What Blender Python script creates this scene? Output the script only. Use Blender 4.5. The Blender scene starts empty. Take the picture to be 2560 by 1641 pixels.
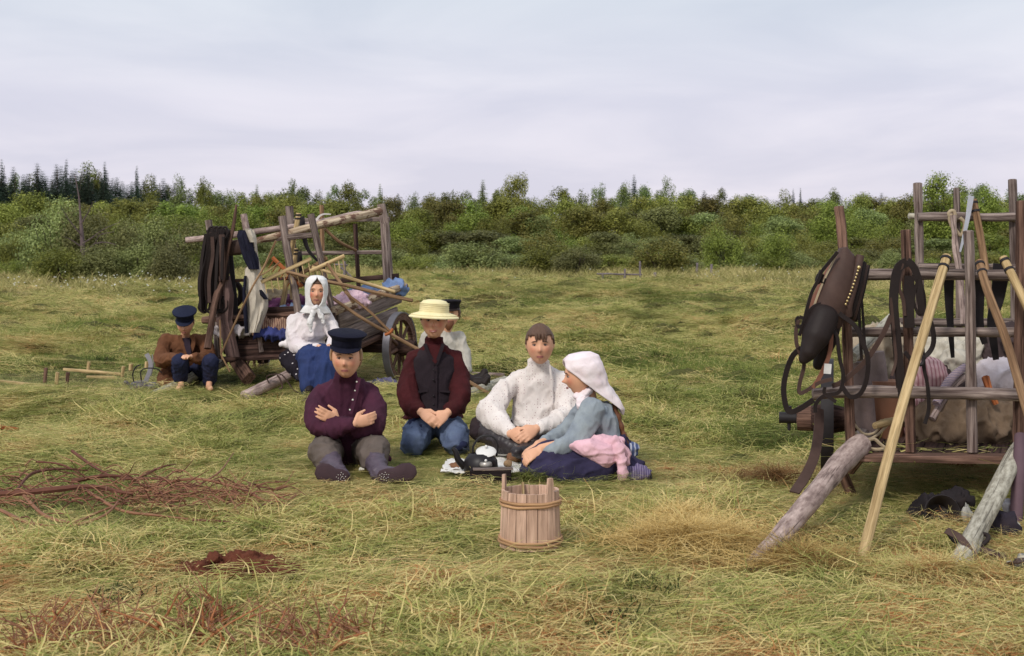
import bpy, math, random
import numpy as np
from mathutils import Vector, Matrix, noise as mnoise
R = math.radians
rng = random.Random(7)
C = bpy.context.scene.collection
SC = bpy.context.scene
# ------------------------------------------------------------------ camera
CAMH, FOC, CX, HY = 1.3, 3517.0, 1280.0, 615.0      # eye height (m), focal length, picture centre, horizon row
cam = bpy.data.cameras.new('camera'); camo = bpy.data.objects.new('camera', cam); C.objects.link(camo)
cam.sensor_width = 36; cam.lens = 36 * FOC / 2560
cam.shift_y = -(820.5 - HY) / 2560
cam.clip_end = 3000; cam.clip_start = .1
camo.location = (0, 0, CAMH); camo.rotation_euler = (R(90), 0, 0)
SC.camera = camo
cam.dof.use_dof = True; cam.dof.focus_distance = 8.3; cam.dof.aperture_fstop = 8
# ------------------------------------------------------------------ light
SUN_EL, SUN_AZ = R(40), R(207)      # azimuth clockwise from +Y (north)
w = bpy.data.worlds.new('World'); SC.world = w; w.use_nodes = True
nt = w.node_tree; nt.nodes.clear()
def N(nt, t, **k):
    n = nt.nodes.new(t)
    for a, b in k.items(): setattr(n, a, b)
    return n
out = N(nt, 'ShaderNodeOutputWorld'); bg = N(nt, 'ShaderNodeBackground'); bg.inputs[1].default_value = .1
sky = N(nt, 'ShaderNodeTexSky', sky_type='NISHITA'); sky.sun_disc = False
sky.sun_elevation = SUN_EL; sky.sun_rotation = SUN_AZ; sky.dust_density = 3
tc = N(nt, 'ShaderNodeTexCoord'); sep = N(nt, 'ShaderNodeSeparateXYZ'); nt.links.new(tc.outputs['Generated'], sep.inputs[0])
mz = N(nt, 'ShaderNodeMath', operation='MAXIMUM'); nt.links.new(sep.outputs[2], mz.inputs[0]); mz.inputs[1].default_value = 0
az = N(nt, 'ShaderNodeMath', operation='ADD'); nt.links.new(mz.outputs[0], az.inputs[0]); az.inputs[1].default_value = .13
dx = N(nt, 'ShaderNodeMath', operation='DIVIDE'); nt.links.new(sep.outputs[0], dx.inputs[0]); nt.links.new(az.outputs[0], dx.inputs[1])
dy = N(nt, 'ShaderNodeMath', operation='DIVIDE'); nt.links.new(sep.outputs[1], dy.inputs[0]); nt.links.new(az.outputs[0], dy.inputs[1])
cmb = N(nt, 'ShaderNodeCombineXYZ'); nt.links.new(dx.outputs[0], cmb.inputs[0]); nt.links.new(dy.outputs[0], cmb.inputs[1])
cn = N(nt, 'ShaderNodeTexNoise'); cn.inputs['Scale'].default_value = .95; cn.inputs['Detail'].default_value = 6; cn.inputs['Roughness'].default_value = .52; cn.inputs['Distortion'].default_value = .5
nt.links.new(cmb.outputs[0], cn.inputs['Vector'])
grad = N(nt, 'ShaderNodeValToRGB'); nt.links.new(mz.outputs[0], grad.inputs[0])
e = grad.color_ramp.elements; e[0].position = 0; e[0].color = (5.84, 5.52, 6.20, 1); e[1].position = .6; e[1].color = (4.88, 5.36, 5.92, 1)
m = grad.color_ramp.elements.new(.10); m.color = (5.56, 5.44, 6.20, 1)
m = grad.color_ramp.elements.new(.19); m.color = (4.96, 5.36, 5.92, 1)
cr = N(nt, 'ShaderNodeValToRGB'); nt.links.new(cn.outputs['Fac'], cr.inputs[0])
e = cr.color_ramp.elements; e[0].position = .38; e[0].color = (.91, .925, .95, 1); e[1].position = .64; e[1].color = (1.08, 1.07, 1.05, 1)
mul = N(nt, 'ShaderNodeMix', data_type='RGBA', blend_type='MULTIPLY'); mul.inputs[0].default_value = 1
nt.links.new(grad.outputs[0], mul.inputs[6]); nt.links.new(cr.outputs[0], mul.inputs[7])
mix = N(nt, 'ShaderNodeMix', data_type='RGBA'); mix.inputs[0].default_value = .93
nt.links.new(sky.outputs[0], mix.inputs[6]); nt.links.new(mul.outputs[2], mix.inputs[7])
nt.links.new(mix.outputs[2], bg.inputs[0]); nt.links.new(bg.outputs[0], out.inputs[0])
sl = bpy.data.lights.new('sun', 'SUN'); sl.energy = 1.5; sl.angle = R(10); sl.color = (1, .95, .87)
so = bpy.data.objects.new('sun', sl); C.objects.link(so)
sd = Vector((math.sin(SUN_AZ) * math.cos(SUN_EL), math.cos(SUN_AZ) * math.cos(SUN_EL), math.sin(SUN_EL)))
so.rotation_euler = sd.to_track_quat('Z', 'Y').to_euler(); so.location = (0, 0, 30)
SC.view_settings.view_transform = 'Standard'; SC.view_settings.look = 'None'
SC.view_settings.exposure = .5; SC.view_settings.gamma = 1; SC.view_settings.use_curve_mapping = False
SC.render.engine = 'CYCLES'
SC.cycles.max_bounces = 4; SC.cycles.diffuse_bounces = 2; SC.cycles.transparent_max_bounces = 8
SC.cycles.sample_clamp_indirect = 8

# ------------------------------------------------------------------ picture <-> place
YOFF = [0.0]
def P(px, py, Y):
    Y = Y + YOFF[0]; return Vector(((px - CX) / FOC * Y, Y, CAMH - (py - HY) / FOC * Y))
def G(px, py, z=0.0):
    Y = FOC * (CAMH - z) / (py - HY); return Vector(((px - CX) / FOC * Y, Y, z))

# ------------------------------------------------------------------ materials
def ramp(nt, fac, cols):
    r = nt.nodes.new('ShaderNodeValToRGB'); nt.links.new(fac, r.inputs[0]); e = r.color_ramp.elements
    e[0].position = cols[0][0]; e[0].color = (*cols[0][1], 1); e[1].position = cols[-1][0]; e[1].color = (*cols[-1][1], 1)
    for p, c in cols[1:-1]: n = e.new(p); n.color = (*c, 1)
    return r.outputs[0]
def newmat(name, rough=.8, spec=.3):
    m = bpy.data.materials.new(name); m.use_nodes = True; nt = m.node_tree; b = nt.nodes['Principled BSDF']
    b.inputs['Roughness'].default_value = rough; b.inputs['Specular IOR Level'].default_value = spec
    return m, nt, b
def tnoise(nt, vec, scale, detail=4, rough=.6, dist=0):
    n = nt.nodes.new('ShaderNodeTexNoise'); n.inputs['Scale'].default_value = scale; n.inputs['Detail'].default_value = detail
    n.inputs['Roughness'].default_value = rough; n.inputs['Distortion'].default_value = dist
    if vec is not None: nt.links.new(vec, n.inputs['Vector'])
    return n.outputs['Fac']
def mapping(nt, vec, scale):
    m = nt.nodes.new('ShaderNodeMapping'); m.inputs['Scale'].default_value = scale; nt.links.new(vec, m.inputs['Vector']); return m.outputs[0]
def attr(nt, name, out='Vector'):
    a = nt.nodes.new('ShaderNodeAttribute'); a.attribute_name = name; return a.outputs[out]
def objco(nt): return nt.nodes.new('ShaderNodeTexCoord').outputs['Object']
def geopos(nt): return nt.nodes.new('ShaderNodeNewGeometry').outputs['Position']
def orand(nt): return nt.nodes.new('ShaderNodeObjectInfo').outputs['Random']
def mixc(nt, fac, a, b, mode='MIX'):
    x = nt.nodes.new('ShaderNodeMix'); x.data_type = 'RGBA'; x.blend_type = mode
    for s, v in ((0, fac), (6, a), (7, b)):
        if hasattr(v, 'links') or isinstance(v, bpy.types.NodeSocket): nt.links.new(v, x.inputs[s])
        else: x.inputs[s].default_value = v if s == 0 else (*v, 1)
    return x.outputs[2]
def math_(nt, op, a, b=None):
    x = nt.nodes.new('ShaderNodeMath'); x.operation = op
    for s, v in ((0, a), (1, b)):
        if v is None: continue
        if isinstance(v, bpy.types.NodeSocket): nt.links.new(v, x.inputs[s])
        else: x.inputs[s].default_value = v
    return x.outputs[0]
def bump(nt, b, h, strength=.4, dist=.01):
    n = nt.nodes.new('ShaderNodeBump'); n.inputs['Strength'].default_value = strength; n.inputs['Distance'].default_value = dist
    nt.links.new(h, n.inputs['Height']); nt.links.new(n.outputs[0], b.inputs['Normal'])
def wood(name, light, dark, crack=.5, bark=None, rough=.8, gscale=1.0, zf=3):
    """wood whose grain follows the 'uvw' attribute (z along the piece)"""
    m, nt, b = newmat(name, rough, .12)
    v = attr(nt, 'uvw')
    g = tnoise(nt, mapping(nt, v, (60 * gscale, 60 * gscale, zf)), 1, 6, .65)
    c = ramp(nt, g, [(.36, tuple(x * .7 for x in dark)), (.5, tuple((x + y) / 2 for x, y in zip(light, dark))), (.64, tuple(min(1, x * 1.15) for x in light))])
    k = tnoise(nt, mapping(nt, v, (9, 9, 2.2)), 1, 5, .6)
    c = mixc(nt, ramp(nt, k, [(.35, (0, 0, 0)), (.7, (.55, .55, .55))]), c, tuple(x * .55 for x in dark), 'MIX')
    cr = tnoise(nt, mapping(nt, v, (85, 85, 1.6)), 1, 2, .5, .6)
    crk = ramp(nt, cr, [(.60, (0, 0, 0)), (.66, (crack, crack, crack))])
    c = mixc(nt, crk, c, tuple(x * .25 for x in dark))
    if bark:
        bn = tnoise(nt, mapping(nt, v, (14, 14, 7)), 1, 6, .7)
        c = mixc(nt, ramp(nt, bn, [(.5, (0, 0, 0)), (.56, (1, 1, 1))]), c, bark)
    sn = nt.nodes.new('ShaderNodeObjectInfo').outputs['Random']
    hv = nt.nodes.new('ShaderNodeHueSaturation'); nt.links.new(c, hv.inputs['Color'])
    nt.links.new(math_(nt, 'ADD', math_(nt, 'MULTIPLY', sn, .35), .83), hv.inputs['Value'])
    nt.links.new(hv.outputs[0], b.inputs['Base Color'])
    bump(nt, b, math_(nt, 'SUBTRACT', g, crk), .6, .006)
    return m
def cloth(name, col, dark=None, weave=260, dirt=.25, rough=.9, bumpd=.004, dots=None, stripes=None):
    m, nt, b = newmat(name, rough, .15)
    o = objco(nt); dark = dark or tuple(x * .6 for x in col)
    n = tnoise(nt, o, 9, 5, .6)
    c = mixc(nt, ramp(nt, n, [(.35, (0, 0, 0)), (.75, (1, 1, 1))]), col, dark)
    f = tnoise(nt, o, weave, 2, .7)
    c = mixc(nt, math_(nt, 'MULTIPLY', f, .3), c, tuple(min(1, x * 1.35) for x in col))
    d = tnoise(nt, o, 3.3, 6, .7)
    c = mixc(nt, ramp(nt, d, [(.52, (0, 0, 0)), (.8, (dirt, dirt, dirt))]), c, (.12, .08, .05))
    if dots:
        vo = nt.nodes.new('ShaderNodeTexVoronoi'); vo.inputs['Scale'].default_value = dots[1]; vo.inputs['Randomness'].default_value = dots[3] if len(dots) > 3 else .15
        nt.links.new(o, vo.inputs['Vector'])
        c = mixc(nt, ramp(nt, vo.outputs['Distance'], [(dots[2], (1, 1, 1)), (dots[2] + .05, (0, 0, 0))]), c, dots[0])
    if stripes:
        wv = nt.nodes.new('ShaderNodeTexWave'); wv.inputs['Scale'].default_value = stripes[1]; wv.inputs['Distortion'].default_value = 1.5; wv.bands_direction = stripes[2]
        nt.links.new(o, wv.inputs['Vector'])
        c = mixc(nt, ramp(nt, wv.outputs['Fac'], [(.6, (0, 0, 0)), (.8, (.8, .8, .8))]), c, stripes[0])
    nt.links.new(c, b.inputs['Base Color'])
    rn_ = nt.nodes.new('ShaderNodeTexNoise'); rn_.noise_type = 'RIDGED_MULTIFRACTAL'; rn_.inputs['Scale'].default_value = 8; rn_.inputs['Detail'].default_value = 3; rn_.inputs['Distortion'].default_value = .7; nt.links.new(mapping(nt, o, (1.3, 1, .7)), rn_.inputs['Vector'])
    h = math_(nt, 'ADD', math_(nt, 'ADD', math_(nt, 'MULTIPLY', rn_.outputs['Fac'], .35), math_(nt, 'MULTIPLY', tnoise(nt, mapping(nt, o, (1, 1, .6)), 26, 3, .5, .8), .8)), math_(nt, 'MULTIPLY', f, .15))
    bump(nt, b, h, .6, bumpd * 3)
    return m
def plain(name, col, rough=.6, spec=.4, var=.3, scale=20, metal=0, bd=.002):
    m, nt, b = newmat(name, rough, spec); b.inputs['Metallic'].default_value = metal
    n = tnoise(nt, objco(nt), scale, 5, .6)
    c = mixc(nt, n, tuple(min(1, x * (1 + var)) for x in col), tuple(x * (1 - var) for x in col))
    nt.links.new(c, b.inputs['Base Color']); bump(nt, b, n, .4, bd)
    return m

# ------------------------------------------------------------------ mesh building
class MB:
    def __init__(s): s.v = []; s.f = []; s.u = []; s.seed = rng.random() * 50
    def add(s, verts, faces, uvw=None):
        o = len(s.v); s.v.extend(Vector(q) for q in verts); s.f.extend([tuple(i + o for i in f) for f in faces])
        s.u.extend(uvw if uvw is not None else [(q[0] + s.seed, q[1], q[2]) for q in verts])
        return s
    def tube(s, pts, radii, n=10, caps=True, flat=None, wob=0, closed=False):
        pts = [Vector(p) for p in pts]; m = len(pts)
        if not hasattr(radii, '__len__'): radii = [radii] * m
        if len(radii) != m: radii = lerpl(list(radii), m)
        vs = []; us = []; L = 0; sd = rng.random() * 90; prev = None
        for i, p in enumerate(pts):
            if closed: t = (pts[(i + 1) % m] - pts[i - 1])
            else: t = (pts[min(i + 1, m - 1)] - pts[max(i - 1, 0)])
            t = t.normalized() if t.length > 1e-9 else Vector((0, 0, 1))
            if prev is None:
                a = Vector((0, 0, 1)) if abs(t.z) < .9 else Vector((1, 0, 0)); u = t.cross(a).normalized()
            else: u = (prev - t * prev.dot(t)).normalized()
            prev = u; v = t.cross(u)
            if i: L += (p - pts[i - 1]).length
            for k in range(n):
                a = 2 * math.pi * k / n; r = radii[i]
                if wob: r *= 1 + wob * mnoise.noise(Vector((math.cos(a) * 1.3 + sd, math.sin(a) * 1.3, L * 7)))
                fx, fy = (1, 1) if flat is None else flat
                vs.append(p + u * math.cos(a) * r * fx + v * math.sin(a) * r * fy)
                us.append((math.cos(a) * radii[i] + sd, math.sin(a) * radii[i], L))
        fs = []
        for i in range(m if closed else m - 1):
            for k in range(n):
                j = (i + 1) % m
                fs.append((i * n + k, i * n + (k + 1) % n, j * n + (k + 1) % n, j * n + k))
        if caps and not closed:
            fs.append(tuple(range(n))[::-1]); fs.append(tuple((m - 1) * n + k for k in range(n)))
        return s.add(vs, fs, us)
    def pole(s, a, b, r0, r1=None, n=10, bend=.01, wob=.12, seg=None, knots=True):
        """a round pole, slightly crooked, with knots"""
        a = Vector(a); b = Vector(b); r1 = r1 or r0; L = (b - a).length; seg = seg or max(6, int(L / .07)); sd = rng.random() * 60
        pts = []; rr = []
        t = (b - a).normalized(); q = t.cross(Vector((.3, .5, .8))).normalized(); q2 = t.cross(q)
        for i in range(seg + 1):
            f = i / seg; k = math.sin(math.pi * f) * bend * 2
            off = q * (mnoise.noise(Vector((f * L * 1.7, sd, 0))) * k) + q2 * (mnoise.noise(Vector((f * L * 1.7, sd, 9))) * k)
            pts.append(a.lerp(b, f) + off)
            r = r0 + (r1 - r0) * f
            if knots and mnoise.noise(Vector((f * L * 9, sd, 4))) > .38: r *= 1.12
            rr.append(r)
        pts = [pts[0]] + pts + [pts[-1]]; rr = [rr[0] * .86] + rr + [rr[-1] * .86]
        pts[0] = pts[0] - t * r0 * .12; pts[-1] = pts[-1] + t * r1 * .12
        return s.tube(pts, rr, n, wob=wob)
    def beam(s, a, b, w, h, up=(0, 0, 1), jit=.06, seg=None, w1=None, h1=None):
        """squared timber from a to b with softened uneven edges"""
        a = Vector(a); b = Vector(b); t = (b - a).normalized(); up = Vector(up)
        u = t.cross(up).normalized(); v = u.cross(t).normalized(); L = (b - a).length; seg = seg or max(2, int(L / .12)); sd = rng.random() * 70
        vs = []; us = []; w1 = w1 or w; h1 = h1 or h; ch = .14
        prof = [(-.5, -.5 + ch), (-.5, .5 - ch), (-.5 + ch, .5), (.5 - ch, .5), (.5, .5 - ch), (.5, -.5 + ch), (.5 - ch, -.5), (-.5 + ch, -.5)]
        for i in range(seg + 1):
            f = i / seg; ww = w + (w1 - w) * f; hh = h + (h1 - h) * f; c = min(ww, hh)
            for j, (x, y) in enumerate(prof):
                X = x * ww; Y = y * hh
                if abs(x) < .5: X = math.copysign(ww / 2 - ch * c, x)
                if abs(y) < .5: Y = math.copysign(hh / 2 - ch * c, y)
                jx = 1 + jit * mnoise.noise(Vector((f * L * 5, sd, j)))
                vs.append(a.lerp(b, f) + u * X * jx + v * Y * jx); us.append((X + sd, Y, f * L))
        n = 8; fs = []
        for i in range(seg):
            for k in range(n): fs.append((i * n + k, i * n + (k + 1) % n, (i + 1) * n + (k + 1) % n, (i + 1) * n + k))
        fs.append(tuple(range(n))[::-1]); fs.append(tuple(seg * n + k for k in range(n)))
        return s.add(vs, fs, us)
    def ball(s, c, r, n=16, m=10, rot=None):
        c = Vector(c); r = (r, r, r) if not hasattr(r, '__len__') else r; vs = []
        for i in range(m + 1):
            th = math.pi * i / m
            for k in range(n):
                a = 2 * math.pi * k / n
                q = Vector((math.sin(th) * math.cos(a) * r[0], math.sin(th) * math.sin(a) * r[1], math.cos(th) * r[2]))
                if rot is not None: q = rot @ q
                vs.append(c + q)
        fs = [(i * n + k, (i + 1) * n + k, (i + 1) * n + (k + 1) % n, i * n + (k + 1) % n) for i in range(m) for k in range(n)]
        return s.add(vs, fs)
    def lathe(s, prof, c=(0, 0, 0), rot=None, n=32, sx=1, sy=1):
        c = Vector(c); vs = []; us = []; rot = rot or Matrix.Identity(3)
        for (r, z) in prof:
            for k in range(n):
                a = 2 * math.pi * k / n
                vs.append(c + rot @ Vector((math.cos(a) * r * sx, math.sin(a) * r * sy, z))); us.append((math.cos(a) * r, math.sin(a) * r, z))
        m = len(prof)
        fs = [(i * n + k, i * n + (k + 1) % n, (i + 1) * n + (k + 1) % n, (i + 1) * n + k) for i in range(m - 1) for k in range(n)]
        return s.add(vs, fs, us)
    def loft(s, secs, caps=True, n=24):
        """sections (centre, u, v): ellipses with half axes u and v"""
        vs = []
        for c, u, v in secs:
            c = Vector(c); u = Vector(u); v = Vector(v)
            for k in range(n):
                a = 2 * math.pi * k / n; vs.append(c + u * math.cos(a) + v * math.sin(a))
        m = len(secs)
        fs = [(i * n + k, i * n + (k + 1) % n, (i + 1) * n + (k + 1) % n, (i + 1) * n + k) for i in range(m - 1) for k in range(n)]
        if caps: fs.append(tuple(range(n))[::-1]); fs.append(tuple((m - 1) * n + k for k in range(n)))
        return s.add(vs, fs)
    def limb(s, pts, radii, n=14):
        """overlapping balls and frusta: fused later"""
        pts = [Vector(p) for p in pts]
        for i, p in enumerate(pts):
            s.ball(p, radii[i], n, 8)
            if i: s.tube([pts[i - 1], p], [radii[i - 1], radii[i]], n)
        return s
    def neck(s, pts, radii): return MB.limb(s, pts, [r * .84 for r in radii])
    def strap(s, pts, w, t, nrm=(0, -1, 0), tw=0, sub=6, taper=False):
        """a flat strap along a smooth path"""
        pts = smooth_path(pts, sub); m = len(pts); vs = []; us = []; L = 0; nr = Vector(nrm)
        for i, p in enumerate(pts):
            T = (pts[min(i + 1, m - 1)] - pts[max(i - 1, 0)]).normalized()
            q = Matrix.Rotation(tw * i / m, 3, T) @ nr if tw else nr
            u = T.cross(q)
            if u.length < .05: u = T.cross(Vector((1, 0, .2)))
            u.normalize(); v = u.cross(T).normalized()
            ww = w * (1 - .7 * i / m if taper else 1)
            if i: L += (p - pts[i - 1]).length
            for a, b in ((-1, -1), (1, -1), (1, 1), (-1, 1)):
                vs.append(p + u * a * ww / 2 + v * b * t / 2); us.append((a * ww / 2 + s.seed, b * t, L))
        fs = [(i * 4 + k, i * 4 + (k + 1) % 4, (i + 1) * 4 + (k + 1) % 4, (i + 1) * 4 + k) for i in range(m - 1) for k in range(4)]
        fs += [(3, 2, 1, 0), tuple((m - 1) * 4 + k for k in range(4))]
        return s.add(vs, fs, us)
    def mesh(s, name, org=Vector((0, 0, 0)), smooth=True):
        me = bpy.data.meshes.new(name); me.from_pydata([tuple(q - org) for q in s.v], [], s.f)
        a = me.attributes.new('uvw', 'FLOAT_VECTOR', 'POINT'); a.data.foreach_set('vector', [x for u in s.u for x in u])
        if smooth: me.shade_smooth()
        return me
    def build(s, name, mat, parent=None, smooth=True, sharp=52):
        org = worg(parent); me = s.mesh(name, org, smooth); me.materials.append(mat)
        if sharp: me.set_sharp_from_angle(angle=R(sharp))
        o = bpy.data.objects.new(name, me); C.objects.link(o)
        if parent: o.parent = parent
        return o
def worg(o):
    v = Vector((0, 0, 0))
    while o is not None: v += o.location; o = o.parent
    return v
def smooth_path(pts, sub=6):
    pts = [Vector(p) for p in pts]
    if len(pts) < 3: return [pts[0].lerp(pts[-1], i / sub) for i in range(sub + 1)]
    o = []
    q = [pts[0] * 2 - pts[1]] + pts + [pts[-1] * 2 - pts[-2]]
    for i in range(1, len(q) - 2):
        for k in range(sub):
            t = k / sub; a, b, c, d = q[i - 1], q[i], q[i + 1], q[i + 2]
            o.append(.5 * ((2 * b) + (c - a) * t + (2 * a - 5 * b + 4 * c - d) * t * t + (3 * b - a - 3 * c + d) * t ** 3))
    o.append(pts[-1]); return o
def lerpl(vals, m):
    k = len(vals) - 1
    return [vals[min(int(i * k / (m - 1)), k - 1)] * (1 - (i * k / (m - 1) - min(int(i * k / (m - 1)), k - 1))) + vals[min(int(i * k / (m - 1)), k - 1) + 1] * (i * k / (m - 1) - min(int(i * k / (m - 1)), k - 1)) for i in range(m)]
def stick(pts, radii, mat, name, parent=None, n=8, wob=.12, sub=5):
    q = smooth_path(pts, sub); mb = MB(); mb.tube(q, lerpl(radii, len(q)), n, wob=wob); return mb.build(name, mat, parent)
def thing(name, label, cat, loc, group=None):
    o = bpy.data.objects.new(name, None); C.objects.link(o); o.location = Vector(loc); o.empty_display_size = .1
    return tag(o, label, cat, group)
def tag(o, label, cat, group=None, kind=None):
    o['label'] = label; o['category'] = cat
    if group: o['group'] = group
    if kind: o['kind'] = kind
    return o
def struct(o, kind='structure', label=None):
    o['kind'] = kind
    if label: o['label'] = label
    return o
def setorigin(o, loc):
    """give a single mesh thing its own origin"""
    loc = Vector(loc); o.data.transform(Matrix.Translation(-loc)); o.location = loc; return o
def fuse(mb, name, mat, parent, voxel=.008, smooth=4, dec=None, wrinkle=None, sfac=.5):
    """voxel union of overlapping shapes into one continuous skin, then folds"""
    me = mb.mesh('tmp'); ob = bpy.data.objects.new('tmp', me); C.objects.link(ob)
    r = ob.modifiers.new('r', 'REMESH'); r.mode = 'VOXEL'; r.voxel_size = voxel
    if smooth: q = ob.modifiers.new('s', 'SMOOTH'); q.iterations = smooth; q.factor = sfac
    dg = bpy.context.evaluated_depsgraph_get(); ev = ob.evaluated_get(dg)
    m2 = bpy.data.meshes.new_from_object(ev); bpy.data.objects.remove(ob); bpy.data.meshes.remove(me)
    if wrinkle:
        amp, fr, st = wrinkle[:3]; fr = fr * .95; amp = amp * 1.25; n = len(m2.vertices); co = np.empty(n * 3, 'f'); m2.vertices.foreach_get('co', co); co = co.reshape(-1, 3)
        nr = np.empty(n * 3, 'f'); m2.vertices.foreach_get('normal', nr); nr = nr.reshape(-1, 3); sd = rng.random() * 100
        d = np.empty(n, 'f')
        for i in range(n):
            x, y, z = co[i]
            p = Vector((x * fr * st[0] + sd, y * fr * st[1], z * fr * st[2]))
            a = mnoise.noise(p + mnoise.noise_vector(p * .6) * .8); b = mnoise.noise(p * 2.3 + Vector((31, 0, 0)))
            c_ = mnoise.noise(p * 2.1 + Vector((5, 9, 31))); d[i] = max(0, 1 - abs(a) * 3.4) ** 1.6 * 1.15 + max(0, 1 - abs(c_) * 3.6) ** 1.5 * .55 + b * .12 - .42
        co = co + nr * (d * amp)[:, None]; m2.vertices.foreach_set('co', co.ravel()); m2.update()
    if dec:
        ob = bpy.data.objects.new('tmp', m2); C.objects.link(ob); q = ob.modifiers.new('d', 'DECIMATE'); q.ratio = dec
        dg = bpy.context.evaluated_depsgraph_get(); m3 = bpy.data.meshes.new_from_object(ob.evaluated_get(dg))
        bpy.data.objects.remove(ob); bpy.data.meshes.remove(m2); m2 = m3
    m2.transform(Matrix.Translation(-worg(parent))); m2.materials.clear(); m2.materials.append(mat); m2.shade_smooth(); m2.name = name
    o = bpy.data.objects.new(name, m2); C.objects.link(o)
    if parent: o.parent = parent
    return o
# ================================================================== ground
def vn(x, y, seed=0):
    xi = np.floor(x).astype(np.int64); yi = np.floor(y).astype(np.int64); xf = x - xi; yf = y - yi
    def h(a, b):
        n = (a * 374761393 + b * 668265263 + seed * 982451653) & 0xffffffff
        n = ((n ^ (n >> 13)) * 1274126177) & 0xffffffff
        return ((n ^ (n >> 16)) & 0xffff) / 65535.0
    u = xf * xf * (3 - 2 * xf); v = yf * yf * (3 - 2 * yf)
    return (h(xi, yi) * (1 - u) + h(xi + 1, yi) * u) * (1 - v) + (h(xi, yi + 1) * (1 - u) + h(xi + 1, yi + 1) * u) * v
FLAT = []      # (x, y, radius): spots trodden flat
def mown_edge(x, y):
    """distance at which the mown part of the meadow ends"""
    t = x / np.maximum(y, .1) * FOC + CX
    return np.interp(t, [-400, 0, 300, 520, 700, 1000, 1300, 1500, 1700, 1950, 2200, 3000], [33, 34, 33, 40, 52, 56, 56, 50, 44, 42, 38, 36])
def hgt(x, y):
    x = np.asarray(x, float); y = np.asarray(y, float)
    a = vn(x * .9 + 7.3, y * .55 + 3.1, 1); b = vn(x * 2.2, y * 1.5, 2); c = vn(x * 6, y * 5, 3)
    rg = 1 - np.abs(vn(x * 1.3 + 9, y * 1.9 + 4, 5) * 2 - 1); d = vn(x * 11, y * 9, 6)
    e_ = 1 - np.abs(vn(x * 3.1 + 2, y * 4.2 + 1, 7) * 2 - 1)
    h = np.maximum(0, a - .35) * .15 + np.maximum(0, b - .4) * .15 + rg ** 2.5 * .07 + e_ ** 2 * .055 + c * .05 + d * .025 - .145
    far = np.clip((y - 10) / 12, 0, 1); h = h * (1 + far * .9)
    near = np.clip((y - 4.0) / 6, .6, 1); h = h * near
    for fx, fy, fr in FLAT:
        d = np.sqrt((x - fx) ** 2 + (y - fy) ** 2) / fr; k = np.clip((d - .6) / .6, 0, 1); h = h * k + np.clip(h * .3, -.02, .008) * (1 - k)
    return h
def build_ground():
    rad = np.concatenate([np.geomspace(.3, 4, 16, endpoint=False), np.geomspace(4, 60, 420, endpoint=False), np.geomspace(60, 1600, 40)])
    ang = np.concatenate([np.linspace(-180, -26, 50, endpoint=False), np.linspace(-26, 26, 380, endpoint=False), np.linspace(26, 180, 50, endpoint=False)])
    A, D = np.meshgrid(np.radians(ang), rad); X = np.sin(A) * D; Y = np.cos(A) * D; Z = hgt(X, Y)
    Z[D < 3.5] = 0; Z = np.where(D > 80, 0, Z)
    n = len(ang); m = len(rad); v = np.stack([X, Y, Z], -1).reshape(-1, 3)
    i, k = np.meshgrid(np.arange(m - 1), np.arange(n), indexing='ij'); k2 = (k + 1) % n
    f = np.stack([i * n + k, (i + 1) * n + k, (i + 1) * n + k2, i * n + k2], -1).reshape(-1, 4)
    me = bpy.data.meshes.new('meadow'); me.from_pydata(v.tolist() + [[0, 0, 0]], [], f.tolist() + [[len(v), kk, (kk + 1) % n] for kk in range(n)])
    me.shade_smooth()
    mt, nt, b = newmat('meadow ground', .95, .1); g = geopos(nt)
    n1 = tnoise(nt, g, 1.1, 6, .65); n2 = tnoise(nt, mapping(nt, g, (14, 22, 14)), 1, 6, .75); n3 = tnoise(nt, g, .09, 3, .5)
    c = ramp(nt, n2, [(.3, (.02, .016, .007)), (.5, (.055, .05, .018)), (.75, (.15, .13, .045))])  # colour darkened so gaps between clumps read as shaded hollows
    c2 = ramp(nt, n1, [(.35, (.05, .06, .018)), (.6, (.12, .10, .04)), (.75, (.12, .07, .03))])
    c = mixc(nt, .5, c, c2); c = mixc(nt, ramp(nt, n3, [(.4, (0, 0, 0)), (.65, (.5, .5, .5))]), c, (.13, .14, .035))
    nt.links.new(c, b.inputs['Base Color']); bump(nt, b, n2, .8, .03)
    me.materials.append(mt); o = bpy.data.objects.new('meadow', me); C.objects.link(o); struct(o)

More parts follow.
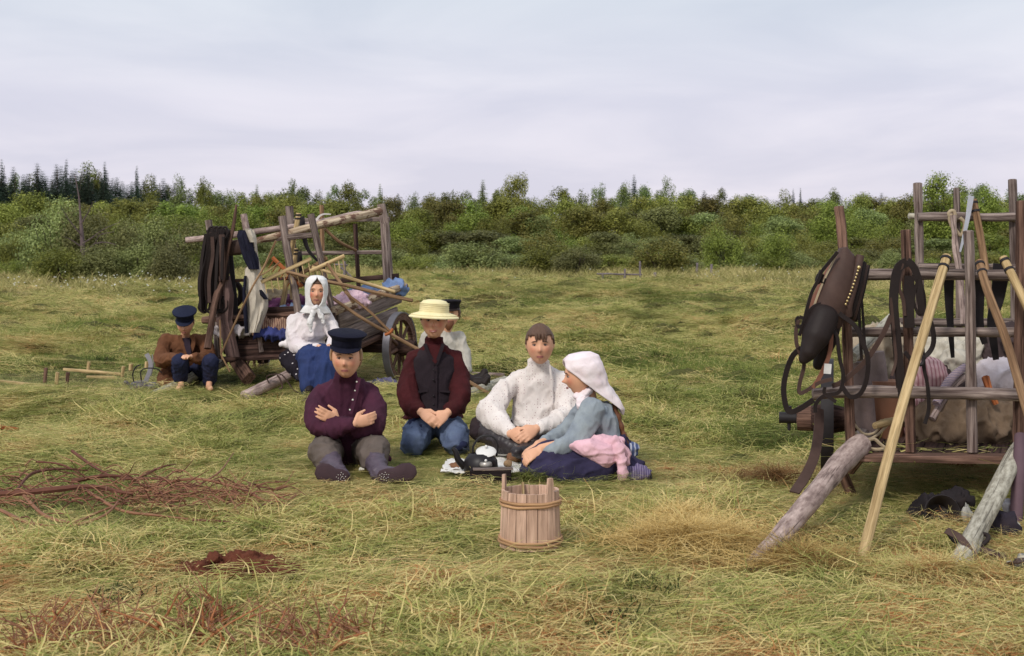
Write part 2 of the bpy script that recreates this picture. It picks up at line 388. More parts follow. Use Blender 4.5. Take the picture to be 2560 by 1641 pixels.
# ================================================================== loose hay and grass: clump meshes, instanced over the meadow
def blades(n, spread, lmin, lmax, wid, mode, seed, seg=3):
    r = np.random.RandomState(seed); V = []; Fc = []; rn = []
    x = (r.rand(n) - .5) * 2; y = (r.rand(n) - .5) * 2
    k = np.sqrt(x * x + y * y) ; x *= spread; y *= spread * (.8 if mode in ('hay', 'tuft') else 1)
    L = lmin + (lmax - lmin) * r.rand(n) ** 2
    for i in range(n):
        if mode == 'hay':
            a = r.normal(0, .62)
            if r.rand() < .25: a = r.rand() * 6.28
            if r.rand() < .5: a += math.pi
            el = abs(r.normal(0, .10)); z0 = r.rand() ** 1.5 * .032; cv = r.normal(-.3, .3); sw = r.normal(0, 1.1)
            if r.rand() < .012: el = r.rand() * .7
        elif mode == 'tuft':      # a tossed wisp of hay, mounded in its middle
            a = r.normal(0, 1.3) + (math.pi if r.rand() < .5 else 0); q = max(0, 1 - k[i]); z0 = r.rand() * .10 * q; el = r.normal(.12, .35); cv = -abs(r.normal(.7, .5)); sw = r.normal(0, 1.3)
        else:
            a = r.rand() * 6.28; el = 1.35 - abs(r.normal(0, .28)); z0 = -.01; cv = -abs(r.normal(.5, .4)); sw = r.normal(0, .3)
        p = np.array([x[i], y[i], z0]); w_ = wid * (.6 + .8 * r.rand()); base = len(V); t = r.rand()
        for s in range(seg + 1):
            d = np.array([math.cos(a) * math.cos(el), math.sin(a) * math.cos(el), math.sin(el)])
            sd = np.array([-math.sin(a), math.cos(a), 0]) if r.rand() > 2 else np.cross(d, [math.sin(i * 1.7) * .5, math.cos(i * 2.3) * .5, .8]); sd /= np.linalg.norm(sd) + 1e-9
            ww = w_ * (1 - .75 * s / seg) / 2; V.append(p - sd * ww); V.append(p + sd * ww); rn += [t, t]
            p = p + d * L[i] / seg; p[2] = max(p[2], .001 if mode in ('hay', 'tuft') else -.02); el += cv / seg; a += sw / seg
        for s in range(seg): Fc.append((base + 2 * s, base + 2 * s + 1, base + 2 * s + 3, base + 2 * s + 2))
    return V, Fc, rn
def clump_coll(name, specs, mat):
    col = bpy.data.collections.new(name)
    for i, (args, m) in enumerate(specs):
        V, Fc, rn = blades(*args); me = bpy.data.meshes.new(name); me.from_pydata([tuple(v) for v in V], [], Fc)
        a = me.attributes.new('rnd', 'FLOAT', 'POINT'); a.data.foreach_set('value', rn); me.materials.append(m or mat)
        o = bpy.data.objects.new('%s_%02d' % (name, i), me); col.objects.link(o)
    return col
def scatter(name, pts, rot, scl, idx, col, label):
    me = bpy.data.meshes.new(name); me.from_pydata([tuple(p) for p in pts], [], [])
    a = me.attributes.new('rot', 'FLOAT_VECTOR', 'POINT'); a.data.foreach_set('vector', np.asarray(rot, 'f').ravel())
    a = me.attributes.new('scl', 'FLOAT_VECTOR', 'POINT'); a.data.foreach_set('vector', np.asarray(scl, 'f').ravel())
    a = me.attributes.new('idx', 'INT', 'POINT'); a.data.foreach_set('value', np.asarray(idx, 'i'))
    o = bpy.data.objects.new(name, me); C.objects.link(o); struct(o, 'stuff', label)
    ng = bpy.data.node_groups.new(name, 'GeometryNodeTree')
    ng.interface.new_socket('Geometry', in_out='INPUT', socket_type='NodeSocketGeometry'); ng.interface.new_socket('Geometry', in_out='OUTPUT', socket_type='NodeSocketGeometry')
    gi = ng.nodes.new('NodeGroupInput'); go = ng.nodes.new('NodeGroupOutput'); ip = ng.nodes.new('GeometryNodeInstanceOnPoints')
    ci = ng.nodes.new('GeometryNodeCollectionInfo'); ci.inputs[0].default_value = col; ci.inputs[1].default_value = True; ci.inputs[2].default_value = True
    ip.inputs['Pick Instance'].default_value = True
    def na(nm, ty):
        q = ng.nodes.new('GeometryNodeInputNamedAttribute'); q.data_type = ty; q.inputs[0].default_value = nm; return q.outputs[0]
    ng.links.new(gi.outputs[0], ip.inputs['Points']); ng.links.new(ci.outputs[0], ip.inputs['Instance'])
    ng.links.new(na('idx', 'INT'), ip.inputs['Instance Index']); ng.links.new(na('rot', 'FLOAT_VECTOR'), ip.inputs['Rotation']); ng.links.new(na('scl', 'FLOAT_VECTOR'), ip.inputs['Scale'])
    ng.links.new(ip.outputs[0], go.inputs[0]); md = o.modifiers.new('scatter', 'NODES'); md.node_group = ng
    return o
def haymat(name, cols, patch=True, far=None):
    m, nt, b = newmat(name, .75, .25); t = attr(nt, 'rnd', 'Fac'); g = geopos(nt); o = orand(nt)
    n1 = tnoise(nt, g, .7, 4, .6); n0 = tnoise(nt, g, 3.4, 5, .7)
    f = math_(nt, 'ADD', math_(nt, 'MULTIPLY', t, .42), math_(nt, 'ADD', math_(nt, 'MULTIPLY', math_(nt, 'SUBTRACT', o, .25), .40), math_(nt, 'SUBTRACT', math_(nt, 'ADD', math_(nt, 'MULTIPLY', n1, 1.1), math_(nt, 'MULTIPLY', n0, 1.3)), 1.0)))
    if far:      # greener swaths in one part of the field: the cut there is fresher
        sp = nt.nodes.new('ShaderNodeSeparateXYZ'); nt.links.new(g, sp.inputs[0])
        mr = nt.nodes.new('ShaderNodeMapRange'); nt.links.new(sp.outputs[1], mr.inputs[0]); mr.inputs[1].default_value = 5; mr.inputs[2].default_value = 10; mr.inputs[3].default_value = far; mr.inputs[4].default_value = 0
        f = math_(nt, 'ADD', f, mr.outputs[0])
    c = ramp(nt, f, cols); nt.links.new(c, b.inputs['Base Color'])
    tr = nt.nodes.new('ShaderNodeBsdfTranslucent'); nt.links.new(c, tr.inputs[0]); ms = nt.nodes.new('ShaderNodeMixShader'); ms.inputs[0].default_value = .2
    nt.links.new(b.outputs[0], ms.inputs[1]); nt.links.new(tr.outputs[0], ms.inputs[2]); nt.links.new(ms.outputs[0], nt.nodes['Material Output'].inputs[0])
    return m
HAYC = [(.02, (.045, .03, .010)), (.18, (.14, .155, .036)), (.38, (.31, .34, .085)), (.58, (.50, .44, .15)), (.78, (.78, .63, .28)), (.98, (.44, .20, .07))]  # dark brown end also paints in the shade of hollows between wisps
def frand(n, r, y0, y1, spread=.44):
    """points spread evenly over the wedge of field in view, and a margin beside it"""
    Y = np.sqrt(r.rand(n) * (y1 * y1 - y0 * y0) + y0 * y0); X = (r.rand(n) - .5) * 2 * spread * Y
    return X, Y
def build_hay():
    hm = haymat('cut hay', HAYC, far=.17)
    gm = haymat('short green grass', [(.1, (.06, .10, .018)), (.45, (.13, .19, .035)), (.7, (.24, .28, .06)), (.95, (.4, .36, .13))], far=.08)
    tm = haymat('uncut grass', [(.1, (.16, .17, .045)), (.4, (.34, .31, .10)), (.7, (.55, .46, .19)), (.95, (.62, .50, .26))])
    sp = [((780, .6, .05, .30, .0042, 'hay', 10 + i, 2), None) for i in range(6)]
    sp += [((900, .5, .02, .065, .0035, 'up', 30 + i, 2), gm) for i in range(2)]
    sp += [((300, .17, .05, .20, .0042, 'tuft', 50 + i, 3), None) for i in range(4)]
    hollow_mat = haymat('dark hollow clumps', [(.1, (.02, .022, .008)), (.5, (.045, .06, .015)), (.8, (.10, .12, .03)), (.98, (.14, .07, .025))])  # dark leafy clumps added to imitate shaded hollows in the hay
    sp += [((170, .10, .02, .075, .010, 'up', 70 + i, 2), hollow_mat) for i in range(3)]
    col = clump_coll('hay_wisp', sp, hm)
    r = np.random.RandomState(5); XS = []; YS = []; SS = []
    for n, y0, y1, s0, s1 in ((4300, 4.0, 13, .55, 1.0), (3900, 12.5, 25, .8, 1.3), (4600, 24, 60, 1.2, 2.0)):
        X, Y = frand(n, r, y0, y1, .46); XS.append(X); YS.append(Y); SS.append(s0 + (s1 - s0) * r.rand(n))
    X = np.concatenate(XS); Y = np.concatenate(YS); S = np.concatenate(SS)
    k = Y < mown_edge(X, Y) + r.normal(0, .8, len(Y)); X, Y, S = X[k], Y[k], S[k]; n = len(X)
    dens = vn(X * .35, Y * .3, 9); keep = (r.rand(n) < .55 + .75 * dens); X, Y, S = X[keep], Y[keep], S[keep]; n = len(X)
    Z = hgt(X, Y) - .008 + r.rand(n) * .012
    fl = (vn(X * .35 + 3, Y * .3, 11) - .5) * 5 + r.normal(0, .5 + .6 * np.clip((Y - 9) / 8, 0, 1), n)
    e = .45; gx = (hgt(X + e, Y) - hgt(X - e, Y)) / (2 * e); gy = (hgt(X, Y + e) - hgt(X, Y - e)) / (2 * e)
    idx = r.randint(0, 6, n); green = (vn(X * .5 + 40, Y * .4, 21) > .60) & (r.rand(n) < .6) ; idx[green] = r.randint(6, 8, green.sum())
    tm_ = (vn(X * 1.1 + 70, Y * .8, 41) > .42) & (r.rand(n) < .65) & ~green; idx[tm_] = r.randint(8, 12, tm_.sum()); S[tm_] *= 1.5
    hollow_ = (r.rand(n) < .13) & ~green & ~tm_; idx[hollow_] = r.randint(12, 15, hollow_.sum()); S[hollow_] *= .8 + .8 * r.rand(hollow_.sum())
    rot = np.stack([np.clip(gy, -.22, .22) + r.normal(0, .04, n), -np.clip(gx, -.22, .22) + r.normal(0, .04, n), fl], 1)
    fl_ = np.ones(n)
    for fx, fy, fr in FLAT: fl_ = np.minimum(fl_, .12 + .88 * np.clip((np.sqrt((X - fx) ** 2 + (Y - fy) ** 2) / fr - .7) / .7, 0, 1))
    scl = np.stack([S, S, fl_ * np.minimum(S, 1.5) * (.7 + .5 * r.rand(n))], 1)
    scatter('mown_hay', np.stack([X, Y, Z], 1), rot, scl, idx, col, 'cut hay lying loose over the whole meadow')
    # uncut grass strip before the bushes
    col = clump_coll('grass_tuft', [((90, .35, .22, .55, .012, 'up', 60 + i), None) for i in range(4)], tm)
    X, Y = frand(9000, r, 32, 95, .46); k = Y > mown_edge(X, Y) + r.normal(0, .6, len(Y)); X, Y = X[k], Y[k]; n = len(X)
    S = .75 + .5 * r.rand(n) + .25 * (vn(X * .2, Y * .2, 31) - .5)
    scatter('uncut_grass', np.stack([X, Y, hgt(X, Y) - .02], 1), np.stack([r.normal(0, .08, n), r.normal(0, .08, n), r.rand(n) * 6.28], 1), np.stack([S * 1.5, S * 1.5, S * .8], 1), r.randint(0, 4, n), col, 'pale uncut grass standing between the mown meadow and the bushes')
    # white meadow flowers
    fm = MB(); q = np.random.RandomState(8)
    for i in range(170):
        px = q.choice([q.uniform(20, 480), q.uniform(1700, 2000), q.uniform(500, 1500)], p=[.72, .2, .08]); Y = q.uniform(33, 42) if px < 500 else q.uniform(44, 56)
        x = (px - CX) / FOC * Y; z = float(hgt(x, Y)) + q.uniform(.22, .45); fm.ball((x, Y, z), (.021, .021, .012), 6, 3)
    struct(fm.build('white_flowers', plain('white petals', (.8, .78, .72), .8, .1)), 'stuff', 'white meadow flowers dotted through the uncut grass')

# ================================================================== trees
def leafmesh(name, C0, Nn, size, seed, asp=1.7, mat=None):
    r = np.random.RandomState(seed); n = len(C0)
    nn = Nn + r.normal(0, .55, (n, 3)); nn /= np.linalg.norm(nn, axis=1)[:, None] + 1e-9
    a = r.normal(0, 1, (n, 3)); u = np.cross(nn, a); u /= np.linalg.norm(u, axis=1)[:, None] + 1e-9; v = np.cross(nn, u)
    s = size * (.6 + .8 * r.rand(n))[:, None]
    if asp == 1.9: s = s * np.clip(.12 + 2.2 * (1 - C0[:, 2:3]), .12, 1.15)      # spruce shoots get short towards the tip
    V = np.stack([C0 - u * s * asp * .5, C0 - v * s * .5 + nn * s * .12, C0 + u * s * asp * .5, C0 + v * s * .5 + nn * s * .12], 1).reshape(-1, 3)
    me = bpy.data.meshes.new(name); me.vertices.add(len(V)); me.vertices.foreach_set('co', V.astype('f').ravel())
    me.loops.add(4 * n); me.loops.foreach_set('vertex_index', np.arange(4 * n, dtype='i')); me.polygons.add(n)
    me.polygons.foreach_set('loop_start', np.arange(0, 4 * n, 4, dtype='i')); me.update(calc_edges=True)
    at = me.attributes.new('rnd', 'FLOAT', 'POINT'); at.data.foreach_set('value', np.repeat(r.rand(n), 4).astype('f'))
    me.materials.append(mat); return me
def crown_pts(kind, n, seed):
    """leaf positions for a plant of height 1 and half-width about .5 (bush) or less"""
    r = np.random.RandomState(seed); cl = []
    if kind == 'bush':
        for i in range(26):
            a = r.rand() * 6.28; rr = .40 * math.sqrt(r.rand()); z = (.12 + .72 * r.rand()) * (1 - (rr / .52) ** 2 * .5); cl.append((math.cos(a) * rr, math.sin(a) * rr, z, .12 + .09 * r.rand(), 1.15))
    elif kind == 'tree':
        for i in range(34):
            z = .22 + .70 * r.rand(); prof = math.sin(min(1, (z - .12) / .88) ** .75 * math.pi) ** .6; a = r.rand() * 6.28; rr = .27 * prof * math.sqrt(r.rand()) * (1.1 if i % 5 else 1.4)
            cl.append((math.cos(a) * rr, math.sin(a) * rr, z, .07 + .06 * r.rand(), 1.1))
        cl.append((0, 0, .9, .08, 1.3))
    elif kind == 'birch':
        for i in range(30):
            z = .35 + .60 * r.rand(); prof = math.sin(min(1, (z - .28) / .72) ** .8 * math.pi) ** .7; a = r.rand() * 6.28; rr = .20 * prof * math.sqrt(r.rand()) * 1.2
            cl.append((math.cos(a) * rr, math.sin(a) * rr, z, .045 + .05 * r.rand(), 1.25))
    elif kind == 'spruce':
        pts = []; nr = []
        lv = 34
        for l in range(lv):
            z = .05 + .95 * (l + .6) / lv; R0 = .185 * (1 - z) ** .95 * (1 + .2 * r.normal()) + .0008; nb = 12
            for b in range(nb):
                a = r.rand() * 6.28; Rb = R0 * (.75 + .4 * r.rand()); k = max(10, int(n / lv / nb))
                t = r.rand(k); pts.append(np.stack([math.cos(a) * Rb * t + r.normal(0, .007, k), math.sin(a) * Rb * t + r.normal(0, .007, k), z - .045 * t * (1.2 - z) + r.normal(0, .006, k)], 1))
                nr.append(np.tile([math.cos(a) * .4, math.sin(a) * .4, .8], (k, 1)))
        return np.concatenate(pts), np.concatenate(nr)
    wts = np.array([c[3] ** 2 for c in cl]); wts /= wts.sum(); k = r.choice(len(cl), n, p=wts); c = np.array(cl)[k]
    d = r.normal(0, 1, (n, 3)); d /= np.linalg.norm(d, axis=1)[:, None]; rad = c[:, 3:4] * (r.rand(n, 1) ** .33) * (1 + .18 * np.abs(r.normal(0, 1, (n, 1))))
    p = c[:, :3] + d * rad * np.stack([np.ones(n), np.ones(n), c[:, 4]], 1); p[:, 2] = np.maximum(p[:, 2], .01)
    return p, d * .8 + np.array([0, 0, .95])
def leafmat(name, c0, c1, c2):
    m, nt, b = newmat(name, .6, .3); t = attr(nt, 'rnd', 'Fac'); o = orand(nt); n = tnoise(nt, objco(nt), 5, 3, .6)
    f = math_(nt, 'ADD', math_(nt, 'MULTIPLY', t, .2), math_(nt, 'ADD', math_(nt, 'MULTIPLY', n, .8), math_(nt, 'MULTIPLY', o, .0)))
    c = ramp(nt, f, [(.25, c0), (.5, c1), (.8, c2)])
    hv = nt.nodes.new('ShaderNodeHueSaturation'); nt.links.new(c, hv.inputs['Color'])
    nt.links.new(math_(nt, 'ADD', math_(nt, 'MULTIPLY', o, .06), .47), hv.inputs['Hue']); nt.links.new(math_(nt, 'ADD', math_(nt, 'MULTIPLY', o, .8), .52), hv.inputs['Value'])
    c = hv.outputs[0]; nt.links.new(c, b.inputs['Base Color'])
    tr = nt.nodes.new('ShaderNodeBsdfTranslucent'); nt.links.new(c, tr.inputs[0]); ms = nt.nodes.new('ShaderNodeMixShader'); ms.inputs[0].default_value = .24
    nt.links.new(b.outputs[0], ms.inputs[1]); nt.links.new(tr.outputs[0], ms.inputs[2]); nt.links.new(ms.outputs[0], nt.nodes['Material Output'].inputs[0])
    return m
def trunkmesh(kind, seed, mat):
    r = random.Random(seed); mb = MB()
    if kind == 'bush':
        for i in range(6):
            a = r.random() * 6.28; mb.tube(smooth_path([(0, 0, -.03), (math.cos(a) * .12, math.sin(a) * .12, .3), (math.cos(a) * .3, math.sin(a) * .25, .6)], 3), [.012] * 4 + [.006] * 3, 5)
    else:
        h = .93 if kind == 'spruce' else .8
        p = [(0, 0, -.03), (.01 * r.gauss(0, 1), .01 * r.gauss(0, 1), .35), (.02 * r.gauss(0, 1), .02 * r.gauss(0, 1), h)]
        q = smooth_path(p, 4); mb.tube(q, lerpl([.009, .002] if kind == 'spruce' else [.015, .003], len(q)), 6)
        if kind != 'spruce':
            for i in range(9):
                a = r.random() * 6.28; z = .3 + .5 * r.random(); mb.tube([(0, 0, z), (math.cos(a) * .1, math.sin(a) * .1, z + .08), (math.cos(a) * .2, math.sin(a) * .2, z + .13)], [.007, .005, .002], 4)
    me = mb.mesh('trunk'); me.materials.append(mat); return me
def build_trees():
    M = {'willow': leafmat('willow leaves', (0.106, 0.120, 0.041), (0.271, 0.293, 0.097), (0.542, 0.558, 0.209)),
         'green': leafmat('green leaves', (0.080, 0.097, 0.016), (0.230, 0.263, 0.046), (0.502, 0.532, 0.114)),
         'olive': leafmat('olive leaves', (0.092, 0.097, 0.020), (0.262, 0.256, 0.054), (0.542, 0.496, 0.127)),
         'dark': leafmat('spruce needles', (0.024, 0.041, 0.029), (0.044, 0.073, 0.044), (0.085, 0.122, 0.073)),
         'far': leafmat('far birch leaves', (0.068, 0.091, 0.029), (0.188, 0.226, 0.067), (0.386, 0.425, 0.139))}
    bk = plain('tree bark', (.075, .06, .048), .9, .1, .4, 30)
    VAR = {}
    def var(kind, mk, k):
        key = (kind, mk, k)
        if key not in VAR:
            sd = sum(ord(c) for c in kind + mk) + k * 17
            n, s = {'bush': (10500, .0195), 'tree': (10500, .016), 'birch': (5200, .015), 'spruce': (15000, .0068)}[kind]
            p, nn = crown_pts(kind, n, sd); VAR[key] = (leafmesh('crown', p, nn, s, sd, 1.9 if kind == 'spruce' else 1.6, M[mk]), trunkmesh(kind, sd, bk))
        return VAR[key]
    NM = {'bush': 'bush', 'tree': 'broadleaf_tree', 'birch': 'birch_tree', 'spruce': 'spruce_tree'}
    q = random.Random(21)
    def tree(kind, mk, px, top, Y, wpx, label, group, nm=None):
        """wpx: full width in picture px"""
        x = (px - CX) / FOC * Y; z = CAMH - (top - HY) / FOC * Y; wd = wpx / FOC * Y
        wn = {'bush': 1.0, 'tree': .62, 'birch': .48, 'spruce': .34}[kind]
        cr, tk = var(kind, mk, q.randrange(4))
        e = thing(nm or NM[kind], label, 'bush' if kind == 'bush' else 'tree', (x, Y, 0), group); e.rotation_euler.z = q.random() * 6.28; sx = wd / wn; e.scale = (sx, sx, z * 1.02)
        for nme, me in (('crown', cr), ('trunk', tk)):
            o = bpy.data.objects.new(nme, me); C.objects.link(o); o.parent = e
        return e
    ANCH = ((-200, 'beyond the left edge'), (30, 'at the left edge'), (120, 'left of the dead trunk'), (205, 'behind the dead trunk'), (290, 'right of the dead trunk'), (380, 'above the small boy'), (455, 'left of the left cart'), (525, 'above the hanging harness'), (610, 'above the hanging coat'), (690, 'above the rake heads'), (770, 'above the headscarf woman'), (860, 'above the capped youth'), (955, 'above the cart corner post'), (1085, 'above the straw hat'), (1190, 'right of the straw hat'), (1290, 'under the big rounded birch'), (1365, 'above the dotted shirt boy'), (1450, 'above the headscarf girl'),
        (1550, 'behind the old rail'), (1640, 'right of the old rail'), (1750, 'behind the two pale posts'), (1860, 'left of the horse collar'), (1960, 'above the trailing reins'), (2080, 'above the horse collar'), (2180, 'right of the collar post'), (2265, 'above the bridle'), (2345, 'behind the upper rear rail'), (2430, 'behind the steel scythe blade'), (2520, 'at the right edge'), (2750, 'beyond the right edge'))
    def where(px): return min(ANCH, key=lambda a: abs(a[0] - px))[1]
    # far skyline
    sk = lambda px: np.interp(px, [0, 200, 330, 480, 560, 700, 1000, 1150, 1500, 1800, 2100, 2300, 2600], [440, 440, 455, 470, 484, 482, 486, 496, 488, 492, 492, 486, 490])
    x = -200
    while x < 2780:
        top = sk(x) + q.uniform(-22, 10); k = q.choice(['birch', 'tree', 'birch', 'tree', 'tree', 'birch', 'spruce'])
        if x < 440: k = q.choice(['spruce', 'spruce', 'spruce', 'spruce', 'birch']); top = sk(x) + q.uniform(-30, 12)
        mk = 'dark' if k == 'spruce' else q.choice(['far', 'far', 'green'])
        tree(k, mk, x, top, q.uniform(205, 245), (q.uniform(105, 160) if x < 440 else q.uniform(78, 105)) if k == 'spruce' else q.uniform(60, 100), {'spruce': 'dark skyline spruce ', 'birch': 'airy skyline birch ', 'tree': 'rounded skyline tree '}[k] + where(x), 'trees along the far skyline')
        x += q.uniform(9, 16) if x < 430 else q.uniform(34, 46)
    # single skyline trees
    for k, mk, px, top, wd, Y, lb in (('tree', 'olive', 1290, 441, 74, 190, 'large rounded birch standing above the skyline over the boy in the dotted shirt'),
        ('spruce', 'far', 1207, 452, 115, 190, 'pointed grey green spruce just left of the large rounded skyline birch'),
        ('spruce', 'dark', 1585, 440, 83, 200, 'slim black green spruce tip rising between two birches on the skyline'),
        ('birch', 'far', 1500, 458, 50, 200, 'pale leafy birch just left of the slim dark spruce tip'),
        ('birch', 'far', 1668, 450, 46, 200, 'isolated leafy birch right of the slim dark spruce tip'),
        ('tree', 'far', 1560, 462, 50, 196, 'small rounded birch touching the slim dark spruce tip'),
        ('tree', 'green', 2360, 436, 130, 110, 'tallest broad tree on the right, behind the top rail of the right cart'),
        ('tree', 'green', 2465, 466, 90, 112, 'lower broad tree right of the tallest tree behind the right cart'),
        ('birch', 'far', 2085, 470, 60, 190, 'loose topped birch above the horse collar post'),
        ('spruce', 'dark', 1983, 474, 44, 190, 'thin left spruce of a pair above the horse collar'),
        ('spruce', 'dark', 2001, 472, 44, 190, 'thin right spruce of a pair above the horse collar'),
        ('spruce', 'far', 950, 462, 69, 190, 'small spruce on the skyline just above the corner post of the left cart'),
        ('spruce', 'far', 1132, 478, 64, 190, 'small lone spruce on the skyline above the straw hat'),
        ('birch', 'far', 735, 456, 50, 190, 'leafy birch on the skyline above the posts of the left cart'),
        ('spruce', 'far', 642, 464, 83, 190, 'single spruce on the skyline left of the left cart posts'),
        ('spruce', 'dark', 166, 402, 83, 215, 'tallest spruce of the dark stand at the left'),
        ('spruce', 'dark', 262, 408, 83, 215, 'tall spruce near the right end of the dark stand'),
        ('spruce', 'dark', 342, 418, 69, 215, 'last tall spruce at the right of the dark stand'),
        ('spruce', 'dark', 4, 402, 83, 215, 'tall spruce at the left edge of the photo'),
        ('spruce', 'dark', 220, 416, 76, 215, 'medium spruce in the middle of the dark stand'),
        ('birch', 'far', 450, 447, 60, 200, 'rounded grey green birch right of the dark spruce stand'),
        ('birch', 'green', 505, 452, 50, 200, 'smaller birch right of the dark spruce stand, nearest the gap')):
        tree(k, mk, px, top, Y, wd, lb, 'single trees on the skyline')
    # belts of wood, from back to front
    def belt(y0, y1, tops, tj, sp, wd, kinds, mats, lb, gp, x0=-200, x1=2780, skip=None):
        x = x0
        while x < x1:
            if not (skip and skip[0] < x < skip[1]):
                k = q.choice(kinds); mk = q.choice(mats); t = np.interp(x, [a for a, b in tops], [b for a, b in tops]) + q.uniform(-tj, tj)
                if k == 'spruce': mk = 'dark'; 
                tree(k, mk, x, t, q.uniform(y0, y1), (q.uniform(*wd)) * (1.0 if k == 'spruce' else 1), lb[k if k in lb else 'tree'] + where(x), gp)
            x += q.uniform(sp * .75, sp * 1.3)
    belt(150, 175, [(0, 500), (500, 500), (900, 512), (1600, 508), (2600, 505)], 18, 48, (78, 125), ['tree', 'tree', 'birch', 'tree'], ['green', 'olive', 'olive'], {'tree': 'broadleaf tree in the second row ', 'birch': 'slender birch in the second row ', 'spruce': 'young spruce in the second row '}, 'trees in the middle of the wood')
    belt(108, 130, [(0, 540), (500, 535), (900, 545), (1600, 540), (2000, 530), (2600, 520)], 24, 56, (95, 150), ['tree', 'tree', 'bush', 'tree', 'bush'], ['green', 'olive', 'green', 'willow'], {'tree': 'bushy tree in the front row ', 'bush': 'tall round bush in the front row ', 'spruce': 'young spruce in the front row '}, 'trees at the front of the wood')
    belt(78, 92, [(0, 585), (500, 590), (900, 590), (1400, 592), (1900, 590), (2600, 580)], 16, 62, (110, 170), ['bush', 'bush', 'tree'], ['willow', 'green', 'olive', 'willow'], {'bush': 'willow bush before the wood ', 'tree': 'small leafy tree among the willow bushes '}, 'willow bushes before the wood')
    belt(62, 70, [(0, 622), (500, 622), (900, 628), (1400, 630), (1900, 626), (2600, 620)], 10, 58, (105, 175), ['bush'], ['willow', 'willow', 'green', 'olive'], {'bush': 'low bush at the meadow edge '}, 'low bushes along the meadow edge', skip=None)
    # the near willow thicket at the left
    for px, top, wd, Y, mk, lb in ((135, 478, 170, 49, 'willow', 'tall grey green willow bush at the left end of the near thicket'), (215, 500, 170, 48, 'willow', 'tall willow bush behind the dead bare trunk'),
        (300, 540, 160, 47, 'willow', 'dark willow bush right of the dead bare trunk'), (375, 530, 170, 49, 'willow', 'broad willow bush in the middle of the near thicket'),
        (455, 540, 150, 48, 'willow', 'willow bush at the right end of the near thicket, next to the left cart'), (160, 600, 170, 45, 'green', 'low dark bush at the foot of the tall left willow'), (250, 610, 150, 45, 'willow', 'low bush at the foot of the dead bare trunk'),
        (340, 600, 170, 45.5, 'willow', 'low dense bush in the middle of the near thicket'), (430, 612, 150, 45, 'willow', 'low bush beside the hanging harness of the left cart'), (40, 570, 120, 62, 'green', 'bright green bush at the left edge of the photo'),
        (30, 632, 80, 52, 'green', 'smallest low bush at the left edge of the photo'), (520, 560, 130, 60, 'green', 'bush just behind the left posts of the left cart'),
        (1180, 600, 190, 62, 'willow', 'wide low willow bush above the straw hat'), (1380, 598, 180, 60, 'green', 'dark low bush above the dotted shirt boy'), (1440, 615, 130, 58, 'willow', 'dark low bush left of the old rail in the meadow'),
        (1650, 590, 170, 58, 'olive', 'rounded bush just behind the old rail in the meadow'), (1810, 555, 120, 62, 'green', 'bright green rounded bush left of the horse collar'), (1935, 560, 110, 64, 'green', 'loose light green bush touching the horse collar post')):
        tree('bush', mk, px, top, Y, wd, lb, 'bushes standing apart from the wood')
    by = {}
    for o in C.objects:
        if o.type == 'EMPTY' and o.get('category') in ('tree', 'bush'): by.setdefault(o['label'], []).append(o)
    for lb, os_ in by.items():
        os_.sort(key=lambda o: o.location.x / o.location.y); k = len(os_)
        if 5 <= k <= 14:
            for o, wd in zip(os_, ('first', 'second', 'third', 'fourth', 'fifth', 'sixth', 'seventh', 'eighth', 'ninth', 'tenth', 'eleventh', 'twelfth', 'thirteenth', 'last')): o['label'] = wd + ' from the left, ' + lb
        if 1 < k < 5:
            for o, wd in zip(os_, {2: ('left', 'right'), 3: ('leftmost', 'middle', 'rightmost'), 4: ('leftmost', 'second', 'third', 'rightmost')}[k]): o['label'] = wd + ' ' + lb
    # dead trunk in the thicket
    sn = thing('dead_tree', 'bare dead tree with a leaning pale top in the near thicket', 'tree', (P(212, 690, 46.5).x, 46.5, 0)); bm_ = plain('dead wood', (.15, .11, .11), .9, .1, .3, 12)
    stick([P(214, 708, 46.5), P(208, 640, 46.5), P(205, 590, 46.5), P(200, 530, 46.5), P(198, 500, 46.5), P(192, 462, 46.5), P(186, 436, 46.5)], [.10, .09, .07, .035, .025, .018, .010], bm_, 'trunk', sn, 8)
    for a in ([(206, 610), (228, 596), (262, 572), (300, 556)], [(208, 635), (236, 610), (250, 588), (285, 580)], [(205, 590), (180, 560), (160, 530), (150, 512)], [(203, 560), (222, 528), (232, 505)], [(207, 620), (178, 600), (160, 592)], [(236, 610), (262, 606), (290, 612)]):
        stick([P(x_, y_, 46.3 - .25 * i) for i, (x_, y_) in enumerate(a)], [.028, .016, .007], bm_, 'branch', sn, 5)
    # old rail and posts in the meadow
    pw = wood('weathered post', (.36, .30, .31), (.16, .13, .14))
    rl = thing('rail_fence', 'short old fence rail on low posts at the edge of the mown meadow', 'fence', G(1563, 708))
    MB().pole(P(1492, 685, 49), P(1606, 687, 49), .03, .03, 8).build('rail', pw, rl)
    for a, t, bt in ((1507, 684, 706), (1563, 673, 706), (1601, 654, 704)): MB().pole(P(a, bt + 8, 48.9), P(a - 1, t, 48.9), .04, .035, 8).build('post', pw, rl)
    for a, t, bt, Y, lb in ((1637, 682, 706, 49, 'short grey post standing just right of the old rail'), (1742, 658, 690, 58, 'left post of the two pale posts before the bushes'), (1778, 661, 692, 57, 'right post of the two pale posts before the bushes')):
        tag(MB().pole(P(a, bt + 8, Y), P(a + 1, t, Y), .055, .05, 8).build('fence_post', pw), lb, 'post', 'old posts at the meadow edge')
    rl = thing('rail_fence', 'broken fence piece seen through the back of the left cart', 'fence', P(861, 705, 50)); rl.location.z = 0
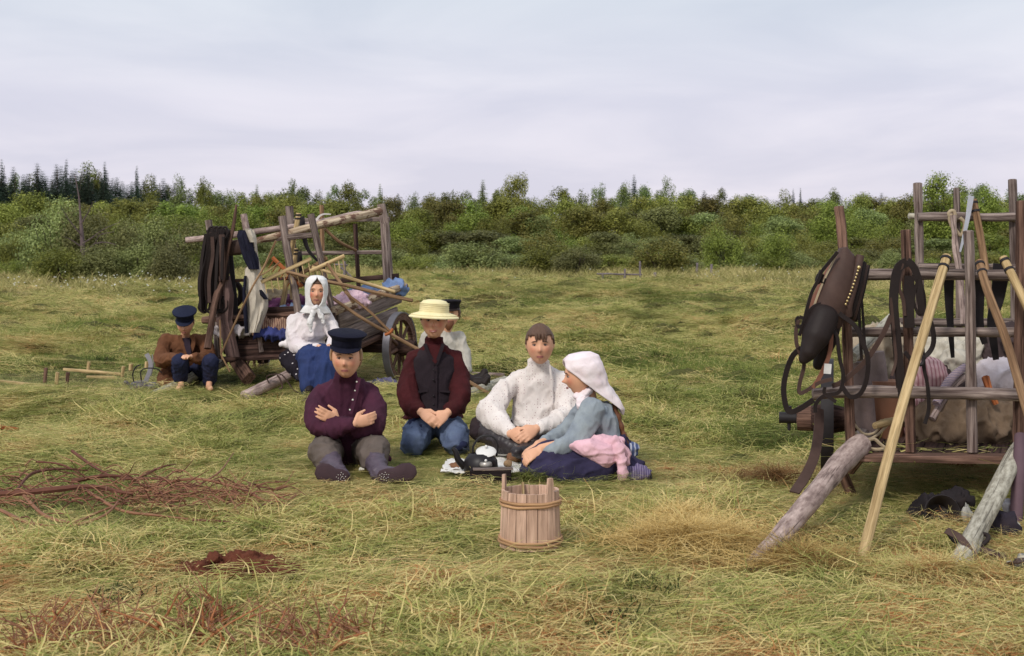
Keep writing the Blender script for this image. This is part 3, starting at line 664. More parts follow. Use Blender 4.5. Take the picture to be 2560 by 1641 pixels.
    MB().pole(P(861, 708, 50), P(862, 654, 50), .05, .04, 8).build('post', pw, rl); MB().pole(P(852, 668, 50.1), P(892, 706, 50.1), .045, .04, 8).build('rail', pw, rl); MB().pole(P(834, 662, 50.2), P(868, 663, 50.2), .03, .03, 8).build('rail', pw, rl)
# ================================================================== shared materials
W_GREY = wood('weathered grey timber', (.36, .285, .25), (.12, .08, .07), .7)
W_SIDE = wood('weathered side board', (.33, .255, .225), (.16, .115, .10), .5)
W_DARK = wood('dark weathered timber', (.11, .062, .05), (.035, .02, .018), .6)
W_RED = wood('reddish weathered timber', (.26, .15, .11), (.075, .04, .03), .8)
W_PALE = wood('pale peeled pole', (.62, .46, .25), (.42, .28, .13), .35)
W_BRN = wood('brown handled wood', (.40, .25, .14), (.20, .11, .06), .4)
W_ORG = wood('orange stained wood', (.48, .16, .06), (.28, .08, .03), .3)
W_LOG = wood('barked grey log', (.52, .40, .355), (.32, .225, .20), .75, gscale=.55, zf=11)
W_LOGP = wood('pale weathered log', (.54, .50, .41), (.36, .32, .25), .7, gscale=.8, zf=14)
W_BIRCH = wood('birch bark', (.62, .50, .36), (.40, .28, .18), .5, bark=(.16, .085, .06))
LEATH = plain('dark leather', (.020, .013, .012), .6, .22, .5, 14)
LEATHB = plain('brown worn leather', (.075, .044, .036), .65, .2, .6, 9)
LEATHR = plain('red brown leather', (.20, .085, .055), .7, .2, .4, 9)
IRON = plain('dark iron', (.022, .018, .02), .6, .25, .4, 30)
TYRE = plain('worn iron tyre', (.20, .19, .215), .45, .6, .3, 18, .5)
STEEL = plain('polished scythe steel', (.70, .70, .74), .3, .6, .15, 12, .75)
BRASS = plain('brass stud', (.75, .58, .28), .3, .6, .1, 9, .8)
ROPE = plain('hemp rope', (.42, .33, .22), .9, .1, .3, 60)
EPOS = {}
def PL(seq, Y): return [P(a[0], a[1], a[2] if len(a) > 2 else Y) for a in seq]

def wheel(parent, c, axis, r=.335, name='wheel', ns=10, hub_out=.16, tyre_mat=None):
    """spoked cart wheel: felloe with tyre, hub and spokes as sub-parts"""
    axis = Vector(axis).normalized(); c = Vector(c); q = axis.to_track_quat('Z', 'Y').to_matrix(); 
    f = MB(); f.lathe([(r - .075, -.025), (r - .075, .025), (r - .012, .028), (r - .012, -.028), (r - .075, -.025)], c, q, 40); w_ = f.build(name, W_RED, parent, sharp=40)
    w_.location = c - worg(parent); w_.data.transform(Matrix.Translation(-w_.location))
    MB().lathe([(r - .012, -.032), (r - .012, .032), (r, .034), (r, -.034), (r - .012, -.032)], c, q, 48).build('tyre', tyre_mat or TYRE, w_, sharp=40)
    MB().lathe([(0, -.12), (.06, -.12), (.075, -.06), (.088, 0), (.075, .07), (.062, hub_out), (.035, hub_out), (.03, hub_out - .03), (0, hub_out - .03)], c, q, 24).build('hub', W_DARK, w_, sharp=40)
    for k in range(ns):
        a = 2 * math.pi * k / ns + .2; d = q @ Vector((math.cos(a), math.sin(a), 0)); s = MB()
        s.tube([c + d * .06, c + d * .14, c + d * (r - .11), c + d * (r - .07)], [.02, .017, .014, .019], 8); s.build('spoke', W_RED, w_)
    return w_

# ================================================================== left cart
def YF(px): return 12.6 + (845 - px) / 300 * .4
def YR(px): return 13.75 + (990 - px) / 268 * .35
def left_cart():
    t = thing('hay_cart', 'old grey hay cart loaded with rakes, behind the woman in the white headscarf', 'cart', G(760, 965)); 
    def front(seq): return [P(x, y, YF(x)) for x, y in seq]
    def rear(seq): return [P(x, y, YR(x)) for x, y in seq]
    def post(seq, r, mat, fn): q = smooth_path(fn(seq), 5); m = MB(); m.tube([q[0]] + q + [q[-1]], [r * .7] + [r * (1 + .12 * mnoise.noise(p * 6)) for p in q] + [r * .8], 9, wob=.15); return m.build('post', mat, t)
    post([(521, 551), (530, 640), (546, 905)], .036, W_GREY, front); post([(609, 536), (620, 600), (640, 760), (656, 880)], .03, W_LOG, front)
    post([(705, 541), (722, 650), (744, 770), (752, 885)], .036, W_GREY, front)
    MB().beam(P(777, 536, YF(777)), P(801, 645, YF(801)), .06, .05, (0, 1, 0)).beam(P(800, 640, YF(801)), P(834, 790, YF(834)), .052, .045, (0, 1, 0)).build('post', W_GREY, t)
    MB().beam(P(575, 630, 12.93), P(601, 890, 12.93), .045, .03, (0, 1, 0)).build('post', IRON, t)
    MB().beam(P(723, 516, YR(723)), P(738, 730, YR(738)), .075, .06, (0, 1, 0)).build('post', W_GREY, t)
    MB().beam(P(804, 513, YR(804)), P(808, 730, YR(804)), .042, .04, (0, 1, 0)).build('post', W_BRN, t)
    MB().beam(P(953, 511, YR(955)), P(962, 560, YR(960)), .075, .07, (0, 1, 0), w1=.085).beam(P(962, 558, YR(960)), P(973, 735, YR(970)), .085, .07, (0, 1, 0), w1=.10).build('post', W_GREY, t)
    m = MB(); m.tube(smooth_path(rear([(888, 560), (891, 620), (896, 706), (899, 770)])), .022, 8); m.build('iron_stay', W_DARK, t)
    for a, b, h, mat, fn in (((536, 612), (784, 588), .05, W_GREY, front), ((556, 703), (744, 696), .03, W_DARK, front), ((560, 780), (745, 772), .05, W_DARK, front),
                             ((728, 552), (974, 548), .045, W_GREY, rear), ((740, 634), (962, 631), .04, W_GREY, rear), ((738, 712), (996, 690), .05, W_DARK, rear)):
        p, q = fn([a, b]); MB().beam(p, q, .035, h, (0, 0, 1)).build('rail', mat, t)
    p, q = front([(508, 801), (742, 787)]); MB().pole(p, q, .034, .034).build('rail', W_RED, t)
    for z0 in (846, 876): p, q = front([(566, z0 + 2), (842, z0 - 6)]); MB().beam(p, q, .03, .105).build('board', W_DARK, t)
    p, q = front([(540, 900), (852, 884)]); MB().beam(p, q, .09, .05).build('sill', W_DARK, t)
    MB().beam(P(834, 782, 12.6), P(840, 880, 12.6), .05, .05, (0, 1, 0)).build('corner_post', W_DARK, t)
    # side boards run back from the front corner
    MB().beam(P(846, 804, 12.62), P(1001, 742, 13.75), .028, .146, h1=.118).build('side_board', W_SIDE, t)
    MB().beam(P(845, 851, 12.62), P(992, 789, 13.72), .028, .185, h1=.165).build('side_board', W_SIDE, t)
    MB().beam(P(850, 888, 12.66), P(975, 830, 13.6), .05, .05).build('side_sill', W_RED, t)
    MB().beam(P(560, 812, 13.02), P(742, 760, 14.1), .028, .15).build('side_board', W_DARK, t)
    MB().beam(P(560, 862, 13.02), P(742, 806, 14.1), .028, .18).build('side_board', W_DARK, t)
    for k in range(6):
        f = k / 6 + .08; a = P(570, 898, 13.02).lerp(P(840, 884, 12.66), f); b = P(745, 845, 14.1).lerp(P(975, 832, 13.65), f); MB().beam(a, b, .15, .025, (0, 0, 1)).build('floor_board', W_DARK, t)
    c = P(1000, 868, 13.35); ax = Vector((.945, -.327, 0)); c.z = .337; wheel(t, c, ax, .337)
    c2 = Vector((-2.55, 13.86, .337)); wheel(t, c2, -ax, .337)
    MB().beam(c2, c + ax * -.05, .09, .11).build('axle', W_DARK, t); MB().beam(c2 + Vector((.1, 0, .1)), c + ax * -.14 + Vector((0, 0, .1)), .1, .12).build('bolster', W_DARK, t)
    for x in (648, 664): MB().tube([P(x, 888, 12.9), P(x + 1, 908, 12.9)], .02, 8).build('peg', W_DARK, t)
    MB().beam(P(590, 900, 12.98), P(622, 948, 12.7), .12, .09, (0, 1, 0)).build('prop', W_RED, t)
    MB().pole(P(611, 991, 11.85), P(842, 884, 12.7), .048, .05, 12, wob=.08).build('shaft', W_LOG, t)
    MB().pole(P(368, 994, 12.1), P(560, 905, 13.0), .036, .045, 12, wob=.08).build('shaft', W_LOGP, t)
    m = MB(); m.strap(PL([(672, 958), (668, 940), (700, 936), (716, 950), (735, 975), (765, 990)], 12.0), .03, .006, (0, 0, 1)); m.build('shaft_strap', LEATHB, t)
    m = MB(); m.tube(smooth_path(PL([(693, 938), (700, 948), (706, 968), (698, 972)], 11.98)), .008, 6); m.build('shaft_strap', LEATHB, t)
    # ---- things laid on the cart
    G1 = 'poles laid over the left cart'
    tag(stick([P(x, y, Y) for x, y, Y in ((465, 601, 12.95), (560, 591, 12.95), (643, 579, 12.95), (771, 562, 13.2), (830, 548, 13.5), (892, 533, 13.7), (920, 536, 13.75))], [.03, .03, .028, .022, .018], W_LOG, 'pole', None, 10, .06), 'long smooth grey pole reaching out past the left end of the cart top', 'pole', G1)
    tag(stick([P(x, y, Y) for x, y, Y in ((606, 615, 12.75), (650, 600, 12.78), (703, 588, 12.8), (791, 565, 12.85), (889, 543, 13.2), (949, 529, 13.55))], [.026, .03, .034, .038, .04], W_BIRCH, 'birch_pole', None, 12, .1), 'birch pole with flaking bark laid along the top of the left cart', 'pole', G1)
    tag(stick([P(x, y, Y) for x, y, Y in ((835, 778, 12.58), (900, 757, 13.0), (960, 733, 13.4), (1013, 716, 13.75))], [.042, .042, .036], W_BIRCH, 'birch_log', None, 12, .1), 'birch log lying on the side board of the left cart', 'log', G1)
    tag(stick([P(x, y, Y) for x, y, Y in ((812, 573, 13.4), (850, 606, 13.5), (889, 626, 13.7))], [.018, .016, .016], W_BRN, 'stick'), 'thin slanting stick tied under the birch pole at the back of the left cart', 'stick')
    tag(stick([P(x, y, Y) for x, y, Y in ((591, 512, 12.7), (588, 535, 12.7), (583, 570, 12.7), (566, 645, 12.7), (558, 700, 12.7), (543, 735, 12.65), (530, 800, 12.55), (519, 872, 12.45))], [.011, .014, .018, .022, .03, .03, .032], W_RED, 'branch', None, 9, .2), 'dark barked branch with a peeled tip leaning on the front of the left cart', 'branch')
    m = MB(); m.tube(smooth_path(PL([(690, 602), (660, 668), (630, 720), (596, 790), (552, 886)], 12.5)), .010, 6); m.tube(smooth_path(PL([(648, 690), (668, 680), (700, 655)], 12.5)), .006, 5); m.tube(smooth_path(PL([(552, 886), (575, 930)], 12.45)), .008, 5); m.tube(smooth_path(PL([(550, 800), (552, 870), (556, 900)], 12.5)), .008, 5)
    tag(m.build('twig', W_BRN), 'long thin forked twig leaning across the front of the left cart', 'twig')
    # rakes
    def rake(p0, p1, h0, h1, mat, hm, label, nt_=9, tl=.1, td=(.18, 0, -1), Y=12.55, hy=None):
        r = thing('hay_rake', label, 'rake', P((p0[0] + p1[0]) / 2, (p0[1] + p1[1]) / 2, Y), 'wooden hay rakes')
        a = P(*p0, Y); b = P(*p1, Y + .05); MB().beam(a, b, .03, .035, (0, 0, 1)).build('rake_head', mat, r)
        for k in range(nt_):
            c = a.lerp(b, (k + .5) / nt_); d = Vector(td).normalized() * tl * (.9 + .2 * rng.random()); MB().tube([c, c + d], [.007, .004], 6).build('tooth', mat, r)
        if h0: MB().pole(h0, h1, .015, .017, 8, bend=.012, wob=.05, knots=False).build('handle', hm, r)
        return r
    rake((653, 706), (778, 647), P(716, 680, 12.54), P(1031, 752, 12.3), W_PALE, W_BRN, 'pale yellow rake whose head lies lowest and leftmost on the left cart', 8, .125)
    rake((738, 694), (818, 645), P(780, 668, 12.62), P(987, 730, 12.7), W_BRN, W_PALE, 'brown headed rake between the two pale ones on the left cart', 6, .09, Y=12.66)
    rake((776, 678), (861, 640), P(818, 660, 12.62), P(884, 757, 12.45), W_PALE, W_BRN, 'pale rake with its head farthest right on the left cart', 8, .13, Y=12.6)
    rake((681, 644), (756, 717), P(716, 678, 12.74), P(1227, 987, 12.32), W_ORG, W_BRN, 'orange headed rake whose long handle reaches the hay beside the kneeling boy', 8, .09, (-.5, 0, -.8), Y=12.72)
    # scythe with forked grip
    s = thing('scythe', 'scythe with a forked wooden grip sticking out over the cart wheel', 'scythe', P(900, 760, 12.4)); MB().pole(P(862, 730, 12.4), P(976, 830, 12.35), .012, .012, 8, .01).build('snath', W_BRN, s)
    MB().tube(smooth_path([P(962, 838, 12.34), P(975, 832, 12.34), P(982, 822, 12.34)]), .014, 8).build('grip', W_ORG, s)
    for (a, b, Y, lb) in (((747, 534), (706, 765), 13.0, 'pale scythe handle bound with black cord standing tallest inside the left cart'), ((740, 622), (729, 778), 13.1, 'short pale scythe handle standing inside the left cart')):
        s = thing('scythe', lb, 'scythe', P(*b, Y), 'scythes standing in the left cart'); MB().pole(P(*a, Y), P(*b, Y), .024, .026, 9, .01, .05).build('snath', W_PALE, s)
        for k in (4, 13): c = P(a[0] - k * .15, a[1] + k, Y); MB().tube([c + Vector((0, 0, .008)), c - Vector((0, 0, .008))], .029, 10).build('binding', IRON, s)
        MB().strap(PL([(a[0] + 6, a[1] + 8), (a[0] + 14, a[1] + 60), (a[0] + 24, a[1] + 92), (a[0] + 50, a[1] + 122)], Y + .1), .06, .004, (0, -1, 0), taper=True).build('blade', IRON, s)
    s = MB(); s.strap(PL([(790, 590), (787, 565), (795, 545), (808, 536), (827, 536)], 13.3), .03, .006, (0, -1, 0), taper=True); tag(s.build('sickle_blade', plain('pale bone grey blade', (.62, .58, .55), .5)), 'pale curved blade hooked over the thin rear post of the left cart', 'blade')
    # hanging coat: linen with black lining
    def sheet(name, rows, mat, Yf_, parent=None, amp=.03, nu=18, thick=.012, label=None, cat=None, group=None):
        """a cloth hanging in folds between left and right edge points (rows of (xl, xr, y))"""
        m = MB(); vs = []; us = []; nv = 6 * (len(rows) - 1) + 1; sd = rng.random() * 50
        for j in range(nv):
            f = j / 6; i = min(int(f), len(rows) - 2); g = f - i; xl, xr, y = [rows[i][k] * (1 - g) + rows[i + 1][k] * g for k in range(3)]
            for k in range(nu + 1):
                u = k / nu; fold = mnoise.noise(Vector((u * 4.2 + sd, j * .07, 0))) + .5 * mnoise.noise(Vector((u * 11 + sd, j * .12, 3)))
                vs.append(P(xl + (xr - xl) * u, y, Yf_ - .05 * math.sin(u * math.pi) + amp * fold)); us.append((u * .4, 0, j * .03))
        n = nu + 1; back = [v + Vector((0, thick, 0)) for v in vs]; L = len(vs)
        fs = [(j * n + k, (j + 1) * n + k, (j + 1) * n + k + 1, j * n + k + 1) for j in range(nv - 1) for k in range(nu)]
        fs += [tuple(q + L for q in f[::-1]) for f in fs]
        ed = [(k, k + 1) for k in range(nu)] + [((nv - 1) * n + k + 1, (nv - 1) * n + k) for k in range(nu)] + [((j + 1) * n, j * n) for j in range(nv - 1)] + [(j * n + nu, (j + 1) * n + nu) for j in range(nv - 1)]
        fs += [(a, b, b + L, a + L) for a, b in ed]
        m.add(vs + back, fs, us + us); o = m.build(name, mat, parent)
        if label: tag(o, label, cat, group)
        return o
    BLK = cloth('black cloth', (.018, .018, .035), (.01, .01, .02), dirt=.1); LIN = cloth('undyed linen', (.60, .53, .44), (.42, .36, .30), dirt=.3)
    k = thing('coat', 'pale linen coat with black lining hanging from a post of the left cart', 'coat', P(620, 600, 12.7))
    sheet('coat_lining', [(596, 620, 576), (592, 628, 590), (600, 636, 620), (608, 646, 648), (622, 648, 674)], BLK, 12.6, k)
    sheet('coat_body', [(612, 628, 572), (622, 640, 596), (634, 645, 640), (612, 652, 672), (612, 656, 700), (616, 670, 740), (618, 670, 770), (619, 660, 800), (618, 648, 832)], LIN, 12.66, k)
    sheet('coat_edge', [(610, 616, 690), (606, 614, 730), (607, 618, 770), (612, 620, 834)], BLK, 12.64, k, nu=4)
    sheet('coat_pocket', [(648, 654, 725), (650, 664, 738), (660, 670, 749)], BLK, 12.6, k, nu=5)
    sheet('coat_collar', [(612, 634, 575), (618, 640, 592), (624, 642, 606)], LIN, 12.56, k, nu=6)
    # hanging harness bundle
    h = thing('horse_harness', 'bundle of brown leather horse harness hanging off the left front post of the left cart', 'harness', P(530, 600, 12.8))
    MB().strap(PL([(520, 590), (545, 583), (575, 590)], 12.75), .10, .05, (0, -1, 0)).build('pad', LEATH, h)
    for i in range(20):
        x0 = 514 + i * 2.8 + rng.uniform(-3, 3); x1 = 496 + i * 3.8 + rng.uniform(-6, 6); yb = rng.uniform(720, 780) if i < 14 else rng.uniform(650, 700); Y = 12.72 + rng.uniform(-.09, .06)
        MB().strap(PL([(x0, 588 + rng.uniform(-8, 5)), (x0 * .6 + x1 * .4 + rng.uniform(-4, 4), 640), (x0 * .2 + x1 * .8 + rng.uniform(-5, 5), 700), (x1, yb)], Y), rng.uniform(.025, .06), .012, (rng.uniform(-.4, .4), -1, 0), tw=rng.uniform(-1.5, 1.5)).build('strap', rng.choice([LEATH, LEATH, LEATHB]), h)
    for i in range(7):
        x = 505 + i * 9; m = MB(); m.tube(smooth_path(PL([(x, 740), (x - 8, 770), (x + rng.uniform(-4, 6), 782), (x + 10, 768), (x + 8, 742)], 12.7)), .011, 6); m.build('strap_loop', LEATH, h)
    for i in range(4): x = 520 + i * 11; m = MB(); m.tube(smooth_path(PL([(x, 596), (x + 2, 574), (x + 12, 568), (x + 16, 585), (x + 8, 600)], 12.66)), .011, 6); m.build('strap_loop', LEATH, h)
    cl = MB(); cl.beam(P(548, 622, 12.8), P(607, 618, 12.78), .10, .13, (0, 0, 1), jit=.2); tag(cl.build('harness_saddle', LEATHB), 'brown leather saddle pad lying across the front rail of the left cart', 'saddle')
    sheet('apron', [(545, 575, 690), (545, 585, 740), (540, 580, 800), (556, 590, 850), (565, 600, 893)], cloth('brown sacking', (.16, .10, .09), dirt=.3), 12.75, label='brown sacking hanging below the harness at the left end of the cart', cat='sacking')
    cr = thing('collar_ring', 'dark leather horse collar hanging inside the front rails of the left cart', 'horse collar', P(585, 735, 13.1)); m = MB(); m.tube([P(583 + 20 * math.cos(a), 735 + 28 * math.sin(a), 13.1) for a in np.linspace(0, 6.28, 20)[:-1]], .028, 8, closed=True); m.build('ring', LEATH, cr); m = MB(); m.strap(PL([(560, 752), (582, 757), (598, 750)], 13.05), .05, .01, (0, -1, 0)); m.build('strap', LEATH, cr)
    # bundles of cloth in the left cart
    def heap(name, c, r, mat, label, cat='cloth', grp=None, amp=.03, parent=None, vox=.012, extra=()):
        m = MB(); m.ball(c, r, 18, 12)
        for (d, rr) in extra: m.ball(Vector(c) + Vector(d), rr, 14, 10)
        o = fuse(m, name, mat, parent, vox, 3, wrinkle=(amp, 9, (1, 1, .7)))
        if label: setorigin(o, c); tag(o, label, cat, grp)
        return o
    globals()['heap'] = heap; globals()['sheet'] = sheet
    heap('blanket', P(700, 772, 13.2), (.28, .22, .07), cloth('plum cloth', (.15, .05, .12)), 'plum coloured cloth heaped inside the left cart under the rakes', extra=[((.1, 0, .05), (.16, .14, .07))])
    heap('shirt', P(742, 779, 12.95), (.2, .14, .05), cloth('faded blue cloth', (.16, .22, .36)), 'faded blue cloth beside the woman on the left cart')
    heap('blanket', P(693, 818, 12.8), (.25, .08, .09), cloth('striped rug', (.22, .11, .09), stripes=((.55, .38, .25), 18, 'X')), 'brown striped rug hanging over the front rail of the left cart')
    heap('skirt_bundle', P(706, 838, 12.72), (.26, .06, .05), cloth('deep blue cloth', (.05, .06, .2)), 'deep blue cloth trailing below the striped rug on the left cart')
    heap('linen_bundle', P(580, 826, 12.85), (.17, .06, .06), cloth('grey white linen', (.5, .45, .46)), 'small whitish bundle behind the lower front rail of the left cart')
    heap('basket_lid', P(670, 745, 13.3), (.26, .15, .06), cloth('wicker', (.42, .33, .22), stripes=((.2, .14, .09), 30, 'X')), 'pale woven mat tilted inside the left cart', 'mat')
    heap('shirt', P(852, 759, 13.0), (.27, .15, .05), cloth('pink white cloth', (.66, .47, .52), (.5, .3, .38)), 'pink and white cloth behind the birch log on the left cart', extra=[((.12, .1, .05), (.12, .1, .05))])
    heap('trousers', P(921, 735, 13.5), (.2, .12, .055), cloth('denim', (.12, .17, .30)), 'dark blue denim bundle behind the rake handles on the left cart')
    heap('trousers', P(990, 722, 13.72), (.13, .1, .07), cloth('light denim', (.20, .28, .47), (.12, .17, .32)), 'lighter blue denim draped over the rear corner of the left cart')
left_cart()

# ================================================================== right cart
def right_cart():
    FYR, RYR = 7.0, 8.9
    t = thing('hay_cart', 'tall railed hay cart at the right edge, hung with horse harness and scythes', 'cart', G(2330, 1240))
    def rp(seq, r, mat, Y, nm='post', n=12, wob=.1, sub=8):
        q = smooth_path(PL(seq, Y), sub); m = MB(); rr = [r * (1 + .14 * mnoise.noise(p * 9)) for p in q]; T = (q[0] - q[1]).normalized() * r * .1
        m.tube([q[0] + T * 2] + [q[0] + T] + q, [r * .6, r * .9] + rr, n, wob=wob); return m.build(nm, mat, t)
    rp([(2097, 518), (2106, 600), (2118, 850), (2127, 1135)], .0255, W_RED, FYR)
    rp([(2264, 577), (2268, 700), (2272, 900), (2277, 1130)], .026, W_RED, FYR)
    rp([(2421, 579), (2425, 700), (2427, 900), (2431, 1130)], .0265, W_GREY, FYR)
    rp([(2556, 505), (2556, 700), (2552, 900), (2548, 1140)], .034, W_RED, FYR)
    rp([(2294, 459), (2297, 560), (2300, 760), (2305, 1000)], .028, W_GREY, RYR); rp([(2391, 471), (2394, 600), (2398, 800), (2400, 1000)], .020, W_GREY, RYR)
    rp([(2531, 450), (2534, 560), (2537, 760), (2540, 1000)], .027, W_GREY, RYR)
    rp([(2272, 541), (2300, 542)], .02, W_LOGP, RYR + .06, 'rail'); rp([(2296, 543), (2380, 542), (2470, 544), (2550, 542)], .029, W_GREY, RYR - .05, 'rail')
    rp([(2296, 665), (2400, 667), (2580, 668)], .018, W_GREY, RYR - .045, 'rail'); rp([(2240, 805), (2400, 807), (2560, 806)], .026, W_GREY, RYR - .045, 'rail')
    rp([(2110, 688), (2200, 687), (2300, 686), (2420, 687), (2600, 690)], .029, W_GREY, FYR + .055, 'rail')
    rp([(2118, 831), (2300, 830), (2420, 831), (2600, 832)], .0245, W_GREY, FYR + .05, 'rail')
    rp([(2034, 986), (2120, 980), (2300, 982), (2430, 984), (2600, 990)], .031, W_GREY, FYR - .058, 'rail')
    MB().beam(P(2140, 1143, FYR - .03), P(2570, 1147, FYR - .03), .13, .035, jit=.1).build('front_sill', W_RED, t)
    # bed boards from the front sill back to the rear frame
    a0, b0 = P(2135, 1139, FYR + .06), P(2575, 1141, FYR + .06)
    for k in range(8):
        f = (k + .5) / 8; a = a0.lerp(b0, f); b = a + Vector((.78, 1.95, .16)); MB().beam(a, b, .098, .022, jit=.1).build('bed_board', W_DARK, t)
    for x in (0, 1):
        a = (a0 if x == 0 else b0) + Vector((0, -.04, .045)); MB().pole(a, a + Vector((.82, 2.05, .17)), .045, .04).build('side_beam', W_GREY, t)
    ax = Vector((-.966, .22, 0)).normalized(); c = Vector((1.76, 7.85, .335)); wheel(t, c, ax, .335, hub_out=.13, tyre_mat=IRON); c2 = c - ax * 1.25; wheel(t, c2, -ax, .335)
    MB().beam(c, c2, .1, .12).build('axle', W_DARK, t)
    m = MB(); m.tube([c + ax * .02, c + ax * .16, c + ax * .165, c + ax * .17], [.072, .07, .065, .02], 20); m.build('hub_barrel', W_RED, t)
    m = MB(); m.tube([c + ax * .16, c + ax * .265], [.03, .032], 14); m.tube([c + ax * .21 + Vector((0, 0, .065)), c + ax * .21 - Vector((0, 0, .07))], [.016, .009], 8); m.build('axle_pin', IRON, t)
    # shafts down to the hay
    for seq, r, mat in (([(1886, 1412, 5.70), (1960, 1330, 5.95), (2040, 1235, 6.35), (2100, 1160, 6.75), (2150, 1112, 7.0)], [.038, .043, .047, .055, .058], W_LOG), ([(2388, 1436, 5.60), (2440, 1330, 5.95), (2490, 1235, 6.35), (2532, 1150, 6.75), (2556, 1112, 7.0)], [.043, .044, .044, .043, .04], W_LOGP)):
        q = smooth_path(PL(seq, 0), 8); rr = lerpl(r, len(q)); T = (q[0] - q[1]).normalized(); m = MB(); m.tube([q[0] + T * .015] + q, [rr[0] * .8] + [x * (1 + .06 * mnoise.noise(p * 8)) for x, p in zip(rr, q)], 16, wob=.08); m.build('shaft', mat, t)
    MB().beam(P(2160, 1118, 7.05), P(2120, 1170, 7.15), .07, .07, (0, 1, 0)).build('shaft_block', W_RED, t); MB().beam(P(2098, 1165, 7.25), P(2128, 1235, 7.3), .05, .05, (0, 1, 0)).build('prop', W_RED, t)
    m = MB(); m.tube([P(2437, 1356, 5.87) + Vector((.056 * math.cos(a), .03 * math.sin(a), .03 * math.cos(a - .6))) for a in np.linspace(0, 6.28, 20)[:-1]], .010, 8, closed=True); m.build('shaft_loop', LEATH, t)
    MB().strap(PL([(2366, 1326, 5.85), (2400, 1345, 5.78), (2425, 1378, 5.72), (2440, 1412, 5.70)], 0), .03, .005, (0, -1, .3)).build('shaft_strap', LEATHB, t)
    MB().strap(PL([(2366, 1330, 5.88), (2385, 1352, 5.9), (2420, 1358, 5.9)], 0), .03, .005, (0, -.6, 1)).build('shaft_strap', LEATH, t)
    MB().strap(PL([(2452, 1374, 5.82), (2480, 1382, 5.8), (2515, 1392, 5.8)], 0), .035, .006, (0, -.6, 1)).build('shaft_strap', LEATHB, t)
    # standing prop at the right
    s = MB(); s.tube(smooth_path(PL([(2552, 1090, 6.75), (2546, 1200, 6.6), (2538, 1330, 6.5)], 0)), .03, 12); o = tag(s.build('prop_post', plain('purple brown post', (.12, .07, .085), .7, .3, .3, 10)), 'thick purple brown post propping the right end of the right cart', 'post')
    s = MB(); s.ball(G(2535, 1343) + Vector((0, 0, .03)), (.035, .03, .045), 12, 8); tag(s.build('wood_stub', W_LOGP), 'pale broken wood stub at the foot of the purple brown post', 'wood')
    # ---- scythes leaning on the cart
    def scythe(seq, r, mat, blade, label, top, bm=None):
        e = thing('scythe', label, 'scythe', PL(seq[-1:], 0)[0], 'scythes leaning on the right cart'); q = smooth_path(PL(seq, 0), 8)
        m = MB(); m.tube(q, [r * (1 + .05 * mnoise.noise(p * 12)) for p in q], 12, wob=.05); m.build('snath', mat, e)
        d = (q[1] - q[0]).normalized()
        for k in (.02, .075): cc = q[0] + d * k; m = MB(); m.tube([cc - d * .007, cc + d * .007], r * 1.18, 12); m.build('ferrule', IRON, e)
        if blade:
            m = MB(); m.strap(PL(blade, 0), top, .004, (0, -1, 0), taper=True); m.build('blade', bm or IRON, e)
        return e
    scythe([(2367, 642, 6.92), (2310, 830, 6.62), (2240, 1070, 6.3), (2155, 1398, 5.82)], .0235, W_PALE, [(2372, 690, 7.12), (2373, 760, 7.14), (2377, 830, 7.15), (2382, 895, 7.15)], 'pale scythe pole leaning at a slant from the top rail down to the hay', .055)
    scythe([(2448, 655, 6.9), (2470, 730, 6.75), (2515, 850, 6.6), (2552, 975, 6.4), (2600, 1130, 6.2)], .0205, W_BRN, [(2443, 685, 7.12), (2444, 760, 7.14), (2448, 810, 7.15), (2462, 860, 7.16)], 'browner scythe pole, the middle one of the three leaning on the top rail', .085)
    scythe([(2508, 645, 6.9), (2560, 750, 6.75), (2620, 880, 6.6)], .021, W_PALE, [(2505, 660, 7.12), (2495, 740, 7.14), (2480, 810, 7.15), (2490, 900, 7.16)], 'pale scythe pole farthest right, running out of the photo', .09)
    scythe([(2433, 500, 8.8), (2447, 570, 8.75), (2462, 660, 8.7), (2480, 780, 8.6)], .023, W_BRN, [(2428, 490, 8.72), (2420, 540, 8.72), (2410, 590, 8.72), (2400, 630, 8.72)], 'brown scythe handle with a bright steel blade standing behind the top rear rail', .036, STEEL)
    # rope and crooked branch on the rear rail
    m = MB(); m.tube(smooth_path(PL([(2378, 535), (2374, 548), (2382, 570), (2388, 546), (2384, 528), (2372, 534), (2382, 560), (2394, 582), (2404, 588), (2412, 560), (2400, 545)], 8.78)), .012, 8); tag(m.build('rope', ROPE), 'hemp rope knotted round the top rear rail of the right cart', 'rope')
    tag(stick(PL([(2383, 538, 8.75), (2386, 580, 8.75), (2389, 620, 8.75), (2396, 665, 8.75), (2404, 740, 8.72), (2408, 810, 8.7)], 0), [.022, .018, .02, .02, .02], W_LOG, 'crooked_branch', None, 8, .3), 'crooked pale branch hanging below the knotted rope', 'branch')
    # ---- big horse collar on the left post
    k = thing('horse_collar', 'big leather horse collar with brass studs hung on the left post of the right cart', 'horse collar', P(2080, 720, 6.9))
    def pad(rows, mat, name, Y, th=.05, n=16):
        m = MB(); secs = []
        for (xl, yl, xr, yr, d) in rows:
            a, b = P(xl, yl, Y + d), P(xr, yr, Y + d * .6); secs.append(((a + b) / 2, (b - a) / 2, Vector((0, th, 0))))
        m.loft(secs, True, n); return m.build(name, mat, k)
    pad([(2098, 622, 2116, 618, .0), (2082, 655, 2138, 640, -.02), (2062, 700, 2142, 690, -.05), (2044, 750, 2132, 742, -.06), (2030, 790, 2118, 784, -.05), (2020, 830, 2100, 826, -.02)], LEATHB, 'collar_cover', 6.86)
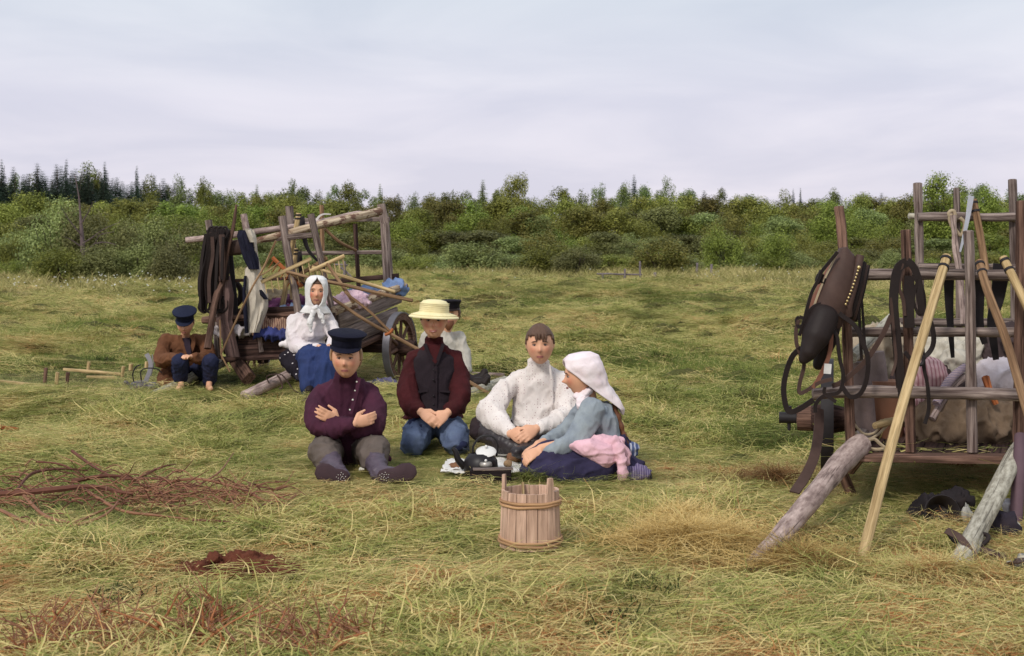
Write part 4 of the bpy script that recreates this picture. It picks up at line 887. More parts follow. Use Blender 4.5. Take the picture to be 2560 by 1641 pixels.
    pad([(2086, 638, 2098, 636, .03), (2050, 700, 2070, 705, .03), (2022, 760, 2050, 765, .03), (2004, 815, 2030, 820, .03), (1998, 835, 2018, 840, .03)], LEATHR, 'collar_lining', 6.9, .03)
    m = MB(); m.strap(PL([(2090, 640), (2060, 700), (2042, 745), (2024, 800)], 6.8), .008, .012); m.build('seam', ROPE, k)
    m = MB(); m.limb(PL([(2058, 795, 6.8), (2040, 840, 6.76), (2022, 880, 6.74), (2010, 898, 6.74)], 0), [.075, .07, .045, .028]); m.limb(PL([(2075, 800, 6.86), (2068, 850, 6.84), (2046, 912, 6.84)], 0), [.06, .05, .03]); fuse(m, 'collar_end', LEATH, k, .009, 6)
    for i, (x0, y0) in enumerate(((2150, 640), (2158, 656), (2164, 664), (2170, 664))):
        m = MB(); q = smooth_path(PL([(x0, y0, 6.83 + i * .03), (x0 - 12, y0 + 60, 6.8 + i * .03), (x0 - 28, y0 + 120, 6.8 + i * .03), (2120 + i * 6, 790 + i * 4, 6.82 + i * .03)], 0)); m.tube([q[0]] + q, [.008] + [.021 - i * .003] * len(q), 8); m.build('collar_roll', LEATH if i % 2 else LEATHB, k)
    for i in range(12):
        f = i / 11; m = MB(); m.ball(P(2147 - 33 * f + 2 * math.sin(f * 3), 669 + 92 * f, 6.768), .0095 if i == 0 else .006, 8, 6); m.build('stud', BRASS, k)
    ST = lambda seq, w_=.022, mat=LEATH, tw=0, Y=6.78, par=k, nm='strap': MB().strap(PL(seq, Y), w_, .006, (.15, -1, 0), tw).build(nm, mat, par)
    ST([(2012, 812), (2028, 775), (2052, 762), (2080, 768), (2100, 786), (2138, 816), (2158, 860), (2170, 900), (2166, 950), (2150, 985), (2125, 992), (2104, 965)])
    ST([(2004, 870), (1982, 890), (1966, 930), (1959, 975), (1966, 1020), (1978, 1030), (2000, 1022), (2034, 1000)], .026)
    ST([(1996, 800), (1990, 830), (1992, 862), (2002, 890), (2010, 915), (1999, 960), (1999, 982), (2015, 978), (2046, 958), (2080, 948)], .018, LEATHB)
    ST([(2094, 630), (2074, 655), (2054, 680), (2046, 700), (2030, 730), (2018, 770), (2008, 810), (1998, 840)], .016)
    ST([(2228, 790), (2205, 840), (2170, 895), (2130, 935), (2100, 958), (2080, 965)], .024, LEATHB, Y=6.83)
    ST([(2080, 822), (2092, 840), (2096, 870), (2100, 900), (2108, 940), (2098, 980), (2060, 990), (2040, 1010), (2038, 1032)], .018)
    ST([(2076, 820), (2078, 850), (2072, 890), (2058, 925), (2045, 950), (2032, 970)], .02, LEATHR)
    ST([(2150, 680), (2148, 760), (2150, 830), (2154, 900)], .014, Y=6.93); ST([(2152, 720), (2158, 800), (2162, 860), (2168, 905)], .012, Y=6.95)
    ST([(2062, 968), (2062, 985), (2090, 1005)], .016); ST([(1998, 792), (1992, 800), (1996, 818), (2008, 812), (2010, 798), (1998, 792)], .016)
    for i, (x, y) in enumerate(((2046, 700), (2052, 690), (2058, 700))): m = MB(); m.tube(smooth_path(PL([(x, y - 14), (x - 5, y), (x, y + 8), (x + 5, y - 4)], 6.8)), .008, 6); m.build('buckle_loop', LEATH, k)
    m = MB(); m.strap(PL([(2070, 910), (2068, 935)], 6.76), .035, .004); m.build('label_patch', plain('worn pale patch', (.62, .6, .58), .7), k)
    o = MB().strap(PL([(2048, 1022, 7.1), (2046, 1080, 7.05), (2036, 1140, 6.95), (2014, 1190, 6.85), (1986, 1232, 6.75)], 0), .05, .008, (.4, -1, 0), 1.2).build('trailing_strap', LEATHB); tag(o, 'long wide leather strap trailing from the wheel hub to the hay', 'strap')
    # ---- bridle on the second post
    b = thing('bridle', 'tangled black leather bridle hanging on the second post of the right cart', 'bridle', P(2268, 660, 6.9))
    for s_, w_, mt in (([(2268, 655), (2248, 668), (2238, 700), (2234, 760), (2240, 830), (2246, 900), (2252, 970)], .045, LEATH), ([(2268, 652), (2284, 668), (2296, 700), (2300, 740), (2306, 790)], .035, LEATH), ([(2260, 660), (2252, 690), (2248, 720), (2258, 750), (2262, 790)], .018, LEATHB), ([(2300, 690), (2290, 715), (2284, 750), (2296, 785), (2310, 780), (2312, 745), (2302, 700)], .014, LEATH),
                       ([(2226, 745), (2230, 780), (2236, 850), (2240, 900), (2230, 940)], .014, LEATHB), ([(2305, 780), (2324, 800), (2334, 840), (2330, 870), (2312, 890), (2300, 870), (2310, 850)], .024, LEATH), ([(2306, 860), (2310, 920), (2318, 960), (2322, 1020), (2312, 1060)], .018, LEATH), ([(2262, 880), (2280, 900), (2300, 890), (2312, 900)], .02, LEATH), ([(2244, 820), (2246, 900), (2248, 960), (2252, 1005)], .02, LEATH), ([(2274, 690), (2272, 760), (2274, 820)], .05, LEATH)):
        ST(s_, w_, mt, .8, 6.91, b)
    m = MB(); m.tube([P(2300 + 9 * math.cos(a), 900 + 13 * math.sin(a), 6.88) for a in np.linspace(0, 6.28, 14)[:-1]], .009, 6, closed=True); m.build('ring', IRON, b)
    # ---- load
    BR = cloth('brown sackcloth', (.21, .145, .095), (.12, .08, .055), dirt=.4, bumpd=.006); WH = cloth('white sackcloth', (.62, .54, .56), (.45, .38, .40), dirt=.15); LN = cloth('grey linen', (.55, .50, .42), (.32, .29, .23), dirt=.3); DK = cloth('dark brown wool', (.065, .045, .045), dirt=.1)
    PK = cloth('pink checked cloth', (.58, .38, .38), (.42, .24, .25), stripes=((.30, .12, .14), 14, 'X'), dirt=.2)
    heap('sack', P(2400, 1060, 7.5), (.33, .24, .175), BR, 'big full brown sack lying in the front of the right cart', 'sack', 'sacks in the right cart', .02, extra=[((.22, 0, .02), (.2, .2, .13)), ((-.12, 0, -.04), (.2, .2, .11)), ((.3, 0, -.06), (.16, .15, .1))])
    heap('sack', P(2495, 950, 7.7), (.14, .12, .12), WH, 'rounded white sack behind the front rails at the right', 'sack', 'sacks in the right cart', .012)
    heap('sack', P(2395, 915, 7.75), (.08, .08, .10), LN, 'pale knobbly sack between the two middle posts of the right cart', 'sack', 'sacks in the right cart', .02)
    heap('linen_heap', P(2385, 900, 8.1), (.30, .18, .12), LN, 'crumpled grey linen heaped at the back of the right cart', 'linen', None, .035, extra=[((.15, 0, .0), (.16, .12, .09)), ((-.18, 0, .03), (.1, .1, .09))])
    heap('coat_bundle', P(2330, 985, 7.75), (.26, .16, .16), DK, 'dark wool coat filling the middle of the load under the pink bundle', 'coat', None, .02)
    heap('pink_bundle', P(2320, 950, 7.6), (.10, .12, .12), PK, 'pink checked bundle beside the slanting scythe pole', 'bundle', None, .01, extra=[((-.06, -.05, -.14), (.09, .1, .12)), ((-.1, -.12, -.24), (.08, .08, .08))])
    heap('coat_bundle', P(2520, 900, 8.0), (.18, .15, .16), DK, 'dark brown wool coat heaped at the right of the load', 'coat', None, .02, extra=[((-.12, 0, -.1), (.1, .12, .14)), ((.0, -.1, .12), (.1, .1, .09))])
    heap('blanket', P(2205, 862, 8.0), (.15, .14, .12), cloth('tan cloth', (.42, .34, .25)), 'tan cloth folded over the load at the left of the right cart', 'cloth', None, .03, extra=[((-.02, -.05, -.14), (.11, .1, .1)), ((.12, 0, -.05), (.1, .1, .08))])
    m = MB(); m.lathe([(0, 0), (.105, 0), (.115, .1), (.115, .24), (.10, .30), (0, .30)], P(2208, 1092, 7.5), None, 28); tag(m.build('wooden_keg', plain('red brown keg wood', (.20, .085, .045), .5, .4, .3, 12), sharp=50), 'red brown keg standing in the front left of the right cart', 'keg')
    tag(stick(PL([(2128, 895, 7.2), (2170, 855, 7.5), (2230, 795, 7.9)], 0), [.032, .028, .03], W_LOGP, 'side_pole', None, 10), 'pale pole slanting up behind the left rails of the right cart', 'pole')
    tag(stick(PL([(2150, 905, 7.3), (2156, 980, 7.3), (2168, 1080, 7.3)], 0), [.05, .055, .05], cloth('leather roll', (.22, .16, .15)), 'rolled_hide', None, 12, .2), 'upright rolled grey brown hide behind the left post', 'hide roll')
    tag(stick(PL([(2186, 880, 7.5), (2196, 980, 7.5), (2204, 1060, 7.45)], 0), [.05, .06, .05], cloth('grey felt', (.26, .20, .19)), 'felt_roll', None, 12, .2), 'grey felt roll leaning beside the red brown keg', 'felt roll')
    tag(stick(PL([(2340, 1010, 7.3), (2375, 950, 7.4), (2412, 918, 7.5)], 0), [.022, .024, .02], cloth('patterned roll', (.45, .33, .33), stripes=((.1, .1, .2), 40, 'Z')), 'rolled_cloth', None, 10), 'rolled patterned cloth slanting over the brown sack', 'cloth')
    tag(stick(PL([(2330, 1048, 7.32), (2380, 968, 7.42), (2418, 940, 7.5)], 0), [.018, .018, .016], W_LOG, 'stick', None, 8), 'grey stick below the rolled patterned cloth', 'stick')
    tag(stick(PL([(2187, 1065, 7.05), (2215, 1057, 7.1), (2245, 1050, 7.15)], 0), [.017, .021, .016], W_PALE, 'turned_stick', None, 10, .04), 'short turned pale wooden handle above the rope coil', 'handle')
    tag(stick(PL([(2464, 945, 7.35), (2474, 975, 7.3), (2490, 1010, 7.3)], 0), [.022, .018, .016], W_ORG, 'tool_handle', None, 8, .04), 'orange brown tool handle poking up before the white sack', 'handle')
    m = MB(); m.tube(smooth_path(PL([(2135, 1060), (2160, 1085), (2190, 1080), (2205, 1050)], 7.12)), .007, 6); m.tube(smooth_path(PL([(2130, 1075), (2160, 1098), (2190, 1090), (2222, 1060)], 7.1)), .007, 6)
    m.tube(smooth_path(PL([(2165, 1118), (2172, 1102), (2186, 1098), (2200, 1110), (2210, 1120), (2190, 1124), (2165, 1118), (2150, 1105)], 7.02)), .009, 6); tag(m.build('rope', ROPE), 'coiled rope lying at the front left of the cart bed', 'rope')
    # hay in the bed
    V, Fc, rn = blades(420, .42, .08, .25, .006, 'hay', 77); c0 = P(2330, 1128, 7.35)
    me = bpy.data.meshes.new('bed_hay'); me.from_pydata([(v[0] * 1.15 + c0.x, v[1] * 1.2 + c0.y, v[2] * 1.6 + c0.z) for v in V], [], Fc); at = me.attributes.new('rnd', 'FLOAT', 'POINT'); at.data.foreach_set('value', rn)
    me.materials.append(haymat('bed hay', HAYC)); o = bpy.data.objects.new('bed_hay', me); C.objects.link(o); struct(o, 'stuff', 'loose hay scattered on the bed of the right cart')
right_cart()
for a in ((845, 945, .5), (2110, 1260, .5)): pass
# ================================================================== people
def skinmat():
    m, nt, b = newmat('skin', .55, .35); o = objco(nt); n = tnoise(nt, o, 30, 4, .6)
    c = mixc(nt, n, (.80, .44, .28), (.70, .36, .22)); bl = attr(nt, 'blush', 'Fac'); c = mixc(nt, bl, c, (.60, .19, .12))
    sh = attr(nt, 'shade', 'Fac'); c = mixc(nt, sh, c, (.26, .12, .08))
    nt.links.new(c, b.inputs['Base Color']); b.inputs['Subsurface Weight'].default_value = 0; b.inputs['Subsurface Radius'].default_value = (.02, .008, .004); b.inputs['Subsurface Scale'].default_value = .3
    bump(nt, b, tnoise(nt, o, 120, 3), .2, .002); return m
SKIN = skinmat()
EYEW = plain('eye white', (.55, .50, .47), .3, .5, .05); IRIS = plain('iris', (.035, .035, .04), .2, .6, .1); LIP = plain('lips', (.36, .12, .10), .5, .4, .1); LASH = plain('lash line', (.06, .03, .025), .7, .2, .2)
def hairmat(name, col):
    m, nt, b = newmat(name, .55, .35); o = objco(nt); n = tnoise(nt, mapping(nt, o, (140, 140, 14)), 1, 4, .7)
    nt.links.new(mixc(nt, n, tuple(x * 1.5 for x in col), tuple(x * .4 for x in col)), b.inputs['Base Color']); bump(nt, b, n, .9, .006); return m
HB = hairmat('brown hair', (.13, .07, .045)); HF = hairmat('fair hair', (.36, .22, .12)); HR = hairmat('red brown hair', (.17, .065, .03))

class Head:
    """head frame: x to the side, y towards the face, z up; hh = chin to crown"""
    def __init__(s, c, yaw=0, pitch=0, roll=0, sc=1.0):
        s.c = Vector(c); s.sc = sc
        f = Vector((math.sin(yaw), -math.cos(yaw), 0)); up = Vector((0, 0, 1)); side = f.cross(up)
        M = Matrix((side, f, up)).transposed(); s.M = M @ Matrix.Rotation(-pitch, 3, 'X') @ Matrix.Rotation(roll, 3, 'Y')
    def w(s, x, y, z): return s.c + s.M @ (Vector((x, y, z)) * s.sc)
    def d(s, x, y, z): return s.M @ Vector((x, y, z))
def headshape(th, ph, off=0.0):
    """th: 0 crown .. pi chin side; ph: 0 = right side, pi/2 = face"""
    x = .080 * math.sin(th) ** (1 if th < 1.5708 else .78) * math.cos(ph); y = .095 * math.sin(th) * math.sin(ph); z = .115 * math.cos(th)
    if z < 0:
        t = -z / .115; x *= 1 - .30 * t ** 2
        y = y * (1 - .22 * t ** 1.5) + .012 * t if y > 0 else y * (1 - .55 * t) + .010 * t
    if y > 0: y = min(y, .088 + (y - .088) * .4) if y > .088 else y
    g = lambda a, b, c, d: math.exp(-((x - a) / c) ** 2 - ((z - b) / d) ** 2)
    if math.sin(ph) > 0 and math.sin(th) > 0:
        fy = y
        y += .024 * g(0, -.026, .0115, .013) + .013 * g(0, -.010, .0085, .018) - .009 * (g(.031, .006, .015, .010) + g(-.031, .006, .015, .010))
        y += .005 * (g(.028, .026, .02, .007) + g(-.028, .026, .02, .007)) + .006 * g(0, -.060, .02, .008) - .005 * g(0, -.0735, .02, .005) + .008 * g(0, -.098, .018, .012)
        y += .004 * (g(.042, -.028, .016, .018) + g(-.042, -.028, .016, .018)) - .003 * g(0, -.0625, .02, .0022)
    return x, y, z
def add_head(mb, H):
    n, m = 64, 56; vs = []
    for i in range(m + 1):
        th = math.pi * i / m
        for k in range(n): vs.append(H.w(*headshape(th, 2 * math.pi * k / n)))
    fs = [(i * n + k, (i + 1) * n + k, (i + 1) * n + (k + 1) % n, i * n + (k + 1) % n) for i in range(m) for k in range(n)]
    mb.add(vs, fs)
    for s in (-1, 1): mb.loft([(H.w(s * .074, -.004, -.028), H.d(0, .010, 0) * H.sc, H.d(s * .003, 0, .006) * H.sc), (H.w(s * .083, -.008, -.008), H.d(0, .015, .0) * H.sc, H.d(s * .004, 0, .02) * H.sc), (H.w(s * .088, -.016, 0), H.d(0, .014, 0) * H.sc, H.d(s * .002, 0, .024) * H.sc)], n=12)
def face_parts(H, e, mouth='plain', squint=1, brow=(.09, .05, .035), eyes=True, down=False):
    bm_ = plain('brow hair', brow, .8, .1, .3, 80)
    if eyes:
        for s in (-1, 1):
            m = MB(); m.ball(H.w(s * .031, .0765, .005), (.0125 * H.sc, .0095 * H.sc, .0060 * squint * H.sc), 14, 8, rot=H.M); ey = m.build('eye', EYEW, e)
            MB().ball(H.w(s * .031 , .0835, .0045), (.0055 * H.sc, .004 * H.sc, .0055 * squint * H.sc), 12, 6, rot=H.M).build('iris', IRIS, ey)
            MB().tube([H.w(s * a, .0865 - abs(a - .031) * .45, .010 - abs(a - .030) * .22) for a in (.017, .024, .031, .038, .045)], [.0012 * H.sc, .0020 * H.sc, .0024 * H.sc, .0020 * H.sc, .0012 * H.sc], 6).build('eyelid', LASH, e)
    for s in (-1, 1):
        MB().tube([H.w(s * a, .0925 - abs(a - .02) * .30, .024 + b) for a, b in ((.014, 0), (.022, .003), (.032, .004), (.042, .0), (.049, -.004))], [.0012 * H.sc, .0028 * H.sc, .0028 * H.sc, .0022 * H.sc, .001 * H.sc], 6, flat=(1, 1)).build('eyebrow', bm_, e)
    w_ = .026 if mouth == 'smile' else .021
    lift = .006 if mouth == 'smile' else .0
    for dz, r in ((-.0600, .0030), (-.0665, .0036)):
        MB().tube([H.w(a * w_ / .021, .0945 - abs(a) * .42, dz + lift * (abs(a) / .021) ** 2 * (1 if dz > -.063 else 1.2)) for a in (-.021, -.014, -.006, 0, .006, .014, .021)], [r * k * H.sc for k in (.3, .8, 1, .85 if dz > -.063 else 1, 1, .8, .3)], 8).build('lip', LIP, e)
    if mouth == 'smile': MB().tube([H.w(a, .0948 - abs(a) * .40, -.0625 + .004 * (abs(a) / .018) ** 2) for a in (-.018, -.009, 0, .009, .018)], [.001, .0022, .0025, .0022, .001], 6).build('teeth', EYEW, e)
    else: MB().tube([H.w(a, .0972 - abs(a) * .44, -.0630) for a in (-.019, -.009, 0, .009, .019)], .0009 * H.sc, 5).build('mouth_line', LASH, e)
def hair(H, e, mat, zfront=.055, zside=-.01, zback=-.05, off=.010, fringe=0, name='hair'):
    n, m = 56, 30; vs = []; ok = []
    sd = rng.random() * 40
    for i in range(m + 1):
        th = math.pi * .78 * i / m
        for k in range(n):
            ph = 2 * math.pi * k / n; x, y, z = headshape(th, ph); f = math.sin(ph); p = Vector((x, y, z)); q = p.copy(); q.z *= .8
            if f > 0: y2 = min(y, .086); p = Vector((x, y2, z))
            o = off * (1 + .35 * mnoise.noise(Vector((math.cos(ph) * 3 + sd, f * 3, th * 3))) + .3 * mnoise.noise(Vector((ph * 9, th * 1.2, sd))))
            p = p + q.normalized() * o; vs.append(H.w(*p)); lim = zfront + fringe * mnoise.noise(Vector((ph * 5, sd, 0))) if f > .45 else (zside if f > -.25 else zback)
            if .25 < f <= .45: lim = zfront * .5 + zside * .5
            ok.append(z > lim)
    fs = [(i * n + k, (i + 1) * n + k, (i + 1) * n + (k + 1) % n, i * n + (k + 1) % n) for i in range(m) for k in range(n)]
    fs = [f for f in fs if all(ok[i] for i in f)]
    mb = MB(); mb.add(vs, fs); o = mb.build(name, mat, e); s = o.modifiers.new('s', 'SOLIDIFY'); s.thickness = .012; s.offset = -1; return o
def cap(H, mat, e, vis=None, crown=1.0, zb=.042, puff=0, tilt=(0, 0)):
    T = Matrix.Rotation(tilt[0], 3, 'X') @ Matrix.Rotation(tilt[1], 3, 'Y'); c = H.w(0, -.004, zb); R3 = H.M @ T; s = H.sc
    m = MB(); m.lathe([(.080 * s, -.004), (.0835 * s, 0), (.0845 * s, .036 * s), (.088 * s, .042 * s), (.102 * s * crown, (.064 + puff * .3) * s), (.104 * s * crown, (.070 + puff) * s), (.09 * s * crown, (.079 + puff) * s), (.05 * s, (.083 + puff * 1.1) * s), (0, (.084 + puff * 1.1) * s)], c, R3, 40, sx=1.0, sy=1.17)
    o = m.build('cap', mat, e)
    vs = []; n = 18; vm = vis or LEATH
    for j in range(5):
        f = j / 4
        for k in range(n + 1):
            a = math.pi * (.5 + (k / n - .5) * .86); rr = .084 * s; x = math.cos(a) * rr; y = math.sin(a) * rr * 1.17; ext = .052 * s * math.sin((k / n) * math.pi) ** .6 * f
            vs.append(c + R3 @ Vector((x * (1 + .08 * f), y + ext * .85, .002 - ext * .30 - .003 * f)))
    fs = [(j * (n + 1) + k, j * (n + 1) + k + 1, (j + 1) * (n + 1) + k + 1, (j + 1) * (n + 1) + k) for j in range(4) for k in range(n)]
    mb = MB(); mb.add(vs, fs); v = mb.build('visor', vm, o); q = v.modifiers.new('s', 'SOLIDIFY'); q.thickness = .004; q.offset = 0
    return o
def hand(mb, w, d, n, t, curl=.5, s=1.0, spread=.0, thumb=.6):
    """palm, four unequal bent fingers and a thumb; d along the hand, n out of the palm, t to the thumb side"""
    w = Vector(w); d = Vector(d).normalized(); n = Vector(n); n = (n - d * n.dot(d)).normalized(); t0 = d.cross(n); t0 = t0 if t0.dot(Vector(t)) > 0 else -t0; t = t0
    mb.loft([(w - d * .02 * s, t * .022 * s, n * .017 * s), (w + d * .01 * s, t * .025 * s, n * .0165 * s), (w + d * .045 * s, t * .036 * s, n * .0165 * s), (w + d * .082 * s, t * .039 * s, n * .014 * s), (w + d * .092 * s, t * .034 * s, n * .010 * s)], n=16)
    for i in range(4):
        L = (.070, .078, .073, .056)[i] * s; b = w + d * (.084 - (.004 if i == 3 else 0)) * s + t * (.0285 - i * .0192) * s; a = spread * (1.5 - i); dd = (d + t * a).normalized(); pts = [b - dd * .012 * s]; p = b; c = curl * (1 + .12 * i) * .5
        pts.append(p)
        for k, fr in enumerate((.46, .30, .24)):
            ca, sa = math.cos(c), math.sin(c); v = dd * ca + n * sa; p = p + v * L * fr; pts.append(p); c += curl * (1 + .1 * i)
        mb.limb(pts, [x * s for x in (.0085, .0088, .0082, .0076, .0066)], 8)
    b = w + d * .022 * s + t * .024 * s; v = (d * .65 + t * .75 + n * .35).normalized(); v2 = (d * .95 + t * .25 * thumb + n * .35).normalized()
    mb.limb([b - v * .01 * s, b + v * .032 * s, b + v * .032 * s + v2 * .030 * s, b + v * .032 * s + v2 * .052 * s], [x * s for x in (.014, .012, .0098, .0082)], 8)
def finish_body(mb, e, H, blush=.55, shades=()):
    o = fuse(mb, 'body', SKIN, e, .0056, 2, dec=.55); me = o.data; n = len(me.vertices); co = np.empty(n * 3, 'f'); me.vertices.foreach_get('co', co); co = co.reshape(-1, 3) + np.array(worg(e))
    b = np.zeros(n, 'f'); sh = np.zeros(n, 'f')
    if H:
        for s in (-1, 1):
            c = np.array(H.w(s * .042, .075, -.022)); b += np.exp(-(np.linalg.norm(co - c, axis=1) / (.024 * H.sc)) ** 2)
            c = np.array(H.w(s * .031, .08, .009)); sh += .35 * np.exp(-(np.linalg.norm(co - c, axis=1) / (.012 * H.sc)) ** 2)  # shade of eye sockets and nostrils painted into the skin colour
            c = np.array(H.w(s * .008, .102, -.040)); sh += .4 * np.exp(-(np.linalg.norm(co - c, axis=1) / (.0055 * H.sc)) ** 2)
        c = np.array(H.w(0, .112, -.028)); b += .7 * np.exp(-(np.linalg.norm(co - c, axis=1) / (.016 * H.sc)) ** 2)
    for nm, v in (('blush', b * blush * 1.25), ('shade', sh)):
        a = me.attributes.new(nm, 'FLOAT', 'POINT'); a.data.foreach_set('value', np.clip(v, 0, 1).astype('f'))
    return o
class Body(MB):
    """the body under its clothes: limbs a little slimmer than the cloth over them"""
    def limb(s, pts, radii, n=14): return MB.limb(s, pts, [r * .68 if r >= .035 else (r * .85 if r > .027 else r) for r in radii], n)
def person(label, loc): return thing('person', label, 'person', loc)
S1 = lambda v: Vector((v, 0, 0)); D1 = lambda v: Vector((0, v, 0))
def sec(px, py, Y, hw, hd, lean=0): return (P(px, py, Y), Vector((hw, 0, lean)), Vector((0, hd, 0)))

def man_crossed_arms():
    e = person('fair youth in dark peaked cap and purple shirt sitting with crossed arms and boots forward', G(862, 1160)); mb = Body()
    H = Head(P(866, 893, 8.12), 0.0, R(4), R(0), 1.03); add_head(mb, H)
    sL, eL, wL = P(806, 984, 8.27), P(799, 1062, 8.10), P(884, 1060, 7.95); sR, eR, wR = P(922, 984, 8.27), P(934, 1062, 8.10), P(845, 1052, 8.02)
    mb.neck([H.w(0, -.02, -.06), P(866, 950, 8.2), P(864, 975, 8.25)], [.056, .056, .07])
    mb.loft([sec(863, 1130, 8.4, .14, .10), sec(863, 1060, 8.36, .13, .10), sec(864, 1000, 8.3, .145, .10), sec(865, 962, 8.24, .10, .07)])
    mb.limb([P(864, 968, 8.25), sL, eL, wL], [.06, .05, .04, .028]); mb.limb([P(864, 968, 8.25), sR, eR, wR], [.06, .05, .04, .028])
    hand(mb, wL, P(925, 1048, 7.98) - wL, (0, 1, .1), (0, 0, 1), .3, .95); hand(mb, wR, P(800, 1033, 7.96) - wR, (.1, 1, 0), (0, .2, 1), .25, .95, .04)
    kL, kR, aL, aR = P(812, 1122, 7.98), P(940, 1120, 7.98), P(852, 1190, 7.66), P(950, 1188, 7.66)
    mb.limb([P(838, 1130, 8.4), kL, aL], [.08, .055, .035]); mb.limb([P(888, 1130, 8.4), kR, aR], [.08, .055, .035])
    finish_body(mb, e, H); face_parts(H, e, squint=.62, brow=(.25, .15, .09)); hair(H, e, HF, .09, -.02, -.055, .011)
    NAVY = cloth('navy wool', (.012, .012, .026), (.008, .008, .016), dirt=.05); cap(H, NAVY, e, NAVY, 1.06, .064, 0, (R(-3), R(-5)))
    PUR = cloth('purple shirt cloth', (.075, .022, .042), (.035, .012, .022), dirt=.12); m = MB()
    m.loft([sec(868, 1150, 8.38, .21, .16), sec(866, 1120, 8.33, .20, .16), sec(864, 1070, 8.32, .165, .14), sec(864, 1010, 8.3, .16, .13), sec(864, 978, 8.26, .15, .105), sec(865, 956, 8.22, .085, .078), sec(866, 938, 8.17, .068, .068), sec(866, 926, 8.15, .064, .068)])
    m.limb([P(835, 965, 8.26), sL, P(792, 1020, 8.2), eL, P(838, 1070, 8.0), P(868, 1063, 7.96)], [.045, .060, .072, .076, .062, .048]); m.limb([P(895, 965, 8.26), sR, P(938, 1020, 8.2), eR, P(900, 1072, 8.08), P(862, 1062, 8.04)], [.045, .060, .072, .076, .062, .05])
    m.limb([P(925, 1110, 8.2), P(955, 1130, 8.15), P(970, 1148, 8.12)], [.06, .045, .02])
    fuse(m, 'shirt', PUR, e, .0095, 4, wrinkle=(.0085, 6.5, (1.6, 1, .55)))
    for i, (x, y) in enumerate(((892, 955), (888, 977), (882, 1000), (875, 1025))): MB().ball(P(x, y, 8.115 - i * .004), .006, 8, 6).build('button', plain('shirt button', (.7, .68, .6), .4), e)
    m = MB(); m.strap([P(898, 944, 8.12), P(892, 975, 8.11), P(886, 1000, 8.11), P(876, 1035, 8.1)], .022, .006); m.build('placket', PUR, e)
    TR = cloth('grey brown trousers', (.135, .105, .09), (.08, .065, .055), dirt=.35); m = MB()
    m.loft([sec(863, 1150, 8.45, .19, .15), sec(863, 1120, 8.4, .17, .14)]); m.limb([P(832, 1132, 8.4), P(816, 1122, 8.15), P(812, 1130, 7.98), P(822, 1150, 7.88)], [.11, .098, .09, .078]); m.limb([P(896, 1132, 8.4), P(928, 1122, 8.15), P(938, 1128, 7.98), P(936, 1148, 7.88)], [.11, .098, .09, .078])
    fuse(m, 'trousers', TR, e, .009, 4, wrinkle=(.009, 8, (1, .6, 1)))
    BT = plain('dark boot leather', (.085, .062, .085), .5, .45, .35, 20, bd=.004); SO = plain('boot sole', (.055, .032, .038), .8, .2, .4, 16)
    for k, a, heel, toe, nm in ((P(820, 1146, 7.9), P(846, 1186, 7.70), P(868, 1196, 7.63), P(792, 1176, 7.60), -1), (P(934, 1144, 7.9), P(950, 1184, 7.70), P(950, 1194, 7.63), P(1038, 1176, 7.60), 1)):
        m = MB(); m.limb([k, (k + a) / 2, a], [.066, .060, .052]); b = fuse(m, 'boot', BT, e, .008, 4, wrinkle=(.006, 14, (.4, .4, 2.5)))
        d = (toe - heel); L = d.length; d.normalize(); sn = Vector((.0, -1, .12)).normalized(); up = d.cross(sn).normalized(); secs = []; ss = []
        for f, w_, th in ((-.06, .016, .03), (.03, .034, .045), (.2, .038, .06), (.42, .034, .055), (.68, .047, .042), (.9, .042, .032), (1.03, .02, .02)):
            cc = heel + d * L * f; secs.append((cc - sn * th * .6, up * w_, sn * th)); ss.append((cc + sn * (th * .4 + .002), up * w_ * 1.08, sn * .010))
        m = MB(); m.loft(secs, n=20); m.limb([a, heel - sn * .03 + d * .03], [.052, .045]); m.limb([a, heel + d * L * .4 - sn * .04], [.048, .04]); fuse(m, 'shoe', BT, b, .007, 4); m = MB(); m.loft(ss, n=20); m.build('sole', SO, b)
        for q in range(14): aa = q * 2.4; rr = .028 * math.sqrt(q / 14); MB().ball(heel + d * (.028 + rr * math.cos(aa)) + up * rr * math.sin(aa) + sn * .037, .0028, 6, 4).build('hobnail', EYEW, b)
man_crossed_arms()

